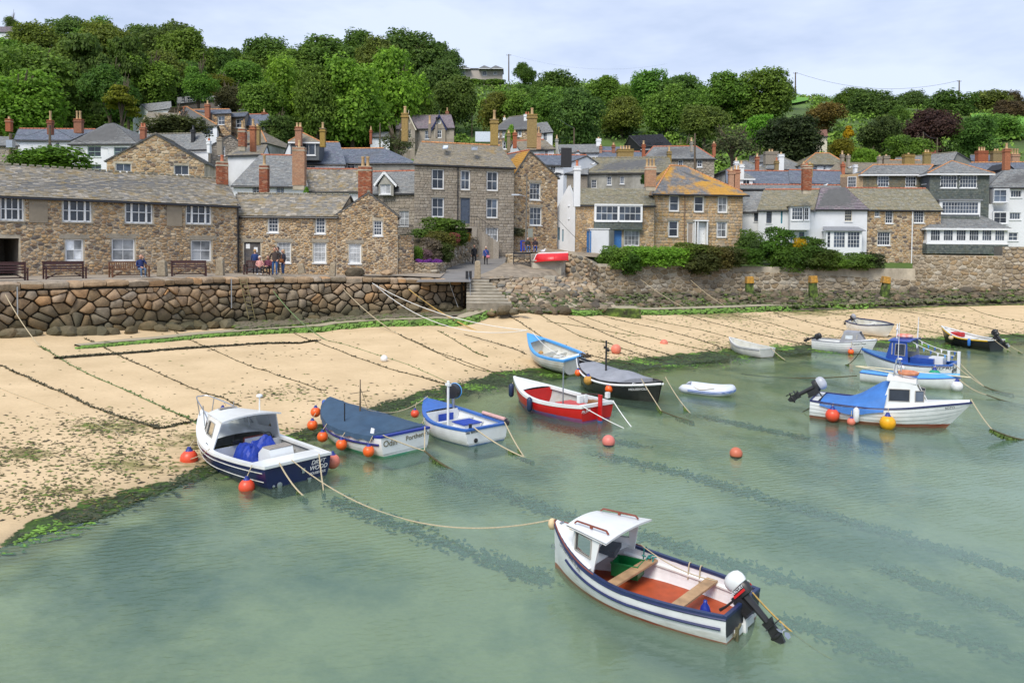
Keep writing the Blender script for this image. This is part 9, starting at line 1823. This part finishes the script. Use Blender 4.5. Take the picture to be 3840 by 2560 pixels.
def buoy(p,r,m,label,z=0,name='mooring_buoy'):
	root=empty(name,p,label,'buoy');mb=MB();c=p+V((0,0,r*z));mb.ball(c,r,16);mb.build('ball',m,root,smooth='full');mb=MB();mb.lathe([(r*.3,-r*1.05),(r*.32,-r*.9),(r*.2,-r*.8)],c,8);mb.build('neck',NAVY,root);return root
def two_tone(name,a,b_,zc):
	if name in MATS:return MATS[name]
	m,nt,N,L,b=_new(name);g=N('ShaderNodeTexCoord');s=N('ShaderNodeSeparateXYZ');L(g.outputs['Object'],s.inputs[0]);r=ramp(nt,s.outputs[2],[(max(0,zc),b_),(zc+.02,a)]);n=noise_node(nt,6,5);L(mixc(nt,.25,r.outputs[0],n.outputs[0],'MULTIPLY'),b.inputs['Base Color']);b.inputs['Roughness'].default_value=.45;MATS[name]=m;return m
buoy(G(2282,1668,0),.20,two_tone('pink_over_navy',(.75,.22,.18),(.04,.03,.12),.02),'pink buoy with dark lower half floating mid-harbour, left of the other',.55);buoy(G(2760,1712,0),.185,two_tone('orange_over_weed',(.62,.17,.09),(.06,.05,.03),.03),'weathered orange buoy with weedy underside floating mid-harbour, the right one',.5)
p=GG(2310,1325);buoy(p,.28,BUOYP,'pale red buoy lying on the sand behind the black boat',.8);p=GG(2490,1287);buoy(p,.24,BUOYP,'small faded pink buoy lying higher on the sand, right of the other');p=GG(1440,1356);buoy(p,.17,WHITE,'small white buoy lying alone on the open sand',.9)
# ================================================ ROPES AND WEED

rr=random.Random(21);WEEDM=mat('bladder_weed',(.045,.04,.015),.7,var=.5,scale=6,world=True);GWEED=mat('green_weed',(.07,.12,.015),.7,var=.5,scale=4,world=True)
def drape(pts,n=7,lift=.03):
	w_=[GG(*p)for p in pts];o=catmull(w_,n)
	for i,p in enumerate(o):p.x+=rr.uniform(-.03,.03);p.y+=rr.uniform(-.04,.04);p.z=sandz(p.x,p.y)+lift
	return o
def rope(pts,r,m,label,weed=0,wm=WEEDM,group=None,name='mooring_rope',n=7,spread=0,tuft=.09):
	path=drape(pts,n,r*.8)if len(pts[0])==2 else[V(p)for p in pts];root=empty(name,path[0],label,'rope',group);mb=MB();mb.tube(path,r*.8,5);mb.build('line',m,root)
	if weed:
		mb=MB();L_=sum((a-b_).length for a,b_ in zip(path,path[1:]));k=int(L_*weed)
		for _ in range(k):
			i=rr.randrange(len(path)-1);p=lerp(path[i],path[i+1],rr.random());a=rr.random()*6.3;p=p+V((rr.gauss(0,spread),rr.gauss(0,spread),0));s=tuft*rr.uniform(.5,1.4);d=V((cos(a),sin(a),0))*s;u=V((-d.y,d.x,0))*.35;z=V((0,0,rr.uniform(.01,.06)))
			mb.add([p-u,p+u,p+d+u*.6+z,p+d*1.1-u*.5],[(0,1,2,3)])
		tag(mb.build('weed_growth',wm,root),kind='stuff')
	return root
def line(a,b_,sag,r,m,label,n=16,name='mooring_line',cat='rope',weed_end=0,wm=GWEED):
	a,b_=V(a),V(b_);pts=[lerp(a,b_,t/n)-V((0,0,sag*4*(t/n)*(1-t/n)))for t in range(n+1)];root=empty(name,a,label,cat);mb=MB();mb.tube(pts,r,5);mb.build('line',m,root)
	if weed_end:
		mb=MB()
		for _ in range(int(90*weed_end)):
			t=1-rr.random()**1.5*weed_end*.35;i=min(n-1,int(t*n));p=lerp(pts[i],pts[i+1],t*n-i);a_=rr.random()*6.3;d=V((cos(a_)*.05,sin(a_)*.05,-rr.uniform(.06,.16)));u=V((-sin(a_),cos(a_),0))*.025;mb.add([p-u,p+u,p+d+u,p+d-u],[(0,1,2,3)])
		tag(mb.build('weed_growth',wm,root),kind='stuff')
	return root
rope([(0,1455),(370,1592),(480,1660),(630,1762)],.014,ROPEM,'thin pale rope crossing the lower left sand')
rope([(0,1370),(172,1448),(344,1525),(574,1600)],.028,ROPEG,'thick weed-hung rope from the left edge ending in a dark knot',26);rope([(560,1598),(600,1606),(680,1590),(745,1578)],.03,ROPEG,'short black weedy tail reaching the navy cabin boat',60)
rope([(148,1300),(222,1343),(562,1506),(735,1592)],.024,ROPEGR,'green weedy rope running down the sand to the bow of the navy cabin boat',12,GWEED)
u,z=on_wall(8,1105);line(QF.pt(u,z,.2),GG(150,1301)+V((0,0,.03)),.15,.022,ROPEM,'taut pale rope from the quay wall at the left edge to the sand')
rope([(316,1273),(425,1322),(528,1368),(740,1463),(905,1522)],.022,ROPEG,'weedy rope crossing the kelp strand at left',9)
rope([(637,1236),(798,1311),(976,1385),(1205,1465)],.02,ROPEG,'brown rope running from the boulders to the canvas-covered boat',4)
rope([(218,1343),(402,1329),(620,1312),(769,1302),(1000,1288),(1194,1277)],.04,ROPEG,'dark line of kelp lying across several ropes near the quay',90,tuft=.2,name='kelp_strand')
rope([(1090,1243),(1368,1351),(1625,1428),(1740,1450)],.022,ROPEG,'dark mooring rope running from the ledge below the ladder to the tide line',10);rope([(1223,1275),(1430,1335),(1714,1452)],.016,ROPEGR,'thin green rope lying beside the long dark rope in mid beach',3,GWEED)
u,z=on_wall(1017,1092);line(QF.pt(u,z,.2),GG(1223,1275),.3,.03,ROPEGR,'green rope slung from the quay wall right of the ladder')
u,z=on_wall(1285,1083);line(QF.pt(u,z,.2),GG(1491,1252),.2,.024,ROPEM,'pale rope slung from the middle of the quay wall');rope([(1491,1252),(1640,1320),(1900,1418)],.022,ROPEG,'weedy rope from mid beach to the bow of the red boat',5);rope([(1440,1225),(1600,1305),(1790,1385),(1975,1392)],.018,ROPEG,'rope curving along the sand under the blue-rimmed beached boat',3)
bw=WB.w(WB.L+.35,0,WB.zb+1.12);u,z=on_wall(1390,1062)
line(QF.pt(u,z,.2),bw,.55,.022,ROPEW,'upper white rope from the quay wall to the beached blue-rimmed boat');line(QF.pt(u+.1,z-.05,.2),bw,1.15,.022,ROPEW,'lower white rope from the quay wall to the beached blue-rimmed boat')
u,z=on_wall(1524,1084);line(QF.pt(u,z,.2),GG(1790,1240),.2,.022,ROPEY,'yellow rope from the quay wall, left strand of two');line(QF.pt(u+.05,z,.2),GG(1850,1262),.35,.022,ROPEY,'yellow rope from the quay wall, right strand of two');u,z=on_wall(1683,1052);line(QF.pt(u,z,.2),P(1725,1170,52),.05,.02,ROPEW,'white rope hanging over the quay end')
GRB='mooring ropes across the right-hand beach'
for i,q in enumerate([[(1900,1210),(2100,1300),(2380,1370)],[(2020,1200),(2180,1262),(2300,1292)],[(2130,1190),(2330,1275),(2560,1345)],[(2180,1185),(2420,1262),(2740,1332)],[(2260,1185),(2500,1240),(2700,1300),(2900,1352)],[(2420,1195),(2640,1240),(2900,1310),(2975,1322)],[(2560,1180),(2850,1255),(3060,1300)],[(2740,1180),(2900,1215),(3060,1262),(3190,1268)],[(2900,1172),(3120,1230),(3330,1260),(3500,1275)],[(3080,1168),(3380,1222),(3560,1260)],[(3330,1160),(3600,1205),(3840,1265)],[(3540,1150),(3700,1180),(3850,1210)],[(1740,1255),(1900,1300),(1975,1330)],[(1640,1240),(1760,1310),(1830,1340)],[(2250,1275),(2400,1330),(2490,1352)],[(2050,1150+60),(2240,1235),(2400,1262)]]):
	rope(q,.022,ROPEG,['one of the dark weedy mooring ropes running down the right-hand beach'][0],7 if i%2 else 12,[WEEDM,GWEED][i%2],GRB)
for a,b_,lb in(((1955,1042,62),(2235,1195),'pale rope from the stone slip down over the ledge, left of the block'),((2400,1045,70),(2640,1185),'pale rope from the foot of the sea wall below the hedge'),((2590,1050,71),(2790,1182),'thin pale rope lying over the rocks below the white bay cottage')):
	line(P(*a),GG(*b_),.3,.025,ROPEM,lb)
sb=lambda b,y,dz=.05:b.w(b.pt(0,1).x,y,b.zs(0)+dz)
line(LH.w(LH.L+.02,0,.90),sb(DW,.2),.75,.014,ROPEM,'long pale rope slung from the nearest boat to the navy cabin boat',30)
line(sb(LH,-.35),G(3120,2470,-.3),.1,.016,ROPEY,'yellow line from the nearest boat\'s stern into the water');line(LH.w(LH.L*.6,-.62,.62),LH.w(LH.L*.16,-.3,.52),.10,.010,ROPEM,'thin cord slung inside the nearest boat between canopy and motor')
line(sb(DW,.55),G(1150,1868,-.05),.1,.02,ROPEM,'stern rope of the navy cabin boat, near one, weedy at the water',weed_end=1.0);line(sb(DW,-.6),G(1215,1850,-.05),.05,.018,ROPEM,'stern rope of the navy cabin boat, far one',weed_end=.6)
line(DW.w(DW.L*.5,1.1,.6),GG(600,1700),.25,.012,ROPEM,'thin rope from the navy cabin boat back to the sand')
line(sb(OD,.8),G(1592,1690,.25),.02,.018,ROPEM,'near stern rope of the canvas-covered boat');line(sb(OD,-.7),G(1592,1690,.25),.02,.018,ROPEM,'far stern rope of the canvas-covered boat');line(G(1592,1690,.25),G(1725,1775,-.05),.05,.03,ROPEG,'weedy warp running from the canvas-covered boat into the water',weed_end=2.5)
line(sb(SB,.5),G(2000,1726,-.05),.1,.022,ROPEM,'near stern rope of the blue-rimmed fishing boat',weed_end=1.2);line(sb(SB,-.7),G(1965,1712,-.02),.05,.02,ROPEM,'far stern rope of the blue-rimmed fishing boat',weed_end=.8)
line(SB.w(SB.L,0,.95),OD.w(OD.L*.56,0,1.0),.35,.014,ROPEM,'slack rope between the fishing boat and the canvas-covered boat');line(sb(RB,.75),G(2340,1605,0),.03,.018,ROPEW,'near white stern rope of the red boat');line(sb(RB,-.75),G(2368,1600,0),.03,.018,ROPEW,'far white stern rope of the red boat')
line(WB.w(WB.L*.98,0,WB.zb+1.1),WB.w(WB.L*.1,.1,WB.zb+.5),.25,.014,ROPEW,'white rope lying along the inside of the beached blue-rimmed boat');line(BK.w(.4,.5,.9),G(2480,1540,.1),.02,.016,ROPEM,'pale rope from the lettered end of the black boat',weed_end=.6);line(G(2480,1540,.1),G(2600,1580,-.02),.03,.025,ROPEG,'weedy continuation of the black boat\'s rope',weed_end=1.5);line(BK.w(-.2,-.2,1.0),G(2590,1550,-.02),.1,.016,ROPEM,'far rope from the pointed end of the black boat',weed_end=.8)
line(sb(TD,-.2),G(2945,1350,0),.05,.02,ROPEM,'short weedy painter from the small white dinghy',weed_end=2);line(ST.w(ST.L+.7,0,1.05),G(3720,1610,.35),.05,.018,ROPEM,'bow rope of the white lapstrake cabin boat');line(G(3720,1610,.35),G(3850,1650,-.02),.05,.03,ROPEG,'weed-bearded rope at the right edge',weed_end=3)
line(sb(ST,-.3,-.3),G(3005,1545,-.05),.02,.02,ROPEG,'dark stern rope of the white lapstrake cabin boat');line(sb(MZ,.5),G(3690,1448,.1),.05,.02,ROPEM,'near stern rope of the blue wheelhouse boat');line(sb(MZ,-.5),G(3690,1448,.1),.05,.018,ROPEM,'far stern rope of the blue wheelhouse boat');line(G(3690,1448,.1),G(3800,1478,-.02),.05,.03,ROPEG,'weedy warp beyond the blue wheelhouse boat',weed_end=2)
line(MZ.w(MZ.L+.3,0,1.1),G(3170,1368,0),.2,.02,ROPEG,'bow rope of the blue wheelhouse boat dipping into the water',weed_end=.6);line(SD.w(SD.L,0,.5),G(3700,1480,.1),.1,.02,ROPEM,'bow rope of the light blue sailing dinghy');line(G(3700,1480,.1),G(3850,1520,-.02),.05,.025,ROPEG,'weedy rope leading off the right edge from the sailing dinghy',weed_end=2)
line(sb(YB,.3),G(3790,1318,0),.03,.016,ROPEM,'near stern rope of the yellow-striped black boat',weed_end=.5);line(sb(YB,-.3),G(3835,1325,0),.03,.016,ROPEM,'far stern rope of the yellow-striped black boat',weed_end=.5);line(sb(D2,.3),GG(3130,1272),.15,.02,ROPEM,'brown stern rope of the dinghy highest on the sand');line(G(2780,1402,-.02),G(3215,1408,.35),.15,.025,ROPEG,'long weedy rope half under water left of the sailing dinghy')
GUN='weedy ropes on the sea bed'
for q in([(1257,1880),(1500,1975),(1845,2106),(2040,2180)],[(2250,1705),(2600,1790),(2891,1880),(3364,2010),(3860,2170)],[(2400,2010),(2620,2080),(2891,2162),(3364,2316),(3860,2480)],[(2940,2325),(3150,2400),(3364,2490)],[(2020,1590),(2400,1680)],[(2620,1560),(2900,1620),(3300,1700)],[(1640,1780),(1900,1860),(2250,1990)],[(3300,2130),(3500,2200),(3840,2320)]):
	rope(q,.03,ROPEG,'dark weedy rope visible under the shallow water',150,mat('drowned_weed',(.10,.135,.095),.8,var=.4),GUN,'sunken_rope',10,spread=.17,tuft=.10)
rn=np.random.RandomState(9);mbs=[MB(),MB(),MB()]
def scrap(mb,x,y,s,z):
	a=rn.uniform(0,3.14);d=V((cos(a),sin(a)*.7,0))*s;u=V((-d.y,d.x,0))*rn.uniform(.25,.5);h=s*rn.uniform(.12,.35);c=V((x,y,z));mb.add([c-d,c-u*1.1+V((0,0,h*.2)),c+V((0,0,h)),c+u,c+d],[(0,1,2),(1,4,2),(4,3,2),(3,0,2)])
tries=0;n=0
while n<15000 and tries<90000:
	tries+=1;px,py=rn.uniform(-20,3860),rn.uniform(1160,1960);p=GG(px,py)if tries%1==0 else None
	if p is None:continue
	s_=p.y-interp(p.x,SHX,SHY)
	if s_<.2:continue
	v=litter(p.x,p.y)+.012;v*=(.35+1.6*max(0,noise.noise((p.x*.5,p.y*.28,0))+.35))
	if rn.rand()>v*1.5:continue
	scrap(mbs[int(rn.choice([0,0,1,2]))],p.x,p.y,rn.uniform(.02,.075)*(1+p.y/45),p.z+.004);n+=1
for mb,m,lb in zip(mbs,(mat('brown_litter',(.10,.085,.03),.8,var=.4,world=True),mat('black_litter',(.04,.035,.02),.8,world=True),mat('green_litter',(.10,.15,.02),.8,var=.4,world=True)),('brown','blackish','green')):tag(mb.build('seaweed_litter',m),'scattered scraps of %s seaweed on the sand'%lb,'seaweed',kind='stuff')
mb=MB();mb2=MB();n=0
while n<16000:
	x=rn.uniform(-16,36);ys=interp(x,SHX,SHY);wd=interp(x,[-15,-8,0,14,30],[2.1,2.0,2.4,3.2,3.2]);s=rn.normal(.9,wd*.45)
	if not-wd*.8<s<wd*1.1:n+=0;continue
	if noise.noise((x*.25,s*.5,7))+noise.noise((x*.9,s*.9,2))*.6<-.18:n+=0;
	y=ys+s;q=max(sandz(x,y),-.02)+.004;
	if noise.noise((x*.25,s*.5,7))+noise.noise((x*.9,s*.9,2))*.6>-.15:scrap(mb if noise.noise((x*.4,y*.4,3))>.0 else mb2,x,y,rn.uniform(.04,.13),q)
	n+=1
tag(mb.build('shore_weed',mat('bright_shore_weed',(.11,.22,.025),.7,var=.5,scale=2,world=True)),'bright green weed mat along the water line','seaweed',kind='stuff');tag(mb2.build('shore_weed',mat('dark_shore_weed',(.035,.05,.018),.7,var=.5,scale=2,world=True)),'dark green weed mat along the water line','seaweed',kind='stuff')
mb=MB()
for i in range(len(cs)-1):
	for _ in range(34):
		p=lerp(cs[i],cs[i+1],rn.rand());z=sandz(p.x,p.y);hgt=hh[i]*rn.rand();q=V((p.x+rn.uniform(-.1,.1),p.y-.06-rn.rand()*.2,z+hgt));a=rn.uniform(.05,.16);mb.add([q+V((-a,0,0)),q+V((a,-.03,0)),q+V((a*.7,-.10,-a*1.2)),q+V((-a*.7,-.10,-a*1.1))],[(0,1,2,3)])
tag(mb.build('ledge_weed',MATS['bright_shore_weed']),'green weed hanging from the long concrete ledge','seaweed',kind='stuff')
for px,py,Y,lb in((3186,633,101,'white gull standing on the buff-lichened roof'),(2026+196,622,76,'white gull on the tall white cottage chimney'),(3095,700,86,'white gull on the parapet behind the white cottages'),(2035,948,64.5,'white gull perched on the upturned red dinghy')):
	p=P(px,py,Y);root=empty('gull',p,lb,'gull');mb=MB();mb.ball(p+V((0,0,.16)),.12,8,sc=(1.9,.8,.85));mb.ball(p+V((.2,0,.3)),.065,8);mb.tube([p+V((.12,0,.2)),p+V((.2,0,.3))],.05,6);mb.tube([p+V((.25,0,.3)),p+V((.33,0,.28))],.015,5,rs=[.02,.006]);mb.tube([p+V((.02,.03,.1)),p+V((.02,.03,-.02))],.01,4);mb.build('body',WHITE,root,smooth='full');mb=MB();mb.ball(p+V((-.06,0,.2)),.11,8,sc=(1.8,.85,.5));mb.build('wings',GREYP,root,smooth='full')
